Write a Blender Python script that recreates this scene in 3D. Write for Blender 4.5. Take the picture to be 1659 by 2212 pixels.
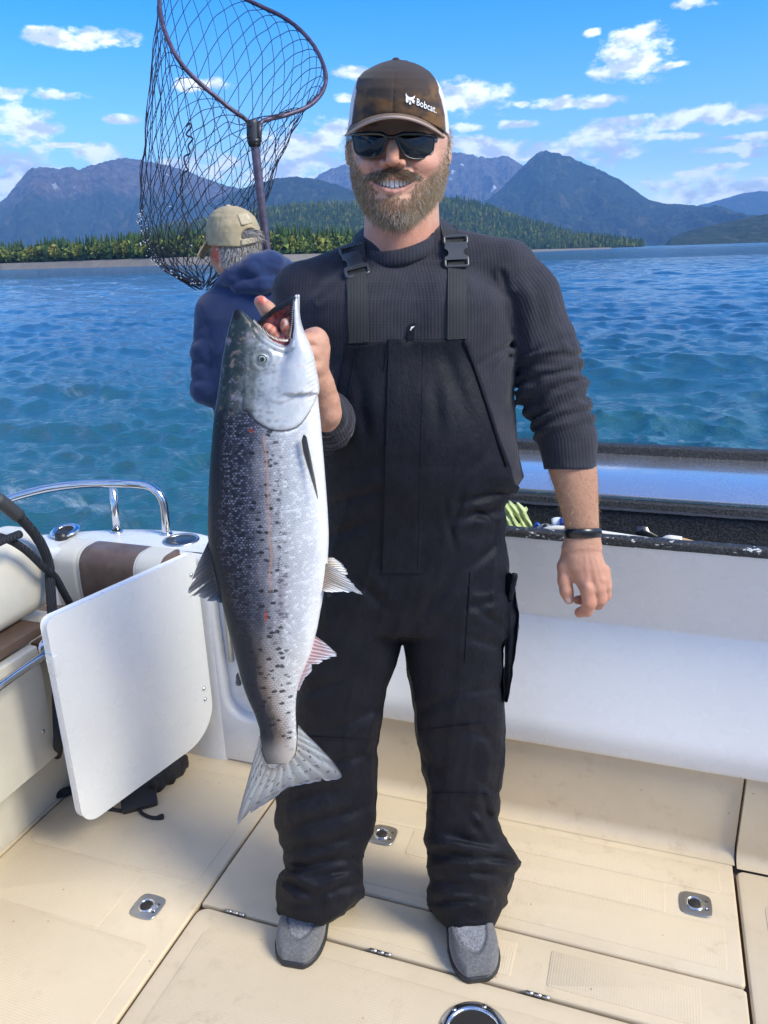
import bpy, bmesh, math, random
import numpy as np
from math import sin, cos, tan, atan2, radians, pi, sqrt, exp
from mathutils import Matrix, Vector

# ------------------------------------------------------------------ scene, camera, sky, sun, exposure
for o in list(bpy.data.objects):
    bpy.data.objects.remove(o)
SC = bpy.context.scene
COL = SC.collection
random.seed(7)
RNG = np.random.default_rng(11)

# camera model: photograph measured on a 1659 x 2212 raster
CAM_H, FOC, PCX, PCY = 1.55, 1661.0, 829.5, 1106.0
PITCH, ROLL = radians(18.53), radians(1.85)
_F = np.array([0, cos(PITCH), -sin(PITCH)])
_U0 = np.array([0, sin(PITCH), cos(PITCH)])
_R0 = np.array([1.0, 0, 0])
_R = cos(ROLL) * _R0 - sin(ROLL) * _U0
_U = sin(ROLL) * _R0 + cos(ROLL) * _U0
CAMP = np.array([0, 0, CAM_H])
cam_d = bpy.data.cameras.new('camera')
cam = bpy.data.objects.new('camera', cam_d)
COL.objects.link(cam)
cam_d.sensor_fit = 'HORIZONTAL'
cam_d.sensor_width = 36.0
cam_d.lens = 36.0 * FOC / 1659.0
cam_d.clip_start = 0.02
cam_d.clip_end = 90000
cam.matrix_world = Matrix([[_R[0], _U[0], -_F[0], 0], [_R[1], _U[1], -_F[1], 0], [_R[2], _U[2], -_F[2], CAM_H], [0, 0, 0, 1]])
SC.camera = cam

SUN_AZ, SUN_EL = radians(120), radians(40)      # azimuth clockwise from +Y
SUN_STRENGTH, SUN_ANGLE = 2.2, radians(22)
SKY_STRENGTH = 0.14
EXPOSURE = 1.42
sun_d = bpy.data.lights.new('sun', 'SUN')
sun_d.energy = SUN_STRENGTH
sun_d.angle = SUN_ANGLE
sun_d.color = (1.0, 0.945, 0.78)
sun = bpy.data.objects.new('sun', sun_d)
COL.objects.link(sun)
_sd = Vector((sin(SUN_AZ) * cos(SUN_EL), cos(SUN_AZ) * cos(SUN_EL), sin(SUN_EL)))
sun.rotation_euler = _sd.to_track_quat('Z', 'Y').to_euler()
sun.location = (30, 10, 30)
SC.view_settings.view_transform = 'Standard'
SC.view_settings.look = 'None'
SC.view_settings.exposure = EXPOSURE
SC.view_settings.gamma = 1.0
SC.render.engine = 'CYCLES'
SC.cycles.use_denoising = True
SC.cycles.max_bounces = 8
SC.cycles.transparent_max_bounces = 12
SC.cycles.caustics_reflective = False
SC.cycles.caustics_refractive = False
SC.cycles.sample_clamp_indirect = 6.0


class NT:
    """tiny helper to write node trees"""
    def __init__(self, tree):
        self.t = tree
        self.t.nodes.clear()

    def n(self, typ, ins=None, out=0, **attrs):
        nd = self.t.nodes.new(typ)
        for k, v in attrs.items():
            setattr(nd, k, v)
        for k, v in (ins or {}).items():
            s = nd.inputs[k]
            if isinstance(v, bpy.types.NodeSocket):
                self.t.links.new(v, s)
            else:
                try:
                    s.default_value = v
                except Exception:
                    if isinstance(v, (int, float)):
                        s.default_value = (v, v, v)
                    elif len(v) == 3:
                        s.default_value = (*v, 1)
        return nd.outputs[out] if out is not None else nd

    def math(self, op, a, b=0.0, c=0.0, clamp=False):
        return self.n('ShaderNodeMath', {0: a, 1: b, 2: c}, operation=op, use_clamp=clamp)

    def vmath(self, op, a, b=(0, 0, 0), out=0):
        return self.n('ShaderNodeVectorMath', {0: a, 1: b}, operation=op, out=out)

    def mix(self, f, a, b, mode='MIX'):
        nd = self.t.nodes.new('ShaderNodeMix')
        nd.data_type = 'RGBA'
        nd.blend_type = mode
        for k, v in ((0, f), (6, a), (7, b)):
            s = nd.inputs[k]
            if isinstance(v, bpy.types.NodeSocket):
                self.t.links.new(v, s)
            elif k == 0:
                s.default_value = v
            else:
                s.default_value = (*v[:3], 1)
        return nd.outputs[2]

    def ramp(self, f, stops, interp='LINEAR'):
        nd = self.t.nodes.new('ShaderNodeValToRGB')
        self.t.links.new(f, nd.inputs[0])
        cr = nd.color_ramp
        cr.interpolation = interp
        while len(cr.elements) < len(stops):
            cr.elements.new(0.5)
        for e, (p, c) in zip(cr.elements, stops):
            e.position = p
            e.color = (*c, 1) if not isinstance(c, (int, float)) else (c, c, c, 1)
        return nd.outputs[0]

    def smooth(self, x, lo, hi, a=0.0, b=1.0):
        return self.n('ShaderNodeMapRange', {0: x, 1: lo, 2: hi, 3: a, 4: b}, interpolation_type='SMOOTHSTEP')

    def lin(self, x, lo, hi, a=0.0, b=1.0):
        return self.n('ShaderNodeMapRange', {0: x, 1: lo, 2: hi, 3: a, 4: b})

    def noise(self, vec, scale, detail=3, rough=0.5, dist=0.0, out=0):
        return self.n('ShaderNodeTexNoise', {'Vector': vec, 'Scale': scale, 'Detail': detail, 'Roughness': rough, 'Distortion': dist}, out=out)

    def sep(self, v):
        nd = self.t.nodes.new('ShaderNodeSeparateXYZ')
        self.t.links.new(v, nd.inputs[0])
        return nd.outputs

    def comb(self, x, y, z):
        return self.n('ShaderNodeCombineXYZ', {0: x, 1: y, 2: z})

    def attr(self, name, out='Fac'):
        nd = self.t.nodes.new('ShaderNodeAttribute')
        nd.attribute_name = name
        return nd.outputs[out]

    def bump(self, h, strength=0.3, dist=0.01, normal=None):
        ins = {'Height': h, 'Strength': strength, 'Distance': dist}
        if normal is not None:
            ins['Normal'] = normal
        return self.n('ShaderNodeBump', ins)

    def bsdf(self, **ins):
        nm = {'color': 'Base Color', 'rough': 'Roughness', 'metal': 'Metallic', 'normal': 'Normal', 'spec': 'Specular IOR Level', 'ior': 'IOR',
              'sss': 'Subsurface Weight', 'sss_r': 'Subsurface Radius', 'sss_s': 'Subsurface Scale', 'coat': 'Coat Weight', 'coat_r': 'Coat Roughness',
              'sheen': 'Sheen Weight', 'alpha': 'Alpha', 'trans': 'Transmission Weight', 'sheen_r': 'Sheen Roughness', 'aniso': 'Anisotropic'}
        d = {}
        for k, v in ins.items():
            if k in ('color',) and not isinstance(v, bpy.types.NodeSocket):
                v = (*v, 1)
            d[nm[k]] = v
        return self.n('ShaderNodeBsdfPrincipled', d)

    def out(self, sh):
        o = self.t.nodes.new('ShaderNodeOutputMaterial')
        self.t.links.new(sh, o.inputs[0])

    def coords(self, which='Object'):
        return self.t.nodes.new('ShaderNodeTexCoord').outputs[which]

    def geo(self, which='Position'):
        return self.t.nodes.new('ShaderNodeNewGeometry').outputs[which]


MATS = {}


def material(name):
    m = bpy.data.materials.new(name)
    m.use_nodes = True
    MATS[name] = m
    return m, NT(m.node_tree)


def ray(x, y):
    return _F + _R * ((x - PCX) / FOC) + _U * ((PCY - y) / FOC)


def at_y(x, y, Y):
    d = ray(x, y)
    return CAMP + d * (Y / d[1])


def at_z(x, y, z):
    d = ray(x, y)
    return CAMP + d * ((z - CAM_H) / d[2])


def depth_of(p):
    return float((np.asarray(p) - CAMP) @ _F)


# ------------------------------------------------------------------ sky: Nishita plus cloud fields by direction
world = bpy.data.worlds.new('World')
SC.world = world
world.use_nodes = True
w = NT(world.node_tree)
sky = w.n('ShaderNodeTexSky', out=None)
sky.sky_type = 'NISHITA'
sky.sun_disc = False
sky.sun_elevation = SUN_EL
sky.sun_rotation = SUN_AZ
sky.altitude = 0
sky.air_density = 1.0
sky.dust_density = 0.25
sky.ozone_density = 2.2
dirv = w.coords('Generated')
dx, dy, dz = w.sep(dirv)
az = w.math('ARCTAN2', dx, dy)
el = w.math('ARCSINE', dz)
skycol = w.n('ShaderNodeHueSaturation', {'Hue': 0.514, 'Saturation': 1.6, 'Value': 0.82, 'Fac': 1.0, 'Color': sky.outputs[0]})
# clouds seen in the photograph: (x, y, half width, half height) on the photo raster, turned into azimuth and elevation
CLOUDS = [(1375, 85, 62, 22), (1365, 125, 72, 30), (1440, 136, 36, 5), (1280, 68, 18, 7), (175, 82, 92, 15), (1012, 208, 96, 34), (768, 158, 36, 13), (748, 215, 24, 9),
          (1240, 218, 105, 12), (1115, 268, 46, 9), (1126, 223, 20, 6), (1500, 258, 150, 17), (1375, 253, 72, 8), (1455, 298, 85, 7), (1595, 318, 72, 7), (1630, 330, 28, 6),
          (1640, 294, 32, 7), (1530, 412, 150, 30), (1650, 405, 90, 24), (1310, 312, 76, 34), (1230, 330, 60, 22), (1120, 330, 120, 24), (1030, 320, 50, 22),
          (45, 268, 66, 34), (60, 200, 84, 11), (30, 385, 90, 42), (215, 338, 54, 26), (260, 256, 30, 9), (150, 312, 44, 5), (655, 335, 100, 52), (590, 380, 80, 34), (720, 285, 44, 26),
          (640, 288, 34, 24), (440, 362, 90, 22), (420, 185, 60, 12), (1510, 8, 38, 9), (1000, 276, 42, 9), (1555, 356, 46, 6), (870, 330, 120, 36), (1500, 372, 40, 7), (1575, 298, 26, 4)]
pv = w.comb(az, el, 0.0)
nz = w.noise(w.vmath('MULTIPLY', dirv, (1.0, 1.0, 2.4)), 7.0, 2, 0.5, 0.0, out=1)
warp = w.vmath('MULTIPLY', w.vmath('SUBTRACT', nz, (0.5, 0.5, 0.5)), (0.030, 0.012, 0.0))
pw = w.vmath('ADD', pv, warp)
best = None
for (cx, cy, cw, ch) in CLOUDS:
    d = ray(cx, cy)
    a0, e0 = atan2(d[0], d[1]), math.asin(d[2] / np.linalg.norm(d))
    k = 1.0 / FOC * (0.93)
    q = w.vmath('MULTIPLY', w.vmath('SUBTRACT', pw, (a0, e0, 0)), (1 / (cw * k * 1.08), 1 / (ch * k * 1.12), 0))
    q = w.vmath('DOT_PRODUCT', q, q, out=1)
    best = q if best is None else w.math('SMOOTH_MIN', best, q, 0.5)
fine = w.noise(w.vmath('MULTIPLY', dirv, (1.0, 1.0, 2.0)), 31.0, 7, 0.64)
blob = w.math('SUBTRACT', 1.0, best)
dens = w.math('ADD', blob, w.math('MULTIPLY', w.math('SUBTRACT', fine, 0.525), 5.2))
near = w.smooth(best, 3.0, 1.6)
m_view = w.math('MULTIPLY', w.smooth(dens, -0.35, 0.85), near)
# rest of the sky, out of view: cloud cover raised to whiten the fill light
glob = w.noise(w.vmath('MULTIPLY', dirv, (1.0, 1.0, 2.8)), 5.0, 5, 0.6)
away = w.smooth(w.math('ABSOLUTE', az), 0.55, 0.7)
m_rest = w.math('MULTIPLY', w.math('MULTIPLY', w.smooth(glob, 0.49, 0.60), away), w.smooth(dz, 0.0, 0.05))
cm = w.math('MAXIMUM', m_view, m_rest)
shade = w.noise(w.vmath('ADD', w.vmath('MULTIPLY', dirv, (1.0, 1.0, 2.0)), (0, 0, 0.012)), 30.0, 3, 0.55)
ccol = w.mix(w.smooth(shade, 0.38, 0.58), (2.75, 3.0, 3.3), (5.3, 5.5, 5.6))
final = w.mix(w.math('MULTIPLY', cm, 0.96), skycol, ccol)
bg = w.n('ShaderNodeBackground', {'Color': final, 'Strength': SKY_STRENGTH})
world.cycles.sampling_method = 'MANUAL'
world.cycles.sample_map_resolution = 256
wo = w.t.nodes.new('ShaderNodeOutputWorld')
w.t.links.new(bg, wo.inputs[0])


# ------------------------------------------------------------------ mesh helpers
def root_loc(parent):
    p = parent
    while p is not None and p.parent is not None:
        p = p.parent
    return np.array(p.location) if p is not None else np.zeros(3)


def add(name, verts, faces, mat=None, parent=None, smooth=True, loc=None):
    """one mesh object; verts in world space; stored relative to the thing's root"""
    verts = np.asarray(verts, float).reshape(-1, 3)
    base = root_loc(parent) if parent is not None else (np.array(loc, float) if loc is not None else np.array([*verts.mean(0)[:2], verts[:, 2].min()]))
    me = bpy.data.meshes.new(name)
    if isinstance(faces, np.ndarray):
        nf, k = faces.shape
        me.vertices.add(len(verts))
        me.vertices.foreach_set('co', (verts - base).astype(np.float32).ravel())
        me.loops.add(nf * k)
        me.loops.foreach_set('vertex_index', faces.astype(np.int32).ravel())
        me.polygons.add(nf)
        me.polygons.foreach_set('loop_start', np.arange(nf, dtype=np.int32) * k)
        me.polygons.foreach_set('loop_total', np.full(nf, k, np.int32))
        me.update(calc_edges=True)
        me.validate()
    else:
        me.from_pydata((verts - base).tolist(), [], [tuple(int(i) for i in f) for f in faces])
        me.update()
    if smooth is not None:
        me.polygons.foreach_set('use_smooth', np.full(len(me.polygons), bool(smooth)))
    if mat is not None:
        me.materials.append(MATS[mat] if isinstance(mat, str) else mat)
    ob = bpy.data.objects.new(name, me)
    COL.objects.link(ob)
    if parent is not None:
        ob.parent = parent
    else:
        ob.location = base
    return ob


def empty(name, loc, label=None, cat=None, group=None, kind=None):
    o = bpy.data.objects.new(name, None)
    o.empty_display_size = 0.1
    COL.objects.link(o)
    o.location = loc
    return tag(o, label, cat, group, kind)


def tag(o, label=None, cat=None, group=None, kind=None):
    for k, v in (('label', label), ('category', cat), ('group', group), ('kind', kind)):
        if v:
            o[k] = v
    return o


def attr_f(ob, name, vals):
    a = ob.data.attributes.new(name, 'FLOAT', 'POINT')
    a.data.foreach_set('value', np.asarray(vals, np.float32))


def attr_v(ob, name, vals):
    a = ob.data.attributes.new(name, 'FLOAT_VECTOR', 'POINT')
    a.data.foreach_set('vector', np.asarray(vals, np.float32).ravel())


class MB:
    """collects pieces into one mesh"""
    def __init__(self):
        self.v, self.f, self.k = [], [], 0

    def add(self, verts, faces):
        verts = np.asarray(verts, float).reshape(-1, 3)
        self.v.append(verts)
        self.f += [tuple(int(i) + self.k for i in f) for f in faces]
        self.k += len(verts)
        return self

    def build(self, name, mat, parent=None, smooth=True, loc=None):
        return add(name, np.concatenate(self.v), self.f, mat, parent, smooth, loc)


def g_tube(path, rad, n=10, closed=False, caps=True, flat=1.0, up=None):
    path = np.asarray(path, float)
    m = len(path)
    rad = np.broadcast_to(np.asarray(rad, float), (m,))
    if closed:
        tan_ = np.roll(path, -1, 0) - np.roll(path, 1, 0)
    else:
        tan_ = np.gradient(path, axis=0)
    tan_ /= np.linalg.norm(tan_, axis=1)[:, None] + 1e-12
    ref = np.array(up, float) if up is not None else (np.array([0, 0, 1.0]) if abs(tan_[0][2]) < 0.9 else np.array([1.0, 0, 0]))
    V = []
    nrm = ref - tan_[0] * (ref @ tan_[0])
    for i in range(m):
        if up is not None:
            nrm = ref
        nrm = nrm - tan_[i] * (nrm @ tan_[i])
        nrm /= np.linalg.norm(nrm) + 1e-12
        b = np.cross(tan_[i], nrm)
        a = np.arange(n) * 2 * pi / n
        V.append(path[i] + rad[i] * (np.outer(np.cos(a), nrm) * flat + np.outer(np.sin(a), b)))
    V = np.concatenate(V)
    Fc = []
    for i in range(m if closed else m - 1):
        j = (i + 1) % m
        for k in range(n):
            l = (k + 1) % n
            Fc.append((i * n + k, i * n + l, j * n + l, j * n + k))
    if caps and not closed:
        Fc.append(tuple(range(n - 1, -1, -1)))
        Fc.append(tuple(range((m - 1) * n, m * n)))
    return V, Fc


def spline(pts, n=8, closed=False):
    """Catmull-Rom through points"""
    P = np.asarray(pts, float)
    m = len(P)
    out = []
    rng = range(m) if closed else range(m - 1)
    for i in rng:
        p1, p2 = P[i], P[(i + 1) % m]
        p0 = P[(i - 1) % m] if closed or i > 0 else 2 * p1 - p2
        p3 = P[(i + 2) % m] if closed or i + 2 < m else 2 * p2 - p1
        for t in np.arange(n) / n:
            out.append(0.5 * (2 * p1 + (p2 - p0) * t + (2 * p0 - 5 * p1 + 4 * p2 - p3) * t * t + (3 * p1 - p0 - 3 * p2 + p3) * t ** 3))
    if not closed:
        out.append(P[-1])
    return np.array(out)


def grid_faces(nr, nc, wrap=False):
    F = []
    for i in range(nr - 1):
        for j in range(nc if wrap else nc - 1):
            k = (j + 1) % nc
            F.append((i * nc + j, i * nc + k, (i + 1) * nc + k, (i + 1) * nc + j))
    return F


def np_grid_faces(nr, nc):
    i, j = np.meshgrid(np.arange(nr - 1), np.arange(nc - 1), indexing='ij')
    a = (i * nc + j).ravel()
    return np.stack([a, a + 1, a + nc + 1, a + nc], 1)


def g_lathe(prof, n=24, M=None):
    """prof: (r, z) list, around z, M maps local to world"""
    a = np.arange(n) * 2 * pi / n
    V = np.concatenate([np.stack([r * np.cos(a), r * np.sin(a), np.full(n, z)], 1) for r, z in prof])
    F = grid_faces(len(prof), n, True)
    if M is not None:
        V = V @ np.asarray(M)[:3, :3].T + np.asarray(M)[:3, 3]
    return V, F


def g_extrude(poly, h0, h1, M=None, bev=0.0, inset=None):
    """poly: closed 2-D outline (counter-clockwise); a slab with rounded-over upper and lower edges"""
    P = np.asarray(poly, float)
    n = len(P)
    nx, pv_ = np.roll(P, -1, 0) - P, P - np.roll(P, 1, 0)
    t = nx / (np.linalg.norm(nx, axis=1)[:, None] + 1e-12) + pv_ / (np.linalg.norm(pv_, axis=1)[:, None] + 1e-12)
    t /= np.linalg.norm(t, axis=1)[:, None] + 1e-12
    nr = np.stack([t[:, 1], -t[:, 0]], 1)
    rings = []
    if bev > 0:
        for k in (0, 1, 2, 3):
            a = k / 3 * pi / 2
            rings.append((bev * (1 - sin(a)), h0 + bev * (1 - cos(a))))
        for k in (0, 1, 2, 3):
            a = k / 3 * pi / 2
            rings.append((bev * (1 - cos(a)), h1 - bev * (1 - sin(a))))
    else:
        rings = [(0, h0), (0, h1)]
    V = np.concatenate([np.column_stack([P - nr * o, np.full(n, z)]) for o, z in rings])
    F = grid_faces(len(rings), n, True)
    F.append(tuple(range(n - 1, -1, -1)))
    F.append(tuple(range((len(rings) - 1) * n, len(rings) * n)))
    if M is not None:
        V = V @ np.asarray(M)[:3, :3].T + np.asarray(M)[:3, 3]
    return V, F


def rrect(x0, y0, x1, y1, r, n=6):
    """rounded rectangle outline; r one number or four (corner order: x1y0, x1y1, x0y1, x0y0)"""
    rs = [r] * 4 if isinstance(r, (int, float)) else r
    out = []
    for (cx, cy, a0), rr in zip(((x1, y0, -90), (x1, y1, 0), (x0, y1, 90), (x0, y0, 180)), rs):
        sx, sy = (-1 if cx == x1 else 1), (-1 if cy == y1 else 1)
        for k in range(n + 1):
            a = radians(a0 + 90 * k / n)
            out.append((cx + sx * rr + rr * cos(a), cy + sy * rr + rr * sin(a)))
    return out


def frame(o, x, y, z):
    M = np.eye(4)
    M[:3, 0], M[:3, 1], M[:3, 2], M[:3, 3] = x, y, z, o
    return M


# ------------------------------------------------------------------ numpy noise
_perm = RNG.permutation(256)
_perm = np.concatenate([_perm, _perm, _perm])
_grad = RNG.normal(size=(256, 3))
_grad /= np.linalg.norm(_grad, axis=1)[:, None]


def perlin(p):
    p = np.asarray(p, float)
    i = np.floor(p).astype(int)
    f = p - i
    i &= 255
    u = f * f * f * (f * (f * 6 - 15) + 10)
    r = 0
    for a in (0, 1):
        for b in (0, 1):
            for c in (0, 1):
                h = _perm[_perm[_perm[(i[..., 0] + a) & 255] + ((i[..., 1] + b) & 255)] + ((i[..., 2] + c) & 255)]
                g = _grad[h]
                d = g[..., 0] * (f[..., 0] - a) + g[..., 1] * (f[..., 1] - b) + g[..., 2] * (f[..., 2] - c)
                wgt = (u[..., 0] if a else 1 - u[..., 0]) * (u[..., 1] if b else 1 - u[..., 1]) * (u[..., 2] if c else 1 - u[..., 2])
                r = r + d * wgt
    return r * 1.5


def fbm(p, oct=4, lac=2.0, gain=0.5):
    s, a = 0, 1.0
    for k in range(oct):
        s = s + a * perlin(np.asarray(p) * lac ** k + 17.3 * k)
        a *= gain
    return s


def ridged(p, oct=5, gain=0.55):
    s, a = 0, 1.0
    for k in range(oct):
        s = s + a * (1 - np.abs(perlin(np.asarray(p) * 2.0 ** k + 9.1 * k)) * 1.6)
        a *= gain
    return s


# ------------------------------------------------------------------ distance fields -> mesh (for bodies, clothes, fish)
def smin(a, b, k):
    h = np.clip(0.5 + 0.5 * (b - a) / k, 0, 1)
    return b + (a - b) * h - k * h * (1 - h)


def smax(a, b, k):
    return -smin(-a, -b, k)


def sd_ell(p, c, r, R=None):
    q = p - np.asarray(c)
    if R is not None:
        q = q @ np.asarray(R)
    r = np.asarray(r, float)
    k0 = np.sqrt(((q / r) ** 2).sum(-1)) + 1e-9
    k1 = np.sqrt(((q / (r * r)) ** 2).sum(-1)) + 1e-9
    return k0 * (k0 - 1) / k1


def sd_cap(p, a, b, ra, rb=None):
    rb = ra if rb is None else rb
    a, b = np.asarray(a, float), np.asarray(b, float)
    ab = b - a
    t = np.clip(((p - a) @ ab) / (ab @ ab + 1e-12), 0, 1)
    d = np.linalg.norm(p - a - t[..., None] * ab, axis=-1)
    return d - (ra + (rb - ra) * t)


def sd_chain(p, pts, rad, k=0.004):
    d = None
    for i in range(len(pts) - 1):
        e = sd_cap(p, pts[i], pts[i + 1], rad[i], rad[i + 1])
        d = e if d is None else smin(d, e, k)
    return d


def sd_box(p, c, h, r=0.0, R=None):
    q = p - np.asarray(c)
    if R is not None:
        q = q @ np.asarray(R)
    q = np.abs(q) - (np.asarray(h) - r)
    return np.linalg.norm(np.maximum(q, 0), axis=-1) + np.minimum(q.max(-1), 0) - r


def sd_stack(p, zs, cx, cy, rx, ry, pw=2.0):
    """horizontal (super)ellipse slices stacked along z, cubic-smooth interpolation"""
    z = np.clip(p[..., 2], zs[0], zs[-1])
    ii = lambda a: np.interp(z, zs, a)
    X, Y, A, B = ii(cx), ii(cy), ii(rx), ii(ry)
    dx_, dy_ = np.abs(p[..., 0] - X) / A, np.abs(p[..., 1] - Y) / B
    n_ = (dx_ ** pw + dy_ ** pw) ** (1 / pw)
    d = (n_ - 1) * np.minimum(A, B)
    dz_ = np.maximum(p[..., 2] - zs[-1], zs[0] - p[..., 2])
    return np.maximum(d, dz_)


def sdf_mesh(f, lo, hi, h, steps=1):
    lo, hi = np.asarray(lo, float), np.asarray(hi, float)
    B = 4
    nb = np.ceil((hi - lo) / (h * B)).astype(int) + 1
    n = nb * B + 1
    cg = np.stack(np.meshgrid(*[lo[k] + (np.arange(nb[k]) + 0.5) * h * B for k in range(3)], indexing='ij'), -1)
    cd = f(cg.reshape(-1, 3)).reshape(nb)
    act = np.abs(cd) < h * B * 1.9
    D = np.repeat(np.repeat(np.repeat(np.sign(cd), B, 0), B, 1), B, 2) * h * 10
    Dn = np.full(n, h * 10.0)
    Dn[:-1, :-1, :-1] = D
    mask = np.zeros(n, bool)
    am = np.repeat(np.repeat(np.repeat(act, B, 0), B, 1), B, 2)
    mask[:-1, :-1, :-1] |= am
    for s in ((1, 0, 0), (0, 1, 0), (0, 0, 1), (1, 1, 0), (1, 0, 1), (0, 1, 1), (1, 1, 1)):
        sl = tuple(slice(1, None) if q else slice(0, -1) for q in s)
        mask[sl] |= am
    idx = np.argwhere(mask)
    P = lo + idx * h
    vals = np.concatenate([f(c) for c in np.array_split(P, max(1, len(P) // 150000))])
    Dn[tuple(idx.T)] = vals
    D = Dn
    S = D < 0
    c0 = [(0, 0, 0), (1, 0, 0), (0, 1, 0), (1, 1, 0), (0, 0, 1), (1, 0, 1), (0, 1, 1), (1, 1, 1)]
    cut = lambda A, o: A[o[0]:n[0] - 1 + o[0], o[1]:n[1] - 1 + o[1], o[2]:n[2] - 1 + o[2]]
    cnt = sum(cut(S, o).astype(np.int8) for o in c0)
    cells = np.argwhere((cnt > 0) & (cnt < 8))
    cid = np.full(n - 1, -1)
    cid[tuple(cells.T)] = np.arange(len(cells))
    acc = np.zeros((len(cells), 3))
    num = np.zeros(len(cells))
    for a in range(8):
        for b in range(a + 1, 8):
            oa, ob_ = np.array(c0[a]), np.array(c0[b])
            if np.abs(oa - ob_).sum() != 1:
                continue
            da, db = D[tuple((cells + oa).T)], D[tuple((cells + ob_).T)]
            m = (da < 0) != (db < 0)
            t = da[m] / (da[m] - db[m])
            acc[m] += oa + t[:, None] * (ob_ - oa)
            num[m] += 1
    V = lo + (cells + acc / num[:, None]) * h
    F = []
    for ax in range(3):
        o = [0, 0, 0]
        o[ax] = 1
        A = S[:n[0] - o[0], :n[1] - o[1], :n[2] - o[2]]
        Bm = S[o[0]:, o[1]:, o[2]:]
        E = np.argwhere(A != Bm)
        u_, v_ = (ax + 1) % 3, (ax + 2) % 3
        E = E[(E[:, u_] > 0) & (E[:, v_] > 0) & (E[:, u_] < n[u_] - 1) & (E[:, v_] < n[v_] - 1)]
        s = A[tuple(E.T)]
        q = []
        for du, dv in ((-1, -1), (0, -1), (0, 0), (-1, 0)):
            c = E.copy()
            c[:, u_] += du
            c[:, v_] += dv
            q.append(cid[tuple(c.T)])
        q = np.stack(q, 1)
        q[~s] = q[~s][:, ::-1]
        F.append(q[(q >= 0).all(1)])
    F = np.concatenate(F)
    for _ in range(steps):
        e = h * 0.25
        d0 = f(V)
        g = np.stack([f(V + np.eye(3)[k] * e) - d0 for k in range(3)], 1) / e
        st = (d0 / np.maximum((g * g).sum(1), 0.3))[:, None] * g
        ln = np.linalg.norm(st, axis=1)
        V = V - st * np.minimum(1, h * 0.7 / (ln + 1e-12))[:, None]
    return V, F


# boat axes: u runs along the transom, v points over the stern
YAW = radians(19.5)
BU = np.array([cos(YAW), -sin(YAW), 0])
BV = np.array([sin(YAW), cos(YAW), 0])
BZ = np.array([0, 0, 1.0])


def B(u, v, z):
    return BU * u + BV * v + BZ * z


def at_v(x, y, V):
    d = ray(x, y)
    return CAMP + d * (V / (d @ BV))


def at_u(x, y, U):
    d = ray(x, y)
    return CAMP + d * (U / (d @ BU))


def to_uvz(p):
    p = np.asarray(p)
    return np.array([p @ BU, p @ BV, p[2]])


# ------------------------------------------------------------------ sea, beach, woods, mountains
SEA_Z = -0.75


def az_el(x, y):
    d = ray(x, y)
    return atan2(d[0], d[1]), d[2] / sqrt(d[0] ** 2 + d[1] ** 2)


m_, t = material('sea_water')
pos = t.geo('Position')
n1 = t.noise(t.vmath('MULTIPLY', pos, (1.0, 1.7, 1.0)), 4.2, 5, 0.62)
n2 = t.noise(t.vmath('MULTIPLY', pos, (0.6, 1.3, 1.0)), 0.55, 4, 0.6)
n3 = t.noise(t.vmath('MULTIPLY', pos, (0.5, 1.2, 1.0)), 0.06, 4, 0.62)
dist = t.vmath('LENGTH', pos, out=1)
r1 = t.math('SUBTRACT', 1.0, t.math('MULTIPLY', t.math('ABSOLUTE', t.math('SUBTRACT', n1, 0.5)), 3.2))
r2 = t.math('SUBTRACT', 1.0, t.math('MULTIPLY', t.math('ABSOLUTE', t.math('SUBTRACT', n2, 0.5)), 3.0))
b1 = t.bump(r1, t.lin(dist, 3, 110, 0.55, 0.05), 0.034)
b2 = t.bump(r2, t.lin(dist, 30, 200, 0.0, 1.0), 0.5, b1)
b3 = t.bump(n3, t.lin(dist, 60, 800, 0.0, 1.0), 3.0, b2)
px_, py_, pz_ = t.sep(pos)
wk = t.noise(t.comb(t.math('ADD', t.math('MULTIPLY', px_, 0.55), t.math('MULTIPLY', py_, 0.42)), t.math('SUBTRACT', t.math('MULTIPLY', py_, 0.10), t.math('MULTIPLY', px_, 0.06)), 0.0), 1.6, 7, 0.72)
wake = t.math('MULTIPLY', t.smooth(wk, 0.56, 0.72), t.math('MULTIPLY', t.smooth(px_, -1.2, -3.5), t.smooth(dist, 22, 8)))
foam = t.smooth(t.noise(t.vmath('MULTIPLY', pos, (0.5, 1.0, 1.0)), 1.1, 6, 0.7), 0.70, 0.84)
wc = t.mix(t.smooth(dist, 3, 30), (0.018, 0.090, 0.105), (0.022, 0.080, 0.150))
wc = t.mix(t.math('MULTIPLY', foam, 0.22), wc, (0.6, 0.66, 0.7))
wc = t.mix(t.math('MULTIPLY', wake, 0.55), wc, (0.62, 0.70, 0.74))
t.out(t.bsdf(color=wc, rough=t.lin(dist, 4, 1500, 0.05, 0.20), ior=1.333, spec=0.85, normal=b3))

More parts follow.
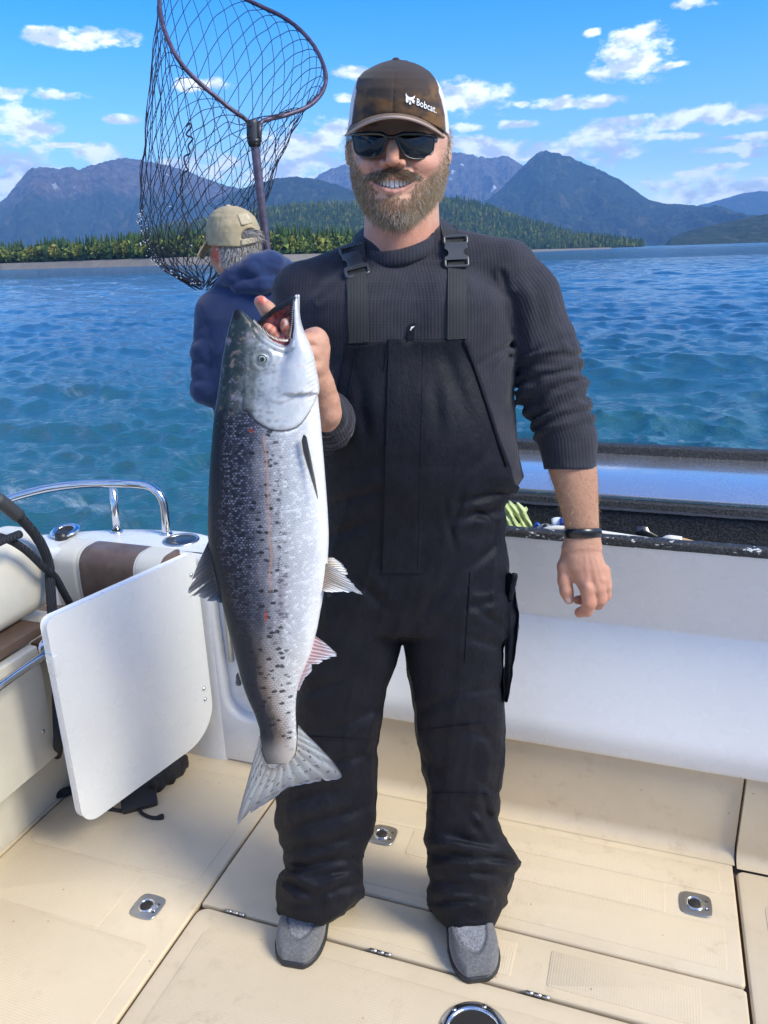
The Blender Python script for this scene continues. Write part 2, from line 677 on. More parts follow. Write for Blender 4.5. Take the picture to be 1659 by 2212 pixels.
angs = np.concatenate([np.linspace(-pi, radians(-33), 60)[:-1], np.linspace(radians(-33), radians(33), 560), np.linspace(radians(33), pi, 60)[1:]])
rads = np.concatenate([[0.5], np.geomspace(2.2, 170, 860)[:-1], np.geomspace(170, 16000, 120)])
A_, Rr = np.meshgrid(angs, rads)
X_, Y_ = (Rr * np.sin(A_)).astype(np.float32), (Rr * np.cos(A_)).astype(np.float32)
spac = np.maximum(np.gradient(rads), rads * radians(66) / 560)[:, None].astype(np.float32)
Z_ = np.zeros_like(X_)
DXh, DYh = np.zeros_like(X_), np.zeros_like(X_)
wr = np.random.default_rng(3)
for k in range(56):
    L = 0.16 * (14 / 0.16) ** (k / 55) * wr.uniform(0.9, 1.1)
    th = radians(205) + wr.normal() * (0.75 if L < 1.2 else 0.45)
    kx, ky = sin(th) * 2 * pi / L, cos(th) * 2 * pi / L
    amp = 0.092 * L / (2 * pi) * wr.uniform(0.6, 1.25) * (1.0 if L < 0.8 else (0.8 / L) ** 0.80)
    fade = np.clip((L / spac - 2.2) / 3.0, 0, 1)
    on = int((fade[:, 0] > 0).sum())
    if on < 3:
        continue
    xs_, ys_ = X_[:on], Y_[:on]
    ph = kx * xs_ + ky * ys_ + wr.uniform(0, 2 * pi)
    c1, c2 = wr.uniform(0.25, 0.6, 2)
    patch = 0.8 + 0.7 * np.sin(xs_ * c1 / L ** 0.5 + k) * np.cos(ys_ * c2 / L ** 0.5 + 2 * k)
    A2 = amp * fade[:on] * patch
    cp_ = np.cos(ph)
    Z_[:on] += A2 * np.sin(ph)
    DXh[:on] -= 1.05 * A2 * sin(th) * cp_
    DYh[:on] -= 1.05 * A2 * cos(th) * cp_
Z_[Rr < 2.0] = 0
V_ = np.stack([X_ - DXh, Y_ - DYh, Z_ + SEA_Z], -1).reshape(-1, 3)
sea = add('sea', V_, np_grid_faces(*X_.shape)[:, ::-1], 'sea_water', loc=(0, 0, SEA_Z))
tag(sea, kind='structure')

m_, t = material('beach_gravel')
pos = t.geo('Position')
c = t.mix(t.noise(pos, 0.15, 6, 0.7), (0.11, 0.10, 0.09), (0.24, 0.215, 0.185))
t.out(t.bsdf(color=c, rough=0.95, normal=t.bump(t.noise(pos, 0.8, 5), 0.6, 0.4)))
sh = [(-500, 592, 0), (-120, 585, 0), (0, 582, 0), (200, 577, 0), (400, 572, 0), (615, 566, 0), (760, 559, 0), (900, 553.5, 0), (1050, 547.5, 0), (1165, 543.2, 0), (1240, 540.2, 0), (1320, 537.4, 0)]
SHR = []
for x, y, _ in sh:
    a_, e_ = az_el(x, y)
    hz_px = 549.3 - (x - PCX) * tan(ROLL)
    dpx = max(y - hz_px, 1.4)
    SHR.append((a_, min((CAM_H - SEA_Z) * FOC / dpx, 2600)))
SHR = np.array(SHR)
SHR[:, 1] = np.convolve(np.pad(SHR[:, 1], 1, mode='edge'), [0.25, 0.5, 0.25], 'valid')


def shore_r(a):
    return np.interp(a, SHR[:, 0], SHR[:, 1])


aa = np.linspace(SHR[0, 0], SHR[-1, 0], 400)
rr_ = shore_r(aa) * (1 + 0.004 * fbm(np.stack([aa * 90, 0 * aa, 0 * aa], 1), 3))
rows = []
for k, (s, z) in enumerate(((-0.01, -0.6), (0.0, 0.05), (0.012, 1.6), (0.024, 3.0), (0.036, 4.0), (0.050, 4.6))):
    r_ = rr_ * (1 + s)
    rows.append(np.stack([r_ * np.sin(aa), r_ * np.cos(aa), SEA_Z + z * np.interp(aa, [-0.45, 0.0, 0.2, 0.3], [1.0, 0.8, 0.45, 0.35])], 1))
beach = add('beach', np.concatenate(rows), np_grid_faces(6, 400)[:, ::-1], 'beach_gravel', loc=(0, 600, SEA_Z))
tag(beach, kind='structure')


LAND = []
for s, z in ((0.049, 4.3), (0.07, 4.8), (0.2, 5.0), (1.6, 5.2)):
    LAND.append(np.stack([rr_ * (1 + s) * np.sin(aa), rr_ * (1 + s) * np.cos(aa), SEA_Z + z * np.interp(aa, [-0.45, 0.0, 0.2, 0.3], [1.0, 0.8, 0.45, 0.35])], 1))


def mountain_material(name, low, high, rock, line, snow=False, sc=1.0):
    m, t = material(name)
    pos = t.geo('Position')
    x, y, z = t.sep(pos)
    n = t.noise(t.vmath('MULTIPLY', pos, (0.0016 * sc,) * 3), 1.0, 8, 0.62)
    nf = t.noise(t.vmath('MULTIPLY', pos, (0.012 * sc,) * 3), 1.0, 7, 0.7)
    g = t.sep(t.geo('Normal'))[2]
    veg = t.mix(t.smooth(nf, 0.38, 0.62), low, high)
    hz = t.math('ADD', z, t.math('MULTIPLY', t.math('SUBTRACT', n, 0.5), line * 0.9))
    f = t.smooth(hz, line * 0.75, line * 1.05)
    rk = t.mix(t.smooth(nf, 0.3, 0.7), tuple(0.45 * q for q in rock), tuple(2.0 * q for q in rock))
    col = t.mix(f, veg, rk)
    ch = t.smooth(t.noise(t.vmath('MULTIPLY', pos, (0.010 * sc, 0.004 * sc, 0.0016 * sc)), 1.0, 5, 0.6), 0.56, 0.66)
    col = t.mix(t.math('MULTIPLY', ch, 0.55), col, (0.17, 0.15, 0.10))
    if snow:
        sn = t.math('MULTIPLY', t.smooth(t.noise(t.vmath('MULTIPLY', pos, (0.006, 0.006, 0.002)), 1.0, 4, 0.55), 0.67, 0.70), t.smooth(hz, line * 0.9, line * 1.2))
        col = t.mix(sn, col, (0.8, 0.82, 0.85))
    t.out(t.bsdf(color=col, rough=0.95, spec=0.1, normal=t.bump(nf, 1.0, 130.0 / sc)))


def mountain(name, skyline, D, depth, mat, rough=0.16, spur=5.0, nr=70, nc=420, seed=0, label=None, foot=0.0):
    pts = np.array([az_el(x, y) for x, y in skyline])
    a = np.linspace(pts[0, 0], pts[-1, 0], nc)
    e = np.interp(a, pts[:, 0], pts[:, 1])
    jit = fbm(np.stack([a * 260, np.full(nc, seed + 0.5), 0 * a], 1), 4)
    rid = D + depth
    H = np.maximum(e * rid - SEA_Z, 2.0)
    H = H * (1 + 0.012 * jit)
    V = []
    ts = np.concatenate([np.linspace(0, 1, nr), [1.05, 1.3]])
    for tt in ts:
        t1 = min(tt, 1.0)
        r = D + depth * tt
        x, y = r * np.sin(a), r * np.cos(a)
        s = np.stack([x * spur / 9000, y * spur / 9000 * 0.45, np.full(nc, seed * 1.0)], 1)
        rd = ridged(s, 6) / 2.0 - 0.62
        rd = rd + 0.30 * (ridged(s * np.array([3.1, 2.2, 1.0]) + 5.5, 4) / 1.9 - 0.62)
        base = H * (t1 ** 1.15 if tt <= 1 else max(0.0, 1 - (tt - 1) * 3))
        env = min(1.0, t1 * 5) * (1 - t1) ** 0.6
        z = base + H.mean() * rough * 5.2 * rd * env
        z = np.maximum(z, -3 + 6 * t1)
        V.append(np.stack([x, y, SEA_Z + z + foot], 1))
    V = np.concatenate(V)
    o = add(name, V, np_grid_faces(len(ts), nc)[:, ::-1], mat, loc=(D * sin(a.mean()), D * cos(a.mean()), SEA_Z))
    tag(o, label, 'mountain', None, 'structure')
    return o


mountain_material('rock_mountain', (0.016, 0.034, 0.026), (0.05, 0.070, 0.034), (0.115, 0.088, 0.080), 700, True)
mountain_material('green_mountain', (0.012, 0.026, 0.022), (0.045, 0.07, 0.032), (0.14, 0.12, 0.10), 1500)
mountain_material('forest_hill', (0.022, 0.042, 0.022), (0.075, 0.095, 0.030), (0.1, 0.1, 0.05), 2500, sc=2.0)
mountain('mountain', [(-160, 500), (-60, 468), (0, 441), (22, 415), (40, 393), (62, 366), (75, 362), (105, 360), (128, 366), (150, 359), (172, 366), (195, 357), (222, 351), (250, 346), (272, 341), (300, 344), (340, 353), (370, 358),
                      (400, 368), (440, 384), (480, 398), (520, 408), (560, 420), (640, 445), (720, 480), (800, 520)], 7200, 2600, 'rock_mountain', 0.22, 9.0, seed=1, nr=110, nc=620,
         label='broad rocky mountain with snow patches behind the net')
mountain('mountain', [(470, 430), (520, 408), (560, 394), (600, 384), (640, 381), (690, 388), (740, 402), (800, 425), (900, 450), (1000, 480), (1060, 520)], 5200, 1500, 'green_mountain', 0.14, 8.0, seed=2,
         label='rounded green mountain just past the net handle')
mountain('mountain', [(600, 430), (650, 408), (690, 377), (715, 364), (745, 356), (770, 370), (830, 372), (900, 350), (960, 331), (980, 328), (1010, 334), (1060, 342), (1088, 336), (1104, 341), (1126, 357), (1200, 400), (1300, 470)], 9600, 2600,
         'rock_mountain', 0.16, 8.0, seed=3, label='long distant ridge behind the bearded man')
mountain('mountain', [(940, 500), (1020, 455), (1080, 410), (1125, 362), (1150, 338), (1166, 328), (1180, 325), (1196, 330), (1226, 337), (1262, 352), (1300, 368), (1340, 389), (1376, 415), (1400, 432), (1440, 440), (1480, 441), (1520, 446), (1570, 455), (1640, 472), (1760, 490), (1850, 510)],
         6400, 2200, 'green_mountain', 0.2, 8.0, seed=4, nr=100, nc=560, label='steep peak beside the bearded man with a long slope to the water')
mountain('mountain', [(1480, 450), (1540, 436), (1580, 424), (1612, 416), (1640, 412), (1680, 416), (1720, 410), (1790, 430), (1850, 470)], 12500, 2200, 'green_mountain', 0.12, 8.0, seed=5, nc=200, nr=40,
         label='faint farthest ridge at the edge of the bay')
mountain('hill', [(1436, 529), (1450, 512), (1480, 500), (1530, 486), (1570, 480), (1620, 468), (1659, 461), (1720, 450), (1800, 445), (1900, 450)], 3300, 900, 'forest_hill', 0.10, 14.0, seed=6, nc=260, nr=50,
         label='dark wooded headland where the bay ends')
hill_sky = [(230, 545), (270, 520), (310, 500), (340, 492), (420, 478), (500, 466), (560, 455), (600, 446), (640, 441), (700, 440), (780, 437), (900, 425), (960, 424), (1000, 431), (1050, 446), (1100, 463), (1150, 479), (1200, 495), (1240, 508), (1270, 513), (1310, 514), (1345, 522), (1372, 532), (1390, 537)]
near_hill = mountain('hill', hill_sky, 2050, 850, 'forest_hill', 0.10, 22.0, seed=8, nc=420, nr=70, label='sunlit wooded hill sloping down to the shore')

shore_land = add('shore_land', np.concatenate(LAND), np_grid_faces(4, 400)[:, ::-1], 'forest_hill', loc=(0, 700, SEA_Z))
tag(shore_land, kind='structure')
# trees: many small crowns that read as one wood
m_, t = material('woods_foliage')
col = t.attr('tint', 'Color')
n = t.noise(t.geo('Position'), 0.5, 3, 0.6)
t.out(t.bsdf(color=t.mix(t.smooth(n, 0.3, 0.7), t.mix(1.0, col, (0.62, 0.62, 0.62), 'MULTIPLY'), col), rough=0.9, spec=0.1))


def trees_mesh(name, sp, con, tint, seed=0, label=None):
    """sp: x, y, z, height rows; con: firs (ragged tiers of small faces), the rest clumped crowns of loose faces"""
    r = np.random.default_rng(seed)
    V, F, Cc, k = [], [], [], 0
    S, T = sp[con], tint[con]
    m = len(S)
    wd = S[:, 3] * r.uniform(0.13, 0.2, m)
    for q in range(4):
        z0 = S[:, 2] + S[:, 3] * (0.12 + 0.19 * q)
        z1 = np.minimum(S[:, 2] + S[:, 3] * (0.45 + 0.22 * q), S[:, 2] + S[:, 3])
        a = np.arange(6)[None] * pi / 3 + r.uniform(0, 1, (m, 1))
        rj = (wd * (1 - 0.21 * q))[:, None] * r.uniform(0.6, 1.25, (m, 6))
        ring = np.stack([S[:, :1] + rj * np.cos(a), S[:, 1:2] + rj * np.sin(a), z0[:, None] + r.uniform(-0.04, 0.04, (m, 6)) * S[:, 3:4]], -1)
        top = np.stack([S[:, 0], S[:, 1], z1], -1)[:, None]
        V.append(np.concatenate([ring, top], 1).reshape(-1, 3))
        base = k + np.arange(m)[:, None] * 7
        F.append(np.stack([np.stack([base[:, 0] + i, base[:, 0] + (i + 1) % 6, base[:, 0] + 6], -1) for i in range(6)], 1).reshape(-1, 3))
        Cc.append(np.repeat(T * r.uniform(0.8, 1.2, (m, 1)), 7, 0))
        k += m * 7
    S, T = sp[~con], tint[~con]
    m = len(S)
    Q = 44
    d = r.normal(size=(m, Q, 3))
    d /= np.linalg.norm(d, axis=-1)[..., None]
    h = S[:, 3][:, None, None]
    c = S[:, None, :3] + np.array([0, 0, 0.58]) * h + d * np.array([0.3, 0.3, 0.38]) * h * r.uniform(0.55, 1.05, (m, Q, 1))
    s = h * r.uniform(0.06, 0.14, (m, Q, 1))
    e1, e2 = r.normal(size=(m, Q, 3)), r.normal(size=(m, Q, 3))
    V.append(np.stack([c + e1 * s * 0.6, c - e1 * s * 0.4 + e2 * s * 0.6, c - e1 * s * 0.3 - e2 * s * 0.6], 2).reshape(-1, 3))
    F.append(k + np.arange(m * Q * 3).reshape(-1, 3))
    Cc.append(np.repeat((T[:, None] * r.uniform(0.7, 1.35, (m, Q, 1))).reshape(-1, 3), 3, 0))
    V, F, Cc = np.concatenate(V), np.concatenate(F), np.concatenate(Cc)
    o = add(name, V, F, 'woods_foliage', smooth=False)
    a = o.data.attributes.new('tint', 'FLOAT_COLOR', 'POINT')
    a.data.foreach_set('color', np.column_stack([Cc, np.ones(len(Cc))]).astype(np.float32).ravel())
    tag(o, label, None, None, 'stuff')
    return o


CON = np.array([(0.034, 0.072, 0.032), (0.046, 0.088, 0.036), (0.062, 0.105, 0.036)])
DEC = np.array([(0.17, 0.22, 0.055), (0.22, 0.24, 0.055), (0.29, 0.27, 0.06), (0.34, 0.25, 0.05)])
tr = np.random.default_rng(5)


def tints(con):
    n = len(con)
    return np.where(con[:, None], CON[tr.integers(0, 3, n)], DEC[np.minimum(3, tr.exponential(0.85, n).astype(int))])


N = 3600
a = tr.uniform(SHR[0, 0] + 0.02, az_el(960, 550)[0], N)
r_ = shore_r(a) * (1 + tr.uniform(0.055, 0.13, N))
con = tr.random(N) < 0.34
h = np.where(con, tr.uniform(8, 16, N), tr.uniform(6, 11.5, N)) * (0.75 + 0.4 * np.minimum(1, r_ / 500))
trees_mesh('beach_woods', np.stack([r_ * np.sin(a), r_ * np.cos(a), SEA_Z + 3.6 * np.interp(a, [-0.45, 0.0, 0.2], [1.0, 0.8, 0.45]), h], 1), con, tints(con), 1, 'mixed green wood standing along the gravel beach')
# wooded hill: crowns over the slope
hv = np.empty(len(near_hill.data.vertices) * 3, np.float32)
near_hill.data.vertices.foreach_get('co', hv)
hg = (hv.reshape(-1, 3) + np.array(near_hill.location)).reshape(-1, 420, 3)
N = 9000
ii, jj, fr, fs = tr.integers(0, 69, N), tr.integers(0, 419, N), tr.random((N, 1)), tr.random((N, 1))
p = hg[ii, jj] * (1 - fr) * (1 - fs) + hg[ii + 1, jj] * fr * (1 - fs) + hg[ii, jj + 1] * (1 - fr) * fs + hg[ii + 1, jj + 1] * fr * fs
pn = perlin(np.column_stack([p[:, 0] / 160, p[:, 1] / 160, np.full(N, 0.3)]))
con = tr.random(N) < (0.72 - 0.5 * pn)
tt_ = tints(con)
con |= tr.random(N) < 0.3
h = np.where(con, tr.uniform(13, 24, N), tr.uniform(11, 18, N))
trees_mesh('hillside_woods', np.column_stack([p[:, :2], p[:, 2] - 2, h]), con, tt_, 2, 'wood of dark firs and yellowing trees covering the near hill')

# ------------------------------------------------------------------ air
m_, t = material('haze_air')
vol = t.n('ShaderNodeVolumePrincipled', {'Color': (0.23, 0.50, 1.0, 1), 'Density': 7.4e-5, 'Anisotropy': 0.0})
_o = t.t.nodes.new('ShaderNodeOutputMaterial')
t.t.links.new(vol, _o.inputs['Volume'])
hb = [(x, y, z) for z in (SEA_Z - 6.0, 1750.0) for x, y in ((-16600, -16600), (16600, -16600), (16600, 16600), (-16600, 16600))]
hz_ = add('haze', hb, [(3, 2, 1, 0), (4, 5, 6, 7), (0, 1, 5, 4), (1, 2, 6, 5), (2, 3, 7, 6), (3, 0, 4, 7)], 'haze_air', smooth=False)
tag(hz_, 'blue air haze over the bay', None, None, 'stuff')
# ------------------------------------------------------------------ boat
def simple(name, col, rough=0.5, metal=0.0, bump=None, var=0.0, coat=0.0, spec=0.5, var_scale=8.0):
    m, t = material(name)
    pos = t.coords('Object')
    c = col
    if var:
        n = t.noise(pos, var_scale, 5, 0.6)
        c = t.mix(t.smooth(n, 0.3, 0.7), tuple(q * (1 - var) for q in col), tuple(min(1, q * (1 + var)) for q in col))
    kw = dict(color=c, rough=rough, metal=metal, coat=coat, spec=spec)
    if bump:
        kw['normal'] = t.bump(t.noise(pos, bump[0], 4, 0.6), bump[1], bump[2])
    t.out(t.bsdf(**kw))
    return m


def gelcoat(name, col):
    m, t = material(name)
    pos = t.coords('Object')
    sm = t.smooth(t.noise(pos, 2.3, 6, 0.65), 0.45, 0.75)
    c = t.mix(t.math('MULTIPLY', sm, 0.10), col, (0.42, 0.36, 0.28))
    sp = t.smooth(t.n('ShaderNodeTexVoronoi', {'Vector': pos, 'Scale': 17.0}), 0.050, 0.030)
    ng = t.smooth(t.noise(pos, 3.1, 2), 0.56, 0.62)
    c = t.mix(t.math('MULTIPLY', t.math('MULTIPLY', sp, ng), 0.55), c, (0.16, 0.10, 0.07))
    r = t.lin(t.noise(pos, 14.0, 4), 0.3, 0.7, 0.16, 0.36)
    t.out(t.bsdf(color=c, rough=r, coat=0.25, coat_r=0.12, normal=t.bump(t.noise(pos, 5.0, 2), 0.03, 0.02)))


gelcoat('white_gelcoat', (0.79, 0.785, 0.77))
gelcoat('white_plastic', (0.80, 0.80, 0.77))


def deck_mat(name, nonskid):
    m, t = material(name)
    pos = t.coords('Object')
    n1 = t.noise(pos, 2.2, 6, 0.65)
    n2 = t.noise(pos, 22.0, 6, 0.7)
    base = t.mix(t.smooth(n1, 0.3, 0.7), (0.60, 0.495, 0.345), (0.68, 0.570, 0.41))
    st = t.math('MULTIPLY', t.smooth(n2, 0.50, 0.78), t.smooth(t.noise(pos, 4.0, 3), 0.40, 0.65))
    base = t.mix(t.math('MULTIPLY', st, 0.38), base, (0.27, 0.19, 0.115))
    vo = t.n('ShaderNodeTexVoronoi', {'Vector': pos, 'Scale': 24.0}, out=None)
    sp = t.math('MULTIPLY', t.smooth(vo.outputs['Distance'], 0.075, 0.045), t.smooth(t.sep(vo.outputs['Color'])[0], 0.72, 0.80))
    base = t.mix(t.math('MULTIPLY', sp, 0.5), base, (0.14, 0.075, 0.045))
    x, y, z = t.sep(pos)
    nrm = t.bump(n2, 0.05, 0.002)
    if nonskid:
        d = t.vmath('ADD', t.vmath('MULTIPLY', pos, (1, 1, 0)), (0, 0, 0))
        ca, sa = cos(-YAW + pi / 4), sin(-YAW + pi / 4)
        a = t.math('ADD', t.math('MULTIPLY', x, ca), t.math('MULTIPLY', y, sa))
        b = t.math('SUBTRACT', t.math('MULTIPLY', y, ca), t.math('MULTIPLY', x, sa))
        k = 2 * pi / 0.0085
        h = t.math('MULTIPLY', t.math('SINE', t.math('MULTIPLY', a, k)), t.math('SINE', t.math('MULTIPLY', b, k)))
        h = t.math('ADD', t.math('MULTIPLY', h, 0.5), 0.5)
        wear = t.smooth(t.noise(pos, 3.0, 4), 0.3, 0.62)
        hh = t.math('MULTIPLY', h, wear)
        base = t.mix(t.math('MULTIPLY', t.smooth(h, 0.62, 0.25), t.math('MULTIPLY', t.smooth(n1, 0.36, 0.62), 0.18)), base, (0.30, 0.22, 0.14))
        nrm = t.bump(hh, 0.35, 0.0018, nrm)
    t.out(t.bsdf(color=base, rough=0.42 if not nonskid else 0.55, normal=nrm, spec=0.45))


deck_mat('deck_smooth', False)
deck_mat('deck_nonskid', True)
simple('joint_dirt', (0.26, 0.18, 0.11), 0.8)
simple('cream_vinyl', (0.74, 0.69, 0.57), 0.42, bump=(260, 0.10, 0.001), var=0.05)
simple('cream_panel', (0.71, 0.67, 0.56), 0.40, bump=(40, 0.06, 0.002), var=0.05)
simple('brown_vinyl', (0.135, 0.088, 0.062), 0.5, bump=(300, 0.15, 0.001), var=0.15)
simple('stainless', (0.70, 0.70, 0.70), 0.16, 1.0, bump=(60, 0.03, 0.001))
simple('brushed_metal', (0.50, 0.50, 0.49), 0.32, 1.0, bump=(90, 0.12, 0.001), var=0.12)
simple('dark_metal', (0.16, 0.155, 0.15), 0.35, 0.9)
simple('dark_hole', (0.02, 0.018, 0.016), 0.7)
simple('black_plastic', (0.018, 0.018, 0.02), 0.38)
simple('cabin_glass', (0.01, 0.012, 0.015), 0.04, coat=1.0)


def bedliner(name, chips):
    m, t = material(name)
    pos = t.coords('Object')
    v = t.noise(pos, 170.0, 4, 0.7)
    c = t.mix(t.smooth(v, 0.42, 0.66), (0.010, 0.0105, 0.012), (0.055, 0.058, 0.064))
    if chips:
        ch = t.smooth(t.noise(t.vmath('MULTIPLY', pos, (1, 1, 2.2)), 42.0, 5, 0.65), 0.615, 0.64)
        c = t.mix(ch, c, (0.72, 0.72, 0.70))
    t.out(t.bsdf(color=c, rough=0.55, spec=0.5, normal=t.bump(v, 1.0, 0.004)))


bedliner('black_bedliner', False)
bedliner('chipped_bedliner', True)
m_, t = material('wet_black_panel')
pos = t.coords('Object')
n = t.noise(t.vmath('MULTIPLY', pos, (1.0, 1.0, 1.0)), 9.0, 6, 0.7)
sc_ = t.smooth(t.noise(t.vmath('MULTIPLY', pos, (3.0, 30.0, 1.0)), 6.0, 4, 0.7), 0.62, 0.68)
t.out(t.bsdf(color=t.mix(t.math('MULTIPLY', sc_, 0.3), (0.46, 0.47, 0.50), (0.6, 0.6, 0.6)), metal=0.62, rough=t.lin(n, 0.3, 0.7, 0.16, 0.34), spec=1.0, coat=1.0, coat_r=0.10,
             normal=t.bump(t.noise(pos, 160.0, 3), 0.10, 0.002)))

boat = empty('fishing_boat', B(-0.3, 0.5, 0), 'cream and white motor boat cockpit with tan deck that the men stand in', 'boat')
MUV = lambda o, n: frame(o, BU, BV, BZ)
MDECK = frame((0, 0, 0), BU, BV, BZ)


def deck_piece(name, poly, h=0.02, bev=0.006, mat='deck_smooth', parent=None):
    V, F = g_extrude(poly, -h, 0.0, MDECK, bev)
    o = add(name, V, F, mat, parent or boat, True)
    shade_flat_caps(o)
    return o


def shade_flat_caps(o, ang=30):
    o.data.polygons.foreach_set('use_smooth', [True] * len(o.data.polygons))
    try:
        o.data.set_sharp_from_angle(angle=radians(ang))
    except Exception:
        pass


def pad(parent, poly, mat='deck_nonskid', z=0.0012):
    V, F = g_extrude(poly, -0.001, z, MDECK, 0.0009)
    o = add('nonskid_pad', V, F, mat, parent)
    shade_flat_caps(o)
    return o


# floor pan under the joints
add('floor_pan', [B(-2.4, -1.0, -0.03), B(1.75, -1.0, -0.03), B(1.75, 1.95, -0.03), B(-2.4, 1.95, -0.03)], [(0, 1, 2, 3)], 'joint_dirt', boat, False)
d1 = deck_piece('deck_panel', rrect(-1.608, -0.9, -0.9895, 1.90, 0.012))
pad(d1, rrect(-1.575, -0.6, -1.03, 1.14, 0.02))
pad(d1, rrect(-1.575, 1.145, -1.19, 1.335, 0.01))
pad(d1, rrect(-1.575, 1.34, -1.03, 1.76, 0.02))
d0 = deck_piece('deck_panel', rrect(-2.35, -0.9, -1.617, 1.90, 0.012))
h2 = deck_piece('deck_hatch', rrect(-0.982, -0.9, 0.297, 1.2835, [0.02, 0.03, 0.03, 0.02]), bev=0.008)
pad(h2, rrect(-0.93, -0.6, 0.26, 1.235, 0.03))
Lp = [(-0.982, 1.2905), (0.29, 1.2905), (0.297, 1.30), (0.297, 1.432), (0.29, 1.438), (-0.755, 1.438), (-0.763, 1.446), (-0.763, 1.90), (-0.975, 1.90), (-0.982, 1.89)]
d2 = deck_piece('deck_panel', Lp)
pad(d2, rrect(-0.12, 1.315, 0.20, 1.412, 0.006))
pad(d2, rrect(-0.66, 1.315, -0.20, 1.412, 0.006))
h1 = deck_piece('deck_hatch', rrect(-0.756, 1.4445, 0.297, 1.90, [0.012, 0.006, 0.006, 0.02]), bev=0.007)
pad(h1, rrect(-0.68, 1.475, 0.262, 1.60, 0.01))
pad(h1, rrect(-0.54, 1.602, 0.13, 1.70, 0.01))
pad(h1, rrect(-0.68, 1.702, 0.262, 1.79, 0.02))
d3 = deck_piece('deck_panel', rrect(0.304, -0.9, 1.7, 1.802, 0.02), bev=0.008)
pad(d3, rrect(0.36, -0.6, 1.6, 1.70, 0.02))


def cove(name, u0, u1, v0, z1, r=0.035, front=None):
    """tan riser with a rounded foot, standing along the transom"""
    prof = [(v0 - r - 0.004, 0.0012)] + [(v0 - r + r * sin(a), r - r * cos(a) + 0.0015) for a in np.linspace(0, pi / 2, 7)] + [(v0, z1), (v0 + 0.03, z1)]
    V = [B(u, v, z) for u in (u0, u1) for v, z in prof]
    n = len(prof)
    F = [(i, n + i, n + i + 1, i + 1) for i in range(n - 1)]
    V += [B(u0, v0 + 0.06, 0), B(u1, v0 + 0.06, 0)]
    F += [tuple(range(n)) + (2 * n,), tuple(range(2 * n - 1, n - 1, -1)) + (2 * n + 1,)]
    o = add(name, V, F, 'deck_smooth', boat)
    shade_flat_caps(o, 40)
    return o


cove('riser', -0.99, 0.3015, 1.852, 0.30)
cove('riser', 0.3065, 1.7, 1.838, 0.30, 0.03)


def latch(u, v, parent):
    c = B(u, v, 0)
    o_, s = [], 0.034
    pl = []
    for k in range(4):
        for q in np.linspace(-1, 1, 7)[:-1]:
            a = [(q, -1 - 0.10 * (1 - q * q)), (1 + 0.10 * (1 - q * q), q), (-q, 1 + 0.10 * (1 - q * q)), (-1 - 0.10 * (1 - q * q), -q)][k]
            f = 0.93 if abs(q) == 1 else 1
            pl.append((a[0] * s * f, a[1] * s * f))
    M = frame(c, BU, BV, BZ)
    V, F = g_extrude(pl, 0.0, 0.0042, M, 0.0018)
    p = add('latch', V, F, 'brushed_metal', parent)
    shade_flat_caps(p)
    an = np.arange(28) * 2 * pi / 28
    ring = [c + BU * 0.019 * cos(q) + BV * 0.019 * sin(q) - BU * 0.004 + BZ * 0.0046 for q in an]
    V, F = g_tube(ring, 0.0035, 8, True)
    b = MB().add(V, F)
    V, F = g_extrude(rrect(0.010, -0.010, 0.026, 0.010, 0.003), 0.003, 0.0062, M, 0.001)
    b.add(V, F)
    b.build('pull_ring', 'stainless', parent)
    V, F = g_lathe([(0.0001, 0.0047), (0.0148, 0.0047), (0.0150, 0.0043)], 24, frame(c - BU * 0.004, BU, BV, BZ))
    add('finger_hole', V, F, 'dark_hole', parent)
    mb = MB()
    for du, dv in ((0.024, 0.013), (0.024, -0.013)):
        V, F = g_extrude(rrect(du - 0.004, dv - 0.0015, du + 0.004, dv + 0.0015, 0.001), 0.0036, 0.0048, M)
        mb.add(V, F)
    mb.build('latch_slot', 'dark_hole', parent)


# the sub-parts of a latch hang from its hatch
latch(-0.618, 1.65, h1)
latch(-1.106, 1.237, d1)
latch(0.201, 1.649, h1)


def hinge(u):
    mb = MB()
    for k in range(3):
        p = B(u - 0.026 + 0.018 * k, 1.2872, 0.0005)
        V, F = g_tube([p, p + BU * 0.0168], 0.0042, 10)
        mb.add(V, F)
    mb.build('hinge', 'brushed_metal', h2)


for q in (-0.885, -0.50, -0.135):
    hinge(q)

# round deck plate at the bottom of the picture
c = at_z(1024, 2236, 0.0)
ucp = to_uvz(c)
Mx = frame(c, BU, BV, BZ)
V, F = g_lathe([(0.0752, 0.0), (0.075, 0.003), (0.071, 0.0062), (0.062, 0.0068), (0.056, 0.006), (0.0545, 0.003), (0.0535, 0.001)], 48, Mx)
dp = add('deck_plate', V, F, 'stainless', boat)
V, F = g_lathe([(0.0535, 0.0022), (0.052, 0.0025), (0.0001, 0.0023)], 40, Mx)
add('plate_opening', V, F, 'dark_hole', dp)
for k in range(6):
    a = radians(83 + 60 * k)
    cc = c + BU * 0.0655 * cos(a) + BV * 0.0655 * sin(a)
    V, F = g_lathe([(0.0052, 0.0062), (0.005, 0.0078), (0.0001, 0.0085)], 12, frame(cc, BU, BV, BZ))
    add('screw', V, F, 'brushed_metal', dp)
    mb = MB()
    for q in (0.4, 0.4 + pi / 2):
        pp = cc + BZ * 0.0083
        dd = (BU * cos(q) + BV * sin(q)) * 0.0032
        V, F = g_tube([pp - dd, pp + dd], 0.0007, 4)
        mb.add(V, F)
    mb.build('screw_slot', 'dark_hole', dp)


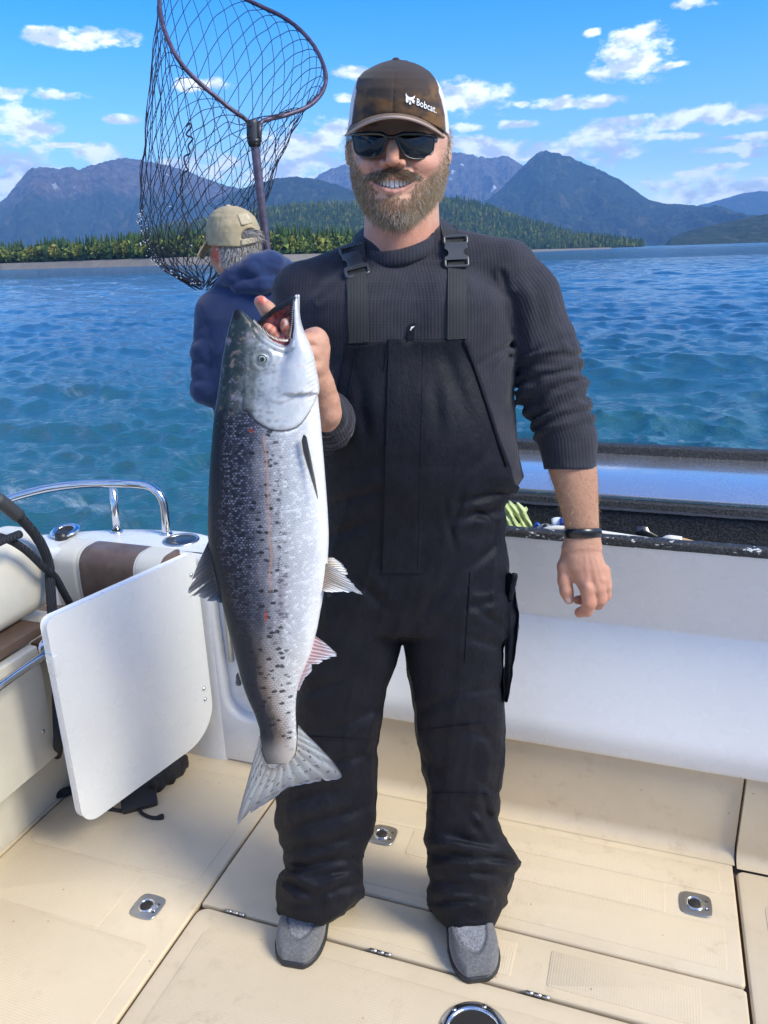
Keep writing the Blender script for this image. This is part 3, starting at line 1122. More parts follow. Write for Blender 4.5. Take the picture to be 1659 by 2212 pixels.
def extrude_u(name, prof, u0, u1, mat, parent=None, ang=35, nseg=1, wob=0.0, closed=True):
    """prof (v, z) closed outline swept along the transom"""
    us = np.linspace(u0, u1, nseg + 1)
    n = len(prof)
    V = []
    for u in us:
        for i, (v, z) in enumerate(prof):
            V.append(B(u, v, z))
    V = np.array(V)
    if wob:
        V = V + wob * np.column_stack([fbm(V * 30 + q * 7, 2) for q in range(3)])
    F = grid_faces(nseg + 1, n, closed)
    if closed:
        F += [tuple(range(n)), tuple(range((nseg + 1) * n - 1, nseg * n - 1, -1))]
    o = add(name, V, F, mat, parent or boat)
    shade_flat_caps(o, ang)
    return o


def round_prof(pts, r, n=5):
    """round the corners of a closed (v, z) outline"""
    P = np.asarray(pts, float)
    out = []
    m = len(P)
    rs = [r] * m if isinstance(r, (int, float)) else r
    for i in range(m):
        a, b, c_ = P[i - 1], P[i], P[(i + 1) % m]
        da, dc = (a - b), (c_ - b)
        la, lc = np.linalg.norm(da), np.linalg.norm(dc)
        rr = min(rs[i], la * 0.45, lc * 0.45)
        p0, p1 = b + da / la * rr, b + dc / lc * rr
        if rr < 1e-5:
            out.append(b)
            continue
        for t_ in np.linspace(0, 1, n):
            out.append((1 - t_) ** 2 * p0 + 2 * t_ * (1 - t_) * b + t_ * t_ * p1)
    return np.array(out)


# white bulwark below the black tray
prof = round_prof([(1.93, 0.262), (1.824, 0.256), (1.812, 0.325), (1.905, 0.612), (1.800, 0.868), (1.800, 0.884), (1.832, 0.884), (1.832, 0.86), (1.95, 0.6)], [0, 0.02, 0.03, 0.006, 0.03, 0.004, 0, 0, 0], 6)
bul = extrude_u('bulwark', prof, -0.96, 1.7, 'white_gelcoat', nseg=1)
# black tray: lip, floor, back wall with two ribs, wet work board, outer coaming
prof = round_prof([(1.794, 0.872), (1.856, 0.872), (1.856, 0.880), (1.812, 0.8955), (1.794, 0.8935)], [0.004, 0.004, 0.004, 0.006, 0.008], 5)
extrude_u('tray_lip', prof, -0.96, 1.7, 'chipped_bedliner', nseg=160, wob=0.0011)
prof = round_prof([(1.850, 0.79), (2.03, 0.79), (2.03, 0.880), (2.024, 0.888), (2.046, 0.889), (2.052, 0.876), (2.062, 0.876), (2.062, 0.899), (2.085, 0.903), (2.085, 0.76), (1.850, 0.76)], 0.003, 3)
extrude_u('storage_tray', prof, -0.96, 1.7, 'black_bedliner', nseg=120, wob=0.0012)
prof = round_prof([(2.080, 0.904), (2.52, 0.904), (2.52, 0.916), (2.080, 0.914)], 0.003, 3)
extrude_u('work_board', prof, -0.95, 1.7, 'wet_black_panel', nseg=1)
prof = round_prof([(2.515, 0.80), (2.518, 0.943), (2.555, 0.946), (2.60, 0.80)], 0.005, 4)
extrude_u('coaming', prof, -0.96, 1.7, 'black_bedliner', nseg=120, wob=0.0012)
# tray end cheek on the walk-through side
V, F = g_extrude(round_prof([(1.80, 0.0), (2.60, -0.3), (2.60, 0.955), (2.52, 0.955), (2.09, 0.90), (1.80, 0.89)], 0.01), -0.99, -0.958, frame((0, 0, 0), BV, BZ, BU), 0.004)
o = add('bulwark_end', V, F, 'white_gelcoat', boat)
shade_flat_caps(o)

# moulded white corner with the walk-through
out_ = [(-1.395, 0.0), (-0.99, 0.0), (-0.99, 0.168)]
arc = [(-1.20 + 0.075 - 0.075 * cos(a) , 0.168 + 0.075 - 0.075 * sin(a)) for a in np.linspace(pi / 2, 0, 8)]
poly = out_ + [(q[0], q[1]) for q in arc] + [(-1.212, 0.60), (-1.215, 0.716), (-1.395, 0.716)]
V, F = g_extrude(poly, -0.09, 0.0, frame(B(0, 1.828, 0), BU, BZ, -BV), 0.014)
o = add('transom_corner', V, F, 'white_gelcoat', boat)
shade_flat_caps(o, 50)
V, F = g_extrude(rrect(-1.22, 0.12, -0.992, 0.70, 0.004), -0.03, 0.0, frame(B(0, 1.865, 0), BU, BZ, -BV), 0.003)
rec = add('recess_panel', V, F, 'white_gelcoat', boat)
shade_flat_caps(rec)
V, F = g_extrude(rrect(-1.190, 0.35, -1.176, 0.60, 0.004), 0.0, 0.012, frame(B(0, 1.865, 0), BU, BZ, -BV), 0.003)
add('trim_strip', V, F, 'brushed_metal', rec)
V, F = g_extrude(rrect(-1.150, 0.485, -1.120, 0.515, 0.004), 0.0, 0.006, frame(B(0, 1.865, 0), BU, BZ, -BV), 0.002)
add('latch_plate', V, F, 'white_plastic', rec)
# step over the walk-through and swim platform behind
V, F = g_extrude(rrect(-1.40, 1.90, -0.99, 3.15, 0.02), 0.02, 0.12, MDECK, 0.01)
o = add('walkway_step', V, F, 'white_gelcoat', boat)
shade_flat_caps(o)
V, F = g_extrude(rrect(-2.2, 2.45, 1.5, 3.2, 0.08), -0.10, 0.0, MDECK, 0.02)
o = add('swim_platform', V, F, 'white_gelcoat', boat)
shade_flat_caps(o)
# white cap behind the corner cushion
ZC = 0.718
capv = [(-2.35, 1.55), (-1.86, 1.70), (-1.50, 1.815), (-1.245, 1.822), (-1.215, 1.86), (-1.235, 1.96), (-1.36, 2.012), (-1.55, 2.000), (-1.72, 1.94), (-1.95, 1.82), (-2.40, 1.62)]
cp = spline(np.column_stack([np.array(capv), np.zeros(len(capv))]), 5, True)[:, :2]
V, F = g_extrude(cp, -0.4, ZC, MDECK, 0.022)
cap_o = add('transom_cap', V, F, 'white_gelcoat', boat)
shade_flat_caps(cap_o, 60)

# cup holder and rod holder on the cap
pc = at_z(391, 1167, ZC)
V, F = g_lathe([(0.0001, -0.004), (0.046, -0.004), (0.0475, 0.001), (0.050, 0.0042), (0.0545, 0.0044), (0.057, 0.002), (0.0575, 0.0)], 40, frame(pc, BU, BV, BZ))
o = add('cup_holder', V, F, 'brushed_metal', boat)
V, F = g_lathe([(0.0001, 0.0012), (0.047, 0.0012), (0.0475, 0.0008)], 36, frame(pc, BU, BV, BZ))
add('cup_well_shade', V, F, 'dark_metal' if 'dark_metal' in MATS else 'brushed_metal', o)  # flat dark disc, the shade of the well put into its colour
pr = at_z(142, 1156, ZC)
tilt = Matrix.Rotation(radians(10), 3, 'X')
Mr = np.eye(4)
Mr[:3, :3] = np.column_stack([BU, BV, BZ]) @ np.array(tilt)
Mr[:3, 3] = pr + BZ * 0.018
V, F = g_lathe([(0.026, -0.02), (0.027, 0.0), (0.034, 0.004), (0.047, 0.0), (0.048, -0.004), (0.030, -0.007), (0.030, -0.03)], 36, Mr)
V = V.copy()
o = add('rod_holder', V, F, 'stainless', boat)
V, F = g_lathe([(0.0262, 0.001), (0.024, -0.001), (0.0001, -0.0012)], 28, Mr)
add('rod_hole', V, F, 'dark_hole', o)
V, F = g_tube([pr + BU * 0.012 - BV * 0.030 + BZ * 0.022, pr + BU * 0.014 - BV * 0.034 - BZ * 0.010], 0.021, 24)
add('rod_cap', V, F, 'black_plastic', o)

# stainless rail
zc = lambda x, y: at_z(x, y, ZC)
pA, pB_ = zc(359, 1153), zc(252, 1149)
vA, vB = to_uvz(pA)[1], to_uvz(pB_)[1]
pts = [pA, at_v(357, 1120, vA), at_v(352, 1085, vA), at_v(338, 1062, vA), at_v(310, 1048, vA), at_v(250, 1045, vB), at_v(180, 1046, vB - 0.01), at_v(110, 1054, vB - 0.04), at_v(50, 1068, vB - 0.08), at_v(0, 1085, vB - 0.12), at_v(-60, 1110, vB - 0.17)]
V, F = g_tube(spline(pts, 6), 0.0135, 14)
rail = add('rail', V, F, 'stainless', boat)
V, F = g_tube([pB_ - BZ * 0.005, at_v(244, 1052, vB)], 0.0125, 14)
add('rail_post', V, F, 'stainless', rail)
for pp in (pA, pB_):
    V, F = g_lathe([(0.021, 0.0), (0.020, 0.004), (0.014, 0.006)], 20, frame(pp, BU, BV, BZ))
    add('rail_foot', V, F, 'stainless', rail)


def cushion(name, o, ax, ay, az_, size, r, mat, parent=None, puff=0.012, seams=()):
    """soft padded block: o = centre, size = full extents along ax, ay, az"""
    hx, hy, hz = np.asarray(size) / 2
    f = lambda p: sd_box(p, (0, 0, 0), (hx, hy, hz), r)
    V, F = sdf_mesh(f, (-hx - 0.02, -hy - 0.02, -hz - 0.02), (hx + 0.02, hy + 0.02, hz + 0.02), 0.011)
    bul_ = (1 - (V[:, 0] / hx) ** 2).clip(0, 1) * (1 - (V[:, 2] / hz) ** 2).clip(0, 1)
    V[:, 1] += np.sign(V[:, 1]) * puff * bul_ * (np.abs(V[:, 1]) > hy * 0.5)
    for s in seams:
        V[:, 1] -= np.sign(V[:, 1]) * 0.005 * np.exp(-((V[:, 0] - s) / 0.006) ** 2)
    W = o + np.outer(V[:, 0], ax) + np.outer(V[:, 1], ay) + np.outer(V[:, 2], az_)
    return add(name, W, F, mat, parent or boat), V


# bolster along the side seat
cushion('side_bolster', B(-1.66, 1.10, 0.735), BV, -BU, BZ, (1.06, 0.17, 0.24), 0.055, 'cream_vinyl')
# corner cushion with brown centre panel
m_, t = material('two_tone_vinyl')
pos = t.attr('lp', 'Vector')
x, y, z = t.sep(pos)
inner = t.math('MULTIPLY', t.smooth(x, -0.098, -0.0965), t.smooth(x, 0.101, 0.0995))
end = t.smooth(x, 0.188, 0.1895)
mk = t.math('MAXIMUM', inner, end)
pipe = t.math('MULTIPLY', t.smooth(t.math('ABSOLUTE', t.math('SUBTRACT', t.math('ABSOLUTE', x), 0.106)), 0.003, 0.001), 0.5)
nb = t.noise(t.coords('Object'), 300, 3)
c = t.mix(mk, (0.74, 0.69, 0.57), t.mix(t.smooth(t.noise(t.coords('Object'), 14, 5, .7), 0.35, 0.7), (0.125, 0.082, 0.058), (0.19, 0.13, 0.095)))
c = t.mix(pipe, c, (0.45, 0.40, 0.32))
t.out(t.bsdf(color=c, rough=0.45, normal=t.bump(nb, 0.12, 0.001)))
cc, Vl = cushion('corner_cushion', B(-1.515, 1.815, 0.615), BU, BV, BZ, (0.46, 0.13, 0.215), 0.045, 'two_tone_vinyl', seams=(-0.1, 0.103))
attr_v(cc, 'lp', Vl)
# seat base, brown ledge
V, F = g_extrude(rrect(0.2, 0.225, 1.445, 0.575, 0.006), -0.03, 0.0, frame(B(-1.52, 0, 0), BV, BZ, BU), 0.004)
sb = add('seat_base', V, F, 'cream_panel', boat)
shade_flat_caps(sb)
V, F = g_extrude(rrect(-2.3, 0.2, -1.535, 1.50, 0.02), 0.585, 0.615, MDECK, 0.006)
o = add('seat_ledge', V, F, 'brown_vinyl', boat)
shade_flat_caps(o)
V, F = g_extrude(rrect(-2.3, 0.25, -1.62, 1.62, 0.01), 0.0, 0.58, MDECK, 0.004)
o = add('seat_box', V, F, 'cream_panel', boat)
shade_flat_caps(o)
V, F = g_extrude(rrect(-2.3, 1.63, -1.42, 1.83, 0.01), 0.0, 0.50, MDECK, 0.004)
o = add('corner_locker', V, F, 'cream_panel', boat)
shade_flat_caps(o)
V, F = g_extrude(rrect(-2.3, 1.52, -1.40, 1.83, 0.01), 0.502, 0.53, MDECK, 0.004)
o = add('corner_ledge', V, F, 'brown_vinyl', boat)
shade_flat_caps(o)
# grab handle on the seat base
U0 = -1.52
hp = [at_u(97, 1398, U0 + 0.004), at_u(97, 1402, U0 + 0.03), at_u(93, 1415, U0 + 0.052), at_u(70, 1432, U0 + 0.055), at_u(30, 1460, U0 + 0.055), at_u(0, 1482, U0 + 0.055), at_u(-60, 1525, U0 + 0.055)]
V, F = g_tube(spline(hp, 6), 0.011, 12)
gh = add('grab_handle', V, F, 'stainless', sb)
V, F = g_lathe([(0.026, 0.0), (0.025, 0.008), (0.014, 0.014), (0.011, 0.02)], 24, frame(at_u(97, 1398, U0), BV, BZ, BU))
add('handle_flange', V, F, 'stainless', sb)
V, F = g_lathe([(0.006, 0.0), (0.0055, 0.003), (0.0001, 0.004)], 14, frame(at_u(93, 1580, U0), BV, BZ, BU))
add('screw', V, F, 'brushed_metal', sb)

# walk-through door swung into the cockpit
da = radians(77)
DD = -(BU * cos(da) + BV * sin(da))
DN = np.cross(BZ, DD)
if DN @ BU < 0:
    DN = -DN
hinge0 = B(-1.225, 1.80, 0)
poly = rrect(0.012, 0.135, 0.497, 0.733, [0.045, 0.02, 0.015, 0.11], 10)
if np.cross(DD, BZ) @ DN < 0:
    poly = poly[::-1]
    Md = frame(hinge0, DD, BZ, DN)
else:
    Md = frame(hinge0, DD, BZ, DN)
V, F = g_extrude(poly, -0.026, 0.0, Md, 0.006)
if np.linalg.det(Md[:3, :3]) < 0:
    F = [f[::-1] for f in F]
door = add('door', V, F, 'white_plastic', boat)
shade_flat_caps(door, 60)
door['label'] = 'white panel door swung open over the deck'
for s, z in ((0.030, 0.678), (0.031, 0.640), (0.034, 0.300), (0.034, 0.262)):
    V, F = g_lathe([(0.0062, 0.0), (0.0058, 0.0025), (0.0001, 0.0045)], 14, frame(hinge0 + DD * s + BZ * z, DD, BZ, DN))
    add('screw', V, F, 'stainless', door)
V, F = g_extrude(rrect(0.490, 0.585, 0.502, 0.64, 0.004), -0.03, 0.003, Md, 0.001)
add('door_catch', V, F, 'white_plastic', door)

# hull outside; unseen low block for the cabin, cut down to let light in
hullp = [(-2.42, -4.2), (1.78, -4.2), (1.78, 2.40), (1.70, 2.62), (-0.94, 2.62), (-0.98, 2.42), (-1.42, 2.42), (-1.5, 2.0), (-2.0, 1.84), (-2.42, 1.64)]
hv_ = [B(u, v, z) for z in (-1.0, 0.55) for u, v in hullp]
n = len(hullp)
add('hull', hv_, [(i, (i + 1) % n, n + (i + 1) % n, n + i) for i in range(n)], 'white_gelcoat', boat, False)
V, F = g_extrude(round_prof([(-2.42, 0.55), (-2.30, 0.55), (-2.30, 0.80), (-2.42, 0.80)], 0.02), -4.2, 1.62, frame((0, 0, 0), BU, BZ, -BV) if False else frame((0, 0, 0), BU, BZ, BV), 0.01)
o = add('gunwale', V, F, 'white_gelcoat', boat)
V, F = g_extrude(round_prof([(1.68, 0.0), (1.78, 0.0), (1.78, 0.9), (1.68, 0.9)], 0.02), -4.2, 2.5, frame((0, 0, 0), BU, BZ, BV), 0.01)
o = add('gunwale', V, F, 'white_gelcoat', boat)
cab = [(-0.2, 0.0), (1.6, 0.0), (1.6, 1.15), (-0.2, 1.15)]
V, F = g_extrude(cab, -0.5, 0.0, frame(B(0, -1.6, 0), BU, BZ, -BV), 0.03)
add('cabin_stub', V, F, 'white_gelcoat', boat)
# ------------------------------------------------------------------ salmon (worked out on the photo raster, hung in a vertical plane in front of the man)
FISH_Y = 1.13
FK = depth_of(at_y(590, 1100, FISH_Y)) / FOC          # metres per raster unit there


def fish_w(P):
    """raster x, raster y, depth offset (raster units, + away from camera) -> world"""
    P = np.asarray(P, float)
    d = _F + ((P[:, 0] - PCX) / FOC)[:, None] * _R + ((PCY - P[:, 1]) / FOC)[:, None] * _U
    W = CAMP + d * (FISH_Y / d[:, 1])[:, None]
    lean = 0.10 * (P[:, 1] - 900) / 900          # tail swings a little back
    W[:, 1] += P[:, 2] * FK
    return W


FY = np.array([668, 672, 680, 690, 705, 720, 735, 750, 772, 790, 813, 835, 858, 889, 915, 941, 1006, 1058, 1100, 1148, 1172, 1210, 1234, 1269, 1303, 1320, 1355, 1407, 1462, 1486, 1510, 1541, 1572, 1596, 1625, 1650])
FL = np.array([509, 505.5, 502, 499.5, 494.5, 491, 488, 485.5, 481, 478.5, 476, 472.5, 469.6, 464.4, 461.5, 459, 454, 451.4, 450, 449.5, 451, 457.5, 463.5, 472, 480.6, 484.5, 492.7, 506.5, 520, 527, 536, 550, 560, 562.5, 565, 575])
FR = np.array([517, 523, 533, 543, 558, 575, 600, 622, 636, 650, 672, 684, 687, 690, 693, 695, 700.5, 704.5, 707.5, 710, 710, 708, 706, 701, 695.5, 692, 686, 672.5, 650, 643, 639.5, 638.5, 640, 642, 640, 632])
FT = np.interp(FY, [668, 700, 760, 860, 950, 1150, 1350, 1500, 1600, 1650], [5, 16, 33, 50, 58, 60, 47, 24, 11, 3.0])
JY = np.array([636, 640, 650, 668, 689, 705, 720, 737, 754, 770, 788, 815, 840])
JL = np.array([638, 636, 632, 631, 632, 631, 629, 627, 622, 615, 600, 590, 590])
JR = np.array([640.5, 642, 644, 646.5, 649, 653, 658, 666, 673.5, 678, 681.5, 686, 687])
JT = np.array([3, 5, 9, 15, 20, 24, 28, 32, 36, 40, 44, 48, 50])
OPX = np.array([541, 552, 564.5, 578, 590.5, 605, 619, 633, 645, 655, 663, 672, 679, 686])
OPY = np.array([873, 888, 899, 908, 913.7, 917, 917.6, 916, 912, 904, 894, 881, 868, 850])


def fish_sdf(p):
    q = p[:, [0, 2, 1]].copy()                      # x, depth, y as the stack axis
    d = sd_stack(q, FY, (FL + FR) / 2, 0 * FY, (FR - FL) / 2, FT, 2.15)
    j = sd_stack(q, JY, (JL + JR) / 2, 0 * JY, np.maximum((JR - JL) / 2, 1.5), JT, 2.2)
    d = smin(d, j, 9)
    # far cheek closing the mouth behind
    x, y, w_ = p[:, 0], p[:, 1], p[:, 2]
    line = np.interp(x, [545, 554, 590, 620, 641], [700, 694, 664, 648, 637])
    ck = np.maximum.reduce([np.abs(w_ - 24 - 0.04 * (y - 690)) - 4.0, line - y, y - 790, 548 - x, x - 645])
    d = smin(d, ck, 5)
    cav = sd_ell(p, (603, 712, 3), (27, 34, 22))
    cav2 = sd_ell(p, (594, 690, 2), (34, 26, 23))
    d = smax(d, -smin(cav, cav2, 8), 3)
    # gill cover step, cheek line, eye rim, jaw bone ridge
    yop = np.interp(x, OPX, OPY)
    side = np.exp(-np.maximum(0, w_ + 8) / 10.0)
    inside = 1 / (1 + np.exp(-(yop - y) / 1.6))
    d = d - 4.2 * inside * np.exp(-np.maximum(0, yop - y) / 46.0) * ((x > 535) & (x < 690)) * side
    d = d + 2.6 * np.exp(-((y - yop - 2.5) / 2.6) ** 2) * ((x > 541) & (x < 680)) * side
    ypre = np.interp(x, [575, 585, 600, 614, 628, 640, 650, 658, 662], [852, 858, 862, 863, 860, 852.6, 844, 834, 818])
    d = d + 1.3 * np.exp(-((y - ypre) / 2.6) ** 2) * np.clip((x - 578) / 12, 0, 1) * np.clip((664 - x) / 14, 0, 1) * side
    d = d - 1.0 * np.exp(-((y - ypre + 8) / 8.0) ** 2) * np.clip((x - 578) / 12, 0, 1) * np.clip((664 - x) / 14, 0, 1) * side
    ymx = np.interp(x, [540, 559, 580, 596, 616, 635, 640], [703, 729, 745, 753, 761, 752, 742])
    d = d + 2.2 * np.exp(-((y - ymx - 1) / 2.4) ** 2) * ((x > 548) & (x < 640)) * side
    d = d - 2.0 * np.exp(-((y - ymx + 10) / 7.0) ** 2) * ((x > 548) & (x < 638)) * side
    re = np.hypot(x - 572, y - 771)
    d = d + 1.9 * np.exp(-((re - 15.5) / 2.6) ** 2) * side - 1.6 * np.exp(-((re - 21) / 5) ** 2) * side
    # throat folds beside the gill cover
    d = d + 0.7 * np.sin((y + 0.5 * x) * 0.62) * np.exp(-((x - 676) / 12) ** 2) * ((y > 770) & (y < 860)) * side
    # cheeks sink a little between bones
    d = d + 1.4 * np.exp(-(((x - 606) / 17) ** 2 + ((y - 792) / 22) ** 2)) * side
    return d


V, F = sdf_mesh(fish_sdf, (440, 630, -72), (722, 1662, 72), 3.4, 1)
fl = np.interp(V[:, 1], FY, FL)
fr_ = np.interp(V[:, 1], FY, np.maximum(FR, np.interp(FY, JY, JR, left=0)))
m_, t = material('salmon_skin')
fp = t.attr('fp', 'Vector')
x, y, z = t.sep(fp)
dv = t.attr('dv')
mouth = t.attr('mouth')
jig = t.noise(t.vmath('MULTIPLY', fp, (0.035, 0.012, 0.03)), 1.0, 4, 0.6)
jig2 = t.noise(t.vmath('MULTIPLY', fp, (0.11, 0.05, 0.1)), 1.0, 5, 0.65)
dd = t.math('ADD', dv, t.math('MULTIPLY', t.math('SUBTRACT', jig, 0.5), 0.22))
dd = t.math('ADD', dd, t.math('MULTIPLY', t.math('SUBTRACT', jig2, 0.5), 0.10))
up = t.ramp(dd, [(0.0, (0.006, 0.020, 0.028)), (0.08, (0.006, 0.014, 0.022)), (0.16, (0.007, 0.009, 0.018)), (0.30, (0.013, 0.017, 0.032)), (0.40, (0.050, 0.055, 0.078)), (0.50, (0.20, 0.20, 0.23)), (0.60, (0.40, 0.40, 0.43)),
                   (0.72, (0.50, 0.515, 0.545)), (0.86, (0.62, 0.63, 0.655)), (0.94, (0.78, 0.78, 0.78)), (1.0, (0.80, 0.80, 0.79))])
lo_ = t.ramp(dd, [(0.0, (0.012, 0.030, 0.040)), (0.14, (0.008, 0.018, 0.030)), (0.24, (0.018, 0.020, 0.030)), (0.32, (0.15, 0.115, 0.095)), (0.42, (0.36, 0.30, 0.27)), (0.53, (0.52, 0.50, 0.49)), (0.68, (0.62, 0.62, 0.63)), (0.9, (0.74, 0.74, 0.74)), (1.0, (0.82, 0.81, 0.80))])
body = t.mix(t.smooth(y, 1300, 1480), up, lo_)
# head: mottled green-grey crown, pale silver cheek
hm = t.noise(t.vmath('MULTIPLY', fp, (0.06, 0.035, 0.05)), 1.0, 6, 0.65)
hd = t.math('ADD', t.math('ADD', dv, t.math('MULTIPLY', t.math('SUBTRACT', hm, 0.5), 0.55)), t.lin(y, 660, 900, -0.10, 0.0))
head = t.ramp(hd, [(0.0, (0.018, 0.034, 0.040)), (0.10, (0.020, 0.032, 0.036)), (0.22, (0.050, 0.062, 0.062)), (0.34, (0.13, 0.145, 0.145)), (0.46, (0.28, 0.30, 0.325)), (0.62, (0.43, 0.45, 0.475)), (0.8, (0.53, 0.54, 0.555)), (1.0, (0.70, 0.69, 0.68))])
tint_n = t.noise(t.vmath('MULTIPLY', fp, (0.05, 0.05, 0.05)), 1.0, 4, 0.6, 0, out=1)
head = t.mix(t.math('MULTIPLY', t.smooth(t.sep(tint_n)[0], 0.55, 0.72), 0.30), head, (0.60, 0.43, 0.36))
head = t.mix(t.math('MULTIPLY', t.smooth(t.sep(tint_n)[1], 0.55, 0.72), 0.30), head, (0.45, 0.38, 0.52))
yop = t.math('ADD', 905.0, t.math('MULTIPLY', t.math('SUBTRACT', t.math('ABSOLUTE', t.math('SUBTRACT', x, 618)), 0.0), -0.45))
hs = t.math('SUBTRACT', y, t.attr('yop'))
soft = t.smooth(x, 556, 530)
ishead = t.mix(soft, t.smooth(hs, 1.5, -1.5), t.smooth(t.math('ADD', hs, t.math('MULTIPLY', t.math('SUBTRACT', jig2, 0.5), 60)), 26, -26))
col = t.mix(ishead, body, head)
# scales: staggered rows of rounded scales, each with its own glint
wx = t.math('ADD', t.math('MULTIPLY', x, 1 / 7.0), t.math('MULTIPLY', t.math('SUBTRACT', jig, 0.5), 3.0))
wy = t.math('ADD', t.math('MULTIPLY', y, 1 / 5.2), t.math('ADD', t.math('MULTIPLY', t.math('SUBTRACT', jig2, 0.5), 1.6), t.math('MULTIPLY', x, 0.02)))
row = t.math('FLOOR', wy)
ux = t.math('ADD', wx, t.math('MULTIPLY', t.math('MODULO', row, 2.0), 0.5))
cu_ = t.math('FLOOR', ux)
fu = t.math('SUBTRACT', t.math('SUBTRACT', ux, cu_), 0.5)
fv_ = t.math('SUBTRACT', t.math('SUBTRACT', wy, row), 0.25)
vd = t.math('SQRT', t.math('ADD', t.math('MULTIPLY', fu, fu), t.math('MULTIPLY', t.math('MULTIPLY', fv_, fv_), 0.55)))
vc = t.n('ShaderNodeTexWhiteNoise', {'Vector': t.comb(cu_, row, 0.0)}, noise_dimensions='3D')
ons = t.math('MULTIPLY', t.math('SUBTRACT', 1.0, ishead), t.smooth(t.attr('tail'), 0.6, 0.2))
edge = t.smooth(vd, 0.36, 0.56)
glint = t.math('MULTIPLY', t.math('MULTIPLY', t.smooth(vd, 0.50, 0.22), t.smooth(vc, 0.15, 0.9)), t.math('MULTIPLY', ons, t.smooth(y, 1420, 1150)))
gz = t.math('MULTIPLY', t.smooth(dd, 0.10, 0.20), t.smooth(dd, 0.60, 0.40))
col = t.mix(t.math('MULTIPLY', t.math('MULTIPLY', glint, gz), 0.40), col, (0.30, 0.33, 0.43))
col = t.mix(t.math('MULTIPLY', t.math('MULTIPLY', edge, ons), t.lin(dd, 0.3, 0.9, 0.6, 0.13)), col, (0.02, 0.022, 0.04))
col = t.mix(t.math('MULTIPLY', t.math('MULTIPLY', t.smooth(vc, 0.6, 1.0), ons), t.math('MULTIPLY', t.smooth(dd, 0.45, 0.7), 0.45)), col, (0.88, 0.89, 0.92))
# black spots and ragged dark marks down the flank
sp = t.n('ShaderNodeTexVoronoi', {'Vector': t.vmath('ADD', t.vmath('MULTIPLY', fp, (0.052, 0.090, 0.02)), t.vmath('MULTIPLY', t.vmath('SUBTRACT', tint_n, (0.5, 0.5, 0.5)), (0.5, 0.5, 0.0))), 'Scale': 1.0, 'Randomness': 1.0}, out=None)
spn = t.noise(t.vmath('MULTIPLY', fp, (0.22, 0.34, 0.1)), 1.0, 4, 0.7)
spd = t.math('ADD', sp.outputs['Distance'], t.math('MULTIPLY', t.math('SUBTRACT', spn, 0.5), 0.75))
spm = t.math('MULTIPLY', t.smooth(spd, 0.40, 0.24), t.smooth(t.sep(sp.outputs['Color'])[0], 0.22, 0.34))
zone = t.math('MULTIPLY', t.smooth(dd, 0.03, 0.10), t.smooth(dd, 0.78, 0.56))
spm = t.math('MULTIPLY', t.math('MULTIPLY', spm, zone), t.math('MULTIPLY', t.lin(ishead, 0, 1, 0.9, 0.28), t.smooth(t.attr('tail'), 0.9, 0.5)))
col = t.mix(spm, col, (0.008, 0.010, 0.016))
# a line of small dark nicks under the lateral line and a grey smear
nk = t.math('MULTIPLY', t.smooth(t.math('ABSOLUTE', t.math('SUBTRACT', x, t.math('ADD', 611, t.math('MULTIPLY', t.math('SUBTRACT', jig2, 0.5), 26)))), 5, 1.5), t.smooth(t.noise(t.comb(t.math('MULTIPLY', x, 0.2), t.math('MULTIPLY', y, 0.42), 0.0), 1.0, 2), 0.5, 0.6))
nk = t.math('MULTIPLY', nk, t.math('MULTIPLY', t.smooth(y, 985, 1000), t.smooth(y, 1400, 1340)))
col = t.mix(t.math('MULTIPLY', nk, 0.75), col, (0.05, 0.05, 0.07))
sme = t.math('MULTIPLY', t.smooth(t.math('ABSOLUTE', t.math('SUBTRACT', x, 613)), 12, 3), t.math('MULTIPLY', t.smooth(y, 1215, 1250), t.smooth(y, 1325, 1295)))
col = t.mix(t.math('MULTIPLY', sme, 0.5), col, (0.20, 0.18, 0.22))
# reddish lateral line, small scrapes
ll = t.attr('lat')
lm = t.math('MULTIPLY', t.smooth(t.math('ABSOLUTE', t.math('ADD', ll, t.math('MULTIPLY', t.math('SUBTRACT', spn, 0.5), 3.0))), 3.4, 1.2), t.math('MULTIPLY', t.smooth(y, 918, 935), t.smooth(y, 1275, 1235)))
col = t.mix(t.math('MULTIPLY', lm, 0.55), col, (0.52, 0.27, 0.17))
red = t.smooth(t.vmath('LENGTH', t.vmath('MULTIPLY', t.vmath('SUBTRACT', fp, (581, 1310, 0)), (0.22, 0.060, 0)), out=1), 1.0, 0.7)
red2 = t.smooth(t.vmath('LENGTH', t.vmath('MULTIPLY', t.vmath('SUBTRACT', fp, (551, 918, 0)), (0.13, 0.2, 0)), out=1), 1.0, 0.6)
rn = t.smooth(spn, 0.38, 0.56)
col = t.mix(t.math('MULTIPLY', t.math('MAXIMUM', red, t.math('MULTIPLY', red2, 0.8)), t.lin(rn, 0, 1, 0.15, 0.8)), col, (0.36, 0.06, 0.045))
scuff = t.math('MULTIPLY', t.smooth(t.noise(t.vmath('MULTIPLY', fp, (0.05, 0.06, 0.03)), 1.0, 4, 0.6), 0.66, 0.70), t.smooth(y, 840, 860))
scuff = t.math('MULTIPLY', scuff, t.math('MULTIPLY', t.smooth(y, 960, 920), t.smooth(dv, 0.40, 0.2)))
col = t.mix(t.math('MULTIPLY', scuff, 0.7), col, (0.26, 0.30, 0.32))
col = t.mix(t.math('MULTIPLY', t.smooth(t.attr('tail'), 0.15, 0.85), 0.8), col, t.mix(t.smooth(dv, 0.05, 0.5), (0.13, 0.12, 0.12), (0.50, 0.45, 0.40)))
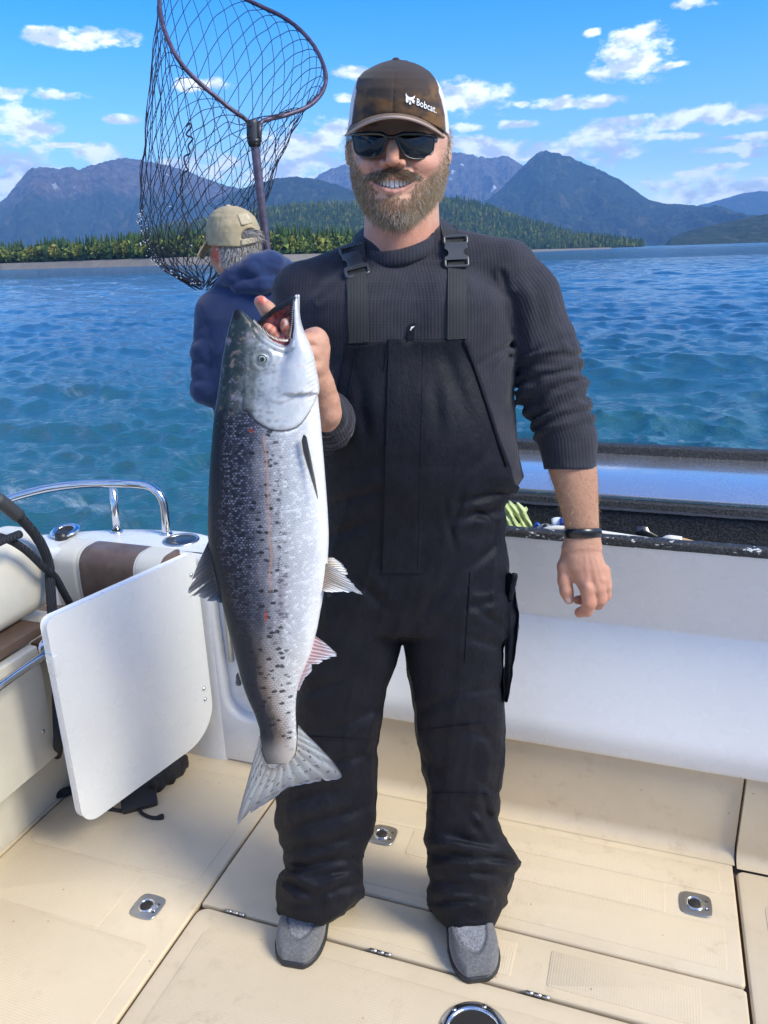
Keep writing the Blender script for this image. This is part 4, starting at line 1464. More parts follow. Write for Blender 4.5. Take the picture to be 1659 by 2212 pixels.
gl_ = t.math('MULTIPLY', t.smooth(t.math('ABSOLUTE', t.math('SUBTRACT', hs, 1.5)), 3.2, 0.8), t.math('MULTIPLY', t.smooth(x, 540, 556), t.smooth(x, 684, 668)))
col = t.mix(t.math('MULTIPLY', gl_, 0.72), col, (0.035, 0.025, 0.03))
# mouth lining
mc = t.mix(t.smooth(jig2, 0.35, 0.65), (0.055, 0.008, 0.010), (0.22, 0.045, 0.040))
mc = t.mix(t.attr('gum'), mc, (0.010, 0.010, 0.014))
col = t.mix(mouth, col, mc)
lip = t.attr('lip')
col = t.mix(lip, col, (0.012, 0.013, 0.020))
nb = t.bump(t.math('MULTIPLY', t.math('SUBTRACT', 1.0, vd), ons), 0.30, 0.0016)
nb = t.bump(hm, 0.12, 0.004, nb)
t.out(t.bsdf(color=col, rough=t.mix(ishead, (0.36,) * 3, (0.30,) * 3), metal=t.math('MULTIPLY', t.smooth(dd, 0.25, 0.6), 0.12), spec=t.lin(dd, 0.05, 0.6, 0.12, 0.40), coat=t.lin(dd, 0.1, 0.6, 0.02, 0.18), coat_r=0.16, normal=nb))

W = fish_w(V)
salmon = empty('salmon', (float(W[:, 0].mean()), FISH_Y, float(W[:, 2].min())), 'large silver salmon with dark spotted back held up by its open jaw', 'fish')
fb = add('body', W, F, 'salmon_skin', salmon)
attr_v(fb, 'fp', V)
dvv = (V[:, 0] - fl) / (fr_ - fl)
attr_f(fb, 'dv', np.where(V[:, 1] < 745, np.clip((V[:, 0] - np.interp(V[:, 1], FY, FL)) / 165, 0, 1), dvv))
attr_f(fb, 'yop', np.interp(V[:, 0], np.concatenate([[440, 500, 528], OPX]), np.concatenate([[880, 884, 878], OPY])))
attr_f(fb, 'tail', np.clip((V[:, 1] - 1570) / 70, 0, 1))
attr_f(fb, 'lat', V[:, 0] - np.interp(V[:, 1], [900, 923, 980, 1062, 1131, 1160, 1182, 1217, 1255, 1303], [572, 577.5, 584, 587.5, 589, 592, 594.4, 589.5, 591, 581]))
inm = np.minimum(sd_ell(V, (603, 712, 3), (27, 34, 22)), sd_ell(V, (594, 690, 2), (34, 26, 23))) < 3.0
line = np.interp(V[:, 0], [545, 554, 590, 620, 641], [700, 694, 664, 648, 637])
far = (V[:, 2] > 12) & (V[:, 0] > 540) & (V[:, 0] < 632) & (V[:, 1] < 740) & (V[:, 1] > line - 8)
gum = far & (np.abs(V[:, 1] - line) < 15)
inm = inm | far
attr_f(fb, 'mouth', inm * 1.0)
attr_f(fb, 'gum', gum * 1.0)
lip = (V[:, 0] < np.interp(V[:, 1], JY, JL) + 6.5) & (V[:, 1] < 728) & (V[:, 0] > 624) & (V[:, 1] > 640)
lip |= (np.hypot(V[:, 0] - 513, (V[:, 1] - 676) * 0.6) < 9)
attr_f(fb, 'lip', lip * 1.0)

# teeth along both jaws
simple('tooth_ivory', (0.80, 0.76, 0.66), 0.3)
mb = MB()
tr_ = random.Random(4)


def tooth(p, q, r=1.4):
    p, q = np.asarray(p, float), np.asarray(q, float)
    a = np.arange(5) * 2 * pi / 5
    ax = q - p
    ax /= np.linalg.norm(ax)
    e1 = np.cross(ax, (0, 0, 1.0))
    e1 /= np.linalg.norm(e1)
    e2 = np.cross(ax, e1)
    ring = p + r * (np.outer(np.cos(a), e1) + np.outer(np.sin(a), e2))
    mb.add(fish_w(np.concatenate([ring, [q]])), [(i, (i + 1) % 5, 5) for i in range(5)])


up_t = spline([(548, 690, -14), (562, 704, -18), (580, 719, -23), (597, 729, -26), (614, 733, -28), (626, 733, -28)], 6)
for i, p in enumerate(up_t[1:-1]):
    tooth(p + [0, 1, 0], p + [1.6, -3.6 - 2.0 * tr_.random(), 2], 1.1)
lo_t = spline([(637, 650, -10), (634, 668, -15), (633, 690, -20), (631, 710, -24), (629, 726, -27)], 5)
for i, p in enumerate(lo_t):
    tooth(p + [1, 0, 0], p + [-4.0, -1.0 + 2 * tr_.random(), 3], 1.1)
mb.build('teeth', 'tooth_ivory', salmon)
# tongue
f = lambda p: smin(sd_cap(p, (606, 748, 6), (624, 690, 8), 13, 7), sd_ell(p, (604, 742, 6), (22, 16, 16)), 6)
V, F = sdf_mesh(f, (575, 670, -14), (645, 775, 28), 3.0)
simple('tongue_flesh', (0.30, 0.075, 0.062), 0.28, bump=(90, 0.2, 0.002), var=0.3)
add('tongue', fish_w(V), F, 'tongue_flesh', salmon)

# eye
simple('fish_eye_white', (0.62, 0.66, 0.56), 0.12, coat=1.0, var=0.12, var_scale=120)
simple('fish_pupil', (0.006, 0.007, 0.010), 0.03, coat=1.0)
ec = np.array([572.0, 771.0])
wz = -np.interp(771, FY, FT) * 0.93
def disc(r0, r1, w0, w1, n=28, m=6):
    rr = np.linspace(r0, r1, m)
    P = [(ec[0] + r * cos(a), ec[1] + r * sin(a), w0 + (w1 - w0) * (r / r1) ** 2) for r in rr for a in np.arange(n) * 2 * pi / n]
    return fish_w(np.array(P)), [f[::-1] for f in grid_faces(m, n, True)]
V, F = disc(0.01, 12.5, wz - 5.0, wz + 2.5)
eye = add('eye', V, F, 'fish_eye_white', salmon)
V, F = disc(0.01, 5.2, wz - 5.9, wz - 4.6)
add('pupil', V, F, 'fish_pupil', eye)
simple('fish_eye_ring', (0.05, 0.065, 0.065), 0.2, coat=0.8)
ringp = fish_w(np.array([(ec[0] + 8.6 * cos(a), ec[1] + 8.6 * sin(a), wz - 2.9) for a in np.arange(30) * 2 * pi / 30]))
V, F = g_tube(ringp, 0.0008, 6, True)
add('eye_ring', V, F, 'fish_eye_ring', eye)


# fins
def fin_mat(name, root, mid, tip, spots=0.0):
    m, t = material(name)
    uv = t.attr('fuv', 'Vector')
    x, y, z = t.sep(uv)
    n = t.noise(t.vmath('MULTIPLY', uv, (9, 5, 0)), 1.0, 4, 0.6)
    ry = t.math('SINE', t.math('MULTIPLY', t.math('ADD', x, t.math('MULTIPLY', n, 0.03)), 95.0))
    yy = t.math('ADD', y, t.math('MULTIPLY', t.math('SUBTRACT', n, 0.5), 0.35))
    c = t.ramp(yy, [(0.0, root), (0.5, mid), (1.0, tip)])
    c = t.mix(t.math('MULTIPLY', t.smooth(ry, 0.1, 0.9), 0.45), c, tuple(q * 0.35 for q in mid))
    if spots:
        v = t.n('ShaderNodeTexVoronoi', {'Vector': t.vmath('MULTIPLY', uv, (22, 9, 0)), 'Scale': 1.0})
        c = t.mix(t.math('MULTIPLY', t.smooth(v, 0.30, 0.2), spots), c, (0.012, 0.014, 0.02))
    t.out(t.bsdf(color=c, rough=0.32, coat=0.3, spec=0.5, normal=t.bump(ry, 0.5, 0.0012)))


fin_mat('dorsal_fin', (0.015, 0.017, 0.026), (0.050, 0.052, 0.066), (0.17, 0.17, 0.185))
fin_mat('tail_fin', (0.35, 0.33, 0.31), (0.34, 0.36, 0.36), (0.15, 0.15, 0.17), 0.7)
fin_mat('pale_fin', (0.22, 0.14, 0.09), (0.62, 0.55, 0.47), (0.80, 0.80, 0.80))
fin_mat('pink_fin', (0.66, 0.42, 0.42), (0.62, 0.42, 0.42), (0.76, 0.76, 0.78))
fin_mat('pectoral_fin', (0.02, 0.02, 0.028), (0.07, 0.062, 0.060), (0.30, 0.27, 0.24))


def fin(name, base, outer, mat, w0=0.0, w1=0.0, n=60, m=9, thick=1.6, slits=(), wave=2.0, seed=0, jag=3.0):
    b = spline(np.column_stack([np.array(base, float), np.zeros(len(base))]), 12)[:, :2]
    o = spline(np.column_stack([np.array(outer, float), np.zeros(len(outer))]), 12)[:, :2]
    res = lambda q, k: np.column_stack([np.interp(np.linspace(0, 1, k), np.linspace(0, 1, len(q)), q[:, i]) for i in (0, 1)])
    # arc-length resampling keeps the rays even
    def al(q, k):
        s = np.concatenate([[0], np.cumsum(np.linalg.norm(np.diff(q, axis=0), axis=1))])
        return np.column_stack([np.interp(np.linspace(0, s[-1], k), s, q[:, i]) for i in (0, 1)])
    b, o = al(b, n), al(o, n)
    r = np.random.default_rng(seed)
    jg = 1 - np.abs(r.normal(size=n)) * jag / 100
    for s, wd, dp in slits:
        jg *= 1 - dp * np.exp(-((np.linspace(0, 1, n) - s) / wd) ** 4)
    P, uv = [], []
    for k in range(m):
        tt = k / (m - 1)
        q = b + (o - b) * (tt * jg[:, None])
        ww = w0 + (w1 - w0) * tt + wave * np.sin(np.linspace(0, 9, n) + 2 * seed) * tt + 0.5 * np.sin(np.linspace(0, 95, n)) * tt
        P.append(np.column_stack([q, ww]))
        uv.append(np.column_stack([np.linspace(0, 1, n), np.full(n, tt), np.zeros(n)]))
    P = np.array(P)
    th = (np.linspace(1, 0.25, m) * thick)[:, None]
    Fr, Bk = P.copy(), P.copy()
    Fr[..., 2] -= th
    Bk[..., 2] += th
    a = np.concatenate([Fr.reshape(-1, 3), Bk.reshape(-1, 3)])
    k = n * m
    fa = grid_faces(m, n)
    faces = fa + [tuple(k + i for i in f[::-1]) for f in fa]
    loop = [i for i in range(n)] + [j * n + n - 1 for j in range(1, m)] + [(m - 1) * n + i for i in range(n - 2, -1, -1)] + [j * n for j in range(m - 2, 0, -1)]
    faces += [(loop[i], loop[(i + 1) % len(loop)], k + loop[(i + 1) % len(loop)], k + loop[i]) for i in range(len(loop))]
    ob = add(name, fish_w(a), faces, mat, salmon)
    attr_v(ob, 'fuv', np.concatenate([np.array(uv).reshape(-1, 3)] * 2))
    return ob


fin('dorsal_fin', [(452, 1165), (456, 1195), (464, 1232), (473, 1268), (483, 1303)], [(446, 1178), (425, 1225), (403, 1289), (415, 1287), (430, 1288), (448, 1296), (466, 1297), (480, 1299), (494, 1306)], 'dorsal_fin', 0, -6,
    slits=((0.38, 0.016, 0.22), (0.55, 0.02, 0.62), (0.66, 0.012, 0.25), (0.76, 0.012, 0.3), (0.86, 0.012, 0.3)), seed=1, wave=3)
fin('adipose_fin', [(514, 1452), (522, 1476)], [(510, 1458), (509, 1478), (520, 1482)], 'dorsal_fin', 0, 0, n=12, m=5, seed=2)
fin('tail_fin', [(561, 1590), (565, 1622), (577, 1650), (590, 1658), (606, 1652), (624, 1640), (640, 1622), (644, 1568)],
    [(553, 1620), (534, 1690), (510, 1783), (530, 1768), (558, 1748), (589, 1728), (620, 1704), (651, 1697), (686, 1691), (737, 1685), (722, 1655), (690, 1620), (655, 1585)], 'tail_fin', 0, 6, n=110, m=12,
    slits=((0.365, 0.006, 0.10), (0.70, 0.006, 0.10)), thick=3.2, seed=3, wave=4, jag=1.2)
fin('pelvic_fin', [(705, 1212), (700, 1238), (696, 1268)], [(727, 1220), (755, 1243), (788, 1279), (770, 1269), (756, 1272), (741, 1270), (720, 1270), (703, 1268)], 'pale_fin', -14, -22, n=44, slits=((0.5, 0.02, 0.18), (0.62, 0.015, 0.15), (0.75, 0.015, 0.15)), seed=4)
fin('pelvic_fin', [(706, 1210), (702, 1236), (698, 1258)], [(719, 1211), (738, 1226), (752, 1246), (736, 1250), (720, 1252), (705, 1256)], 'pale_fin', 14, 20, n=30, seed=9)
fin('anal_fin', [(680, 1374), (672, 1400), (660, 1428), (645, 1470), (640, 1492)], [(700, 1385), (729, 1411), (716, 1420), (702, 1424), (689, 1433), (674, 1428), (674, 1446), (658, 1464), (646, 1490)], 'pink_fin', 0, -4, n=56,
    slits=((0.30, 0.012, 0.2), (0.42, 0.012, 0.2), (0.56, 0.02, 0.45), (0.8, 0.02, 0.2)), seed=5)
fin('pectoral_fin', [(657, 938), (661, 926), (667, 930)], [(661, 968), (674, 1010), (692, 1067), (688, 1034), (680, 992), (670, 944)], 'pectoral_fin', -58, -57, n=34, m=14, thick=2.0, seed=6, wave=1.0)
# ------------------------------------------------------------------ man with the salmon
MAN_Y, KM = 1.46, 0.00088


def man_w(P, Y0=MAN_Y, km=KM):
    """raster x, raster y, depth (in steps of km metres, + away) -> world, at its own distance"""
    P = np.asarray(P, float)
    d = _F + ((P[:, 0] - PCX) / FOC)[:, None] * _R + ((PCY - P[:, 1]) / FOC)[:, None] * _U
    return CAMP + d * ((Y0 + P[:, 2] * km) / d[:, 1])[:, None]


def sy(p):
    """reorder to x, depth, y for slices stacked down the picture"""
    return p[:, [0, 2, 1]]


def rows(tab):
    a = np.array(tab, float)
    return a[:, 0], (a[:, 1] + a[:, 2]) / 2, a[:, 4], (a[:, 2] - a[:, 1]) / 2, a[:, 3]


def stack(p, tab, pw=2.0):
    y, cx, cw, rx, rw = rows(tab)
    return sd_stack(sy(p), y, cx, cw, rx, rw, pw)


def hit(f, x, y, w0=-420.0, w1=120.0, n=260):
    """front surface depth of field f at raster points"""
    x, y = np.atleast_1d(np.asarray(x, float)), np.atleast_1d(np.asarray(y, float))
    ws = np.linspace(w0, w1, n)
    P = np.stack([np.repeat(x[:, None], n, 1), np.repeat(y[:, None], n, 1), np.repeat(ws[None], len(x), 0)], -1)
    D = f(P.reshape(-1, 3)).reshape(len(x), n)
    neg = D < 0
    k = np.where(neg.any(1), neg.argmax(1), n - 1)
    k0 = np.maximum(k - 1, 0)
    i = np.arange(len(x))
    d0, d1 = D[i, k0], D[i, k]
    t_ = np.clip(d0 / (d0 - d1 + 1e-9), 0, 1)
    return ws[k0] + t_ * (ws[k] - ws[k0])


man = empty('person', man_w(np.array([[838, 1990, 0]]))[0] * [1, 1, 0], 'bearded man in dark cap, sunglasses and black bib overalls holding up a salmon', 'person')

# ---- shirt
LARM = np.array([(1094, 586, 25), (1136, 642, 20), (1180, 760, 15), (1192, 838, 8), (1211, 895, 0), (1227, 950, -8), (1232, 1014, -15)], float)
LARM_R = np.array([68, 70, 68, 70, 62, 59, 58], float)
RARM = np.array([(656, 634, 20), (662, 760, -10), (712, 925, -70), (709, 905, -190), (704, 893, -255)], float)
RARM_R = np.array([68, 66, 60, 50, 44], float)
TORSO = [(575, 720, 1060, 70, 25), (612, 650, 1095, 100, 18), (650, 634, 1118, 118, 12), (760, 655, 1114, 128, 8), (860, 668, 1112, 136, 4), (950, 680, 1118, 142, 0), (1000, 688, 1127, 144, 0), (1030, 694, 1131, 143, 0), (1062, 700, 1112, 138, 0)]


def arm_axis(p, pts):
    """nearest point on the arm: distance along, signed side distance in the picture plane"""
    best, s0 = None, 0.0
    for i in range(len(pts) - 1):
        a, b = pts[i], pts[i + 1]
        ab = b - a
        L = np.linalg.norm(ab)
        t_ = np.clip(((p - a) @ ab) / (L * L), 0, 1)
        q = p - a - t_[:, None] * ab
        d = np.linalg.norm(q, axis=1)
        side = (q[:, 0] * ab[1] - q[:, 1] * ab[0]) / (np.hypot(ab[0], ab[1]) + 1e-6)
        cur = np.stack([d, s0 + t_ * L, side], 1)
        best = cur if best is None else np.where((d < best[:, 0])[:, None], cur, best)
        s0 += L
    return best


def torso_sdf(p):
    d = stack(p, TORSO, 2.4)
    d = smin(d, sd_cap(p, (868, 548, 25), (656, 630, 20), 62, 62), 24)
    d = smin(d, sd_cap(p, (868, 536, 25), (1094, 584, 25), 62, 68), 24)
    d = smin(d, sd_ell(p, (868, 606, -8), (125, 52, 58)), 24)
    d = smin(d, sd_ell(p, (780, 680, -52), (105, 90, 62)), 40)
    d = smin(d, sd_ell(p, (960, 680, -52), (105, 90, 62)), 40)
    return d


def shirt_sdf(p):
    x, y, w_ = p[:, 0], p[:, 1], p[:, 2]
    d = torso_sdf(p)
    # soft drape folds over chest and side
    d = d - 3.0 * fbm(np.column_stack([x / 60 + y / 110, y / 160 - x / 220, w_ / 70]), 2) * np.clip((y - 560) / 80, 0, 1)
    # body side bulge where the bib bites
    la = sd_chain(p, LARM, LARM_R, 26)
    ax = arm_axis(p, LARM)
    s, side = ax[:, 1], ax[:, 2]
    # pushed-up sleeve: rings of folds from the elbow to the cuff
    L = np.concatenate([[0], np.cumsum(np.linalg.norm(np.diff(LARM, axis=0), axis=1))])
    nz_ = fbm(np.column_stack([side / 70, s / 45, w_ / 70]), 2)
    env = np.clip((s - 165) / 45, 0, 1) * np.clip((L[5] - 4 - s) / 24, 0, 1)
    ring_ = np.sin(s / 33 * 2 * pi + 2.6 * nz_ + side / 48)
    la = la - env * (5.6 * np.sign(ring_) * np.abs(ring_) ** 0.8 + 5.0 * nz_)
    e2 = np.clip((s - 20) / 40, 0, 1) * np.clip((230 - s) / 60, 0, 1)
    la = la - e2 * 4.0 * fbm(np.column_stack([side / 26 + s / 120, s / 120, w_ / 40 + 3]), 2)
    # cuff: narrower rib knit with a clean end
    la = la + 1.0 / (1 + np.exp(-(s - L[5] + 3) / 2.0))
    la = np.maximum(la, (y - 1014) + (x - 1232) * 0.0)
    ra = sd_chain(p, RARM, RARM_R, 22)
    axr = arm_axis(p, RARM)
    ra = ra - 3.5 * np.sin(axr[:, 1] / 30 * 2 * pi + 2 * fbm(p / 60, 2)) * np.clip((axr[:, 1] - 120) / 60, 0, 1)
    ra = ra - 3.0 * fbm(np.column_stack([axr[:, 2] / 30, axr[:, 1] / 110, w_ / 50]), 2)
    ra = np.maximum(ra, -258 - w_)
    d = smin(d, la, 10)
    d = smin(d, ra, 14)
    # armpit pull lines
    for (ax_, ay_, bx, by, amp) in ((1105, 745, 1010, 800, 4), (1100, 770, 1030, 870, 3.5), (1110, 640, 1130, 740, 4), (1085, 590, 1120, 700, 3.5), (690, 650, 745, 600, 3)):
        t_ = np.clip(((x - ax_) * (bx - ax_) + (y - ay_) * (by - ay_)) / ((bx - ax_) ** 2 + (by - ay_) ** 2), 0, 1)
        dd_ = np.hypot(x - ax_ - t_ * (bx - ax_), y - ay_ - t_ * (by - ay_))
        d = d + amp * np.exp(-(dd_ / 6) ** 2) * (w_ < 20) * (1 - 0.7 * t_) - amp * 0.6 * np.exp(-((dd_ - 13) / 7) ** 2) * (w_ < 20) * (1 - 0.7 * t_)
    # neck opening, ribbed collar
    nk = sd_cap(p, (866, 400, 22), (866, 474, 16), 78, 80)
    d = smax(d, -nk, 3)
    return d


V, F = sdf_mesh(shirt_sdf, (560, 440, -285), (1320, 1080, 170), 6.0, 1)
m_, t = material('waffle_knit')
cl = t.attr('cl', 'Vector')
x, y, z = t.sep(cl)
rib = t.math('SINE', t.math('MULTIPLY', x, 2 * pi / 7.4))
cross = t.math('SINE', t.math('MULTIPLY', y, 2 * pi / 6.4))
isr = t.attr('ribbed')
h = t.math('ADD', t.math('MULTIPLY', rib, 0.6), t.math('MULTIPLY', cross, t.lin(isr, 0, 1, 0.18, 0.0)))
n = t.noise(cl, 0.02, 4, 0.6)
nf = t.noise(cl, 0.6, 3, 0.6)
base = t.mix(t.smooth(n, 0.3, 0.7), (0.027, 0.027, 0.036), (0.039, 0.038, 0.049))
base = t.mix(t.math('MULTIPLY', isr, 0.4), base, (0.040, 0.043, 0.060))
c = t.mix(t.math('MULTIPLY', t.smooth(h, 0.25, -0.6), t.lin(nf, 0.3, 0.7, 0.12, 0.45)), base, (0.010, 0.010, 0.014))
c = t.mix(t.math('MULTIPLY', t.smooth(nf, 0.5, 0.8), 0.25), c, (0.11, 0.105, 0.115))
t.out(t.bsdf(color=c, rough=0.92, spec=0.2, sheen=0.15, sheen_r=0.4, normal=t.bump(t.math('ADD', h, t.math('MULTIPLY', nf, 0.8)), 0.26, 0.0014)))
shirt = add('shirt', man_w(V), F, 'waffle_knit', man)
ax = arm_axis(V, LARM)
axr = arm_axis(V, RARM)
onl = (sd_chain(V, LARM, LARM_R, 26) < torso_sdf(V) - 2) & (ax[:, 1] > 25)
onr = (sd_chain(V, RARM, RARM_R, 22) < torso_sdf(V) - 2) & (axr[:, 1] > 25)
cl = V.copy()
cl[:, 1] += 0
angl = np.arctan2(V[:, 2] - 0, np.abs(ax[:, 2]) + 1) * 60
cl[onl, 0] = ax[onl, 2]
cl[onl, 1] = ax[onl, 1]
cl[onr, 0] = axr[onr, 2]
cl[onr, 1] = axr[onr, 1]
# chest ribs follow the body round the side
cl[~(onl | onr), 0] += (np.abs(V[:, 2] + 120) * 0.25 * np.sign(V[:, 0] - 890))[~(onl | onr)]
attr_v(shirt, 'cl', cl)
rbd = (onl & (ax[:, 1] > 452)) * 1.0
a = np.arange(64) * 2 * pi / 64
band = []
for k, (off, dy) in enumerate(((-4, -20), (3, -20), (7, -10), (9, 2), (8, 14), (2, 20), (-6, 16), (-8, 0))):
    band.append(np.column_stack([866 + (86 + off) * np.cos(a), np.interp(np.sin(a), [-1, -0.2, 1], [556, 530, 486]) - 20 * np.cos(a) + dy * np.interp(np.sin(a), [-1, 1], [0.95, 0.7]), 30 + (90 + off) * np.sin(a)]))
Pc = np.concatenate(band)
co = add('collar', man_w(Pc), grid_faces(8, 64, True) + [(7 * 64 + i, 7 * 64 + (i + 1) % 64, (i + 1) % 64, i) for i in range(64)], 'waffle_knit', shirt)
attr_v(co, 'cl', np.column_stack([np.tile(a, 8) * 84, Pc[:, 1], Pc[:, 2]]))
attr_f(co, 'ribbed', np.ones(len(Pc)))
# sewn triangle below the collar
tri = (V[:, 1] > 553) & (V[:, 1] < 626) & (np.abs(V[:, 0] - 872) < (626 - V[:, 1]) * 0.62) & (V[:, 2] < -40)
attr_f(shirt, 'ribbed', np.maximum(rbd, tri * 0.8))

# ---- bib overalls
PANTS = [(1000, 700, 1104, 146, 0), (1040, 697, 1108, 146, 0), (1090, 695, 1092, 142, 2), (1150, 690, 1090, 138, 4), (1250, 672, 1098, 134, 8), (1320, 655, 1100, 128, 10), (1375, 648, 1098, 112, 12)]
LEGA = [(1290, 660, 866, 116, 8), (1364, 648, 872, 114, 8), (1440, 642, 853, 108, 6), (1487, 640, 834, 102, 4), (1516, 637, 830, 98, 2), (1616, 628, 813, 90, 2), (1678, 612, 812, 88, 4), (1721, 597, 812, 88, 8), (1757, 594, 812, 90, 10), (1789, 596, 806, 92, 12), (1804, 600, 802, 92, 12),
        (1830, 608, 790, 90, 12), (1850, 614, 783, 88, 12), (1876, 620, 782, 88, 12), (1889, 604, 783, 92, 10), (1900, 598, 783.5, 94, 8), (1919, 599, 784, 96, 6), (1944, 600, 784, 96, 4), (1976, 603, 784, 94, 4), (2030, 605, 784, 92, 4)]
LEGB = [(1290, 864, 1102, 116, 8), (1364, 872, 1098, 114, 8), (1407, 876, 1088, 110, 6), (1458, 884, 1087, 104, 4), (1534, 893, 1089, 98, 2), (1616, 906, 1088, 90, 2), (1652, 915, 1091, 88, 4), (1706, 922, 1082, 88, 8), (1768, 921, 1075, 90, 10), (1789, 918, 1082, 92, 12),
        (1811, 914, 1091, 94, 10), (1830, 920, 1104, 96, 8), (1847, 923, 1116, 98, 8), (1865, 924, 1125, 98, 8), (1885, 924, 1113, 96, 8), (1905, 925, 1104, 94, 6), (1940, 925, 1092, 94, 4), (1976, 925, 1088, 94, 4), (2030, 926, 1086, 92, 4)]


def smooth_rows(tab, n=4):
    a = np.array(tab, float)
    return a


def fold(p, ax_, ay_, bx, by, amp, wd=7.0, back=0.6, k=1.0):
    """a crease with a raised lip, drawn between two raster points on the front"""
    x, y = p[:, 0], p[:, 1]
    L2 = (bx - ax_) ** 2 + (by - ay_) ** 2
    t_ = np.clip(((x - ax_) * (bx - ax_) + (y - ay_) * (by - ay_)) / L2, 0, 1)
    qx, qy = x - ax_ - t_ * (bx - ax_), y - ay_ - t_ * (by - ay_)
    L = sqrt(L2)
    sgn = (qx * (by - ay_) - qy * (bx - ax_)) / L
    r2 = np.hypot(qx, qy)
    env = np.sin(np.clip(t_, 0.04, 0.96) * pi) ** 0.6
    m = (p[:, 2] < 60)
    return env * m * (amp * np.exp(-(r2 / wd) ** 2) - back * amp * np.exp(-((sgn - 1.9 * wd) / (1.3 * wd)) ** 2) * np.exp(-np.maximum(0, r2 - np.abs(sgn)) / wd) - 0.35 * amp * np.exp(-((sgn + 1.9 * wd) / (1.5 * wd)) ** 2) * np.exp(-np.maximum(0, r2 - np.abs(sgn)) / wd))


FOLDS = [  # belly and hips
    (1100, 1060, 1000, 1085, 6, 8), (1096, 1100, 985, 1120, 6, 9), (1070, 1130, 1020, 1100, 5, 7), (1000, 1060, 975, 1150, 5, 7), (960, 1080, 985, 1200, 4, 7), (1085, 1165, 1000, 1240, 4, 9), (720, 1090, 830, 1055, 5, 10), (715, 1160, 820, 1120, 4, 10), (760, 1240, 850, 1330, 5, 12),
    (980, 1240, 900, 1350, 5, 12), (1090, 1290, 985, 1320, 4, 9), (1092, 1400, 1000, 1375, 4, 8), (1090, 1360, 1010, 1300, 3.5, 8), (1085, 1480, 970, 1500, 3.5, 10), (960, 760, 1010, 900, 3.5, 12), (940, 820, 950, 960, 3, 12), (1060, 960, 1000, 1040, 3, 10), (770, 800, 800, 980, 3, 12),
    # image-left leg
    (640, 1500, 760, 1470, 4, 10), (830, 1520, 720, 1580, 5, 11), (812, 1620, 690, 1660, 5, 11), (604, 1740, 740, 1700, 7, 11), (600, 1800, 800, 1740, 8, 11), (612, 1835, 700, 1828, 7, 9), (700, 1830, 790, 1790, 6, 9), (622, 1880, 770, 1850, 8, 9), (600, 1895, 680, 1940, 7, 8), (680, 1940, 784, 1900, 7, 9), (610, 1960, 720, 1950, 5, 8), (640, 1900, 760, 1880, 5, 8),
    # image-right leg
    (895, 1540, 1000, 1500, 4, 10), (1088, 1600, 985, 1575, 4, 10), (1080, 1640, 1030, 1560, 4, 8), (905, 1620, 960, 1690, 5, 10), (1085, 1720, 1030, 1680, 5, 8), (1060, 1830, 960, 1800, 8, 9), (920, 1840, 1040, 1855, 8, 9), (1120, 1862, 1040, 1850, 9, 8), (1110, 1890, 960, 1885, 8, 9), (930, 1900, 1060, 1915, 8, 9),
    (1095, 1935, 960, 1925, 8, 8), (935, 1950, 1050, 1945, 6, 7), (1075, 1770, 1000, 1740, 6, 9), (1040, 1700, 1060, 1790, 5, 8), (1000, 1750, 1060, 1830, 5, 8)]
BIB_RX = ([700, 735, 760, 790, 850, 900, 960, 1010, 1045, 1070], [1008, 1010, 1018, 1030, 1050, 1066, 1085, 1103, 1112, 1150])
BIB_LX = ([700, 745, 790, 850, 960, 1045, 1070], [748, 745, 738, 724, 700, 684, 600])
HEMA = ([560, 600, 650, 697, 740, 784, 820], [1962, 1972, 1990, 2003, 1974, 1936, 1915])
HEMB = ([880, 922, 945, 965, 1068, 1085, 1120], [1920, 1947, 1986, 2004, 2001, 1962, 1915])


def bib_torso(p):
    d = torso_sdf(p) - 3.5
    d = smin(d, sd_ell(p, (895, 950, -40), (190, 170, 118)), 50)
    return d


def pants_sdf(p):
    x, y, w_ = p[:, 0], p[:, 1], p[:, 2]
    b = bib_torso(p)
    b = np.maximum(b, x - np.interp(y, *BIB_RX))
    b = np.maximum(b, np.interp(y, *BIB_LX) - x)
    b = np.maximum(b, np.interp(x, [740, 800, 838, 920, 1010], [744, 741, 733, 733, 730]) - y)
    b = np.maximum(b, w_ - 10)
    b = np.maximum(b, y - 1075)
    d = stack(p, PANTS, 2.5)
    d = smin(d, sd_ell(p, (892, 1010, -35), (188, 140, 122)), 40)
    la = np.maximum(stack(p, LEGA, 2.3), y - np.interp(x, *HEMA) - 0.05 * w_)
    lb = np.maximum(stack(p, LEGB, 2.3), y - np.interp(x, *HEMB) - 0.05 * w_)
    d = smin(d, smin(la, lb, 6), 14)
    d = np.maximum(d, 1040 - y + (w_ < 20) * 0 - 25)
    d = smin(d, b, 6)
    # wrinkles: broad ones from the fold list, bunching towards the ankles, small crumple everywhere
    for q in FOLDS:
        d = d + fold(p, q[0], q[1], q[2], q[3], q[4] * 1.1, q[5] * 1.05)
    low = np.clip((y - 1700) / 160, 0, 1)
    d = d - low * 2.0 * fbm(np.column_stack([x / 75, y / 26 + x / 200, w_ / 60]), 2)
    rdg = 1 - np.abs(perlin(np.column_stack([x / 52 + y / 300, y / 330, w_ / 90]))) * 2.4
    d = d - 4.2 * np.maximum(rdg, 0) ** 2.5 * np.clip((y - 1000) / 250, 0.1, 1) * np.clip((1800 - y) / 120, 0.15, 1)
    rd2 = 1 - np.abs(perlin(np.column_stack([x / 110 + 4, y / 46 - x / 150, w_ / 90]))) * 2.4
    d = d - 4.0 * np.maximum(rd2, 0) ** 2.5 * np.clip((y - 1690) / 120, 0, 1)
    d = d - 1.6 * fbm(np.column_stack([x / 55 + y / 150, y / 120 - x / 130, w_ / 60]), 3) * np.clip((y - 760) / 150, 0.2, 1)
    return d


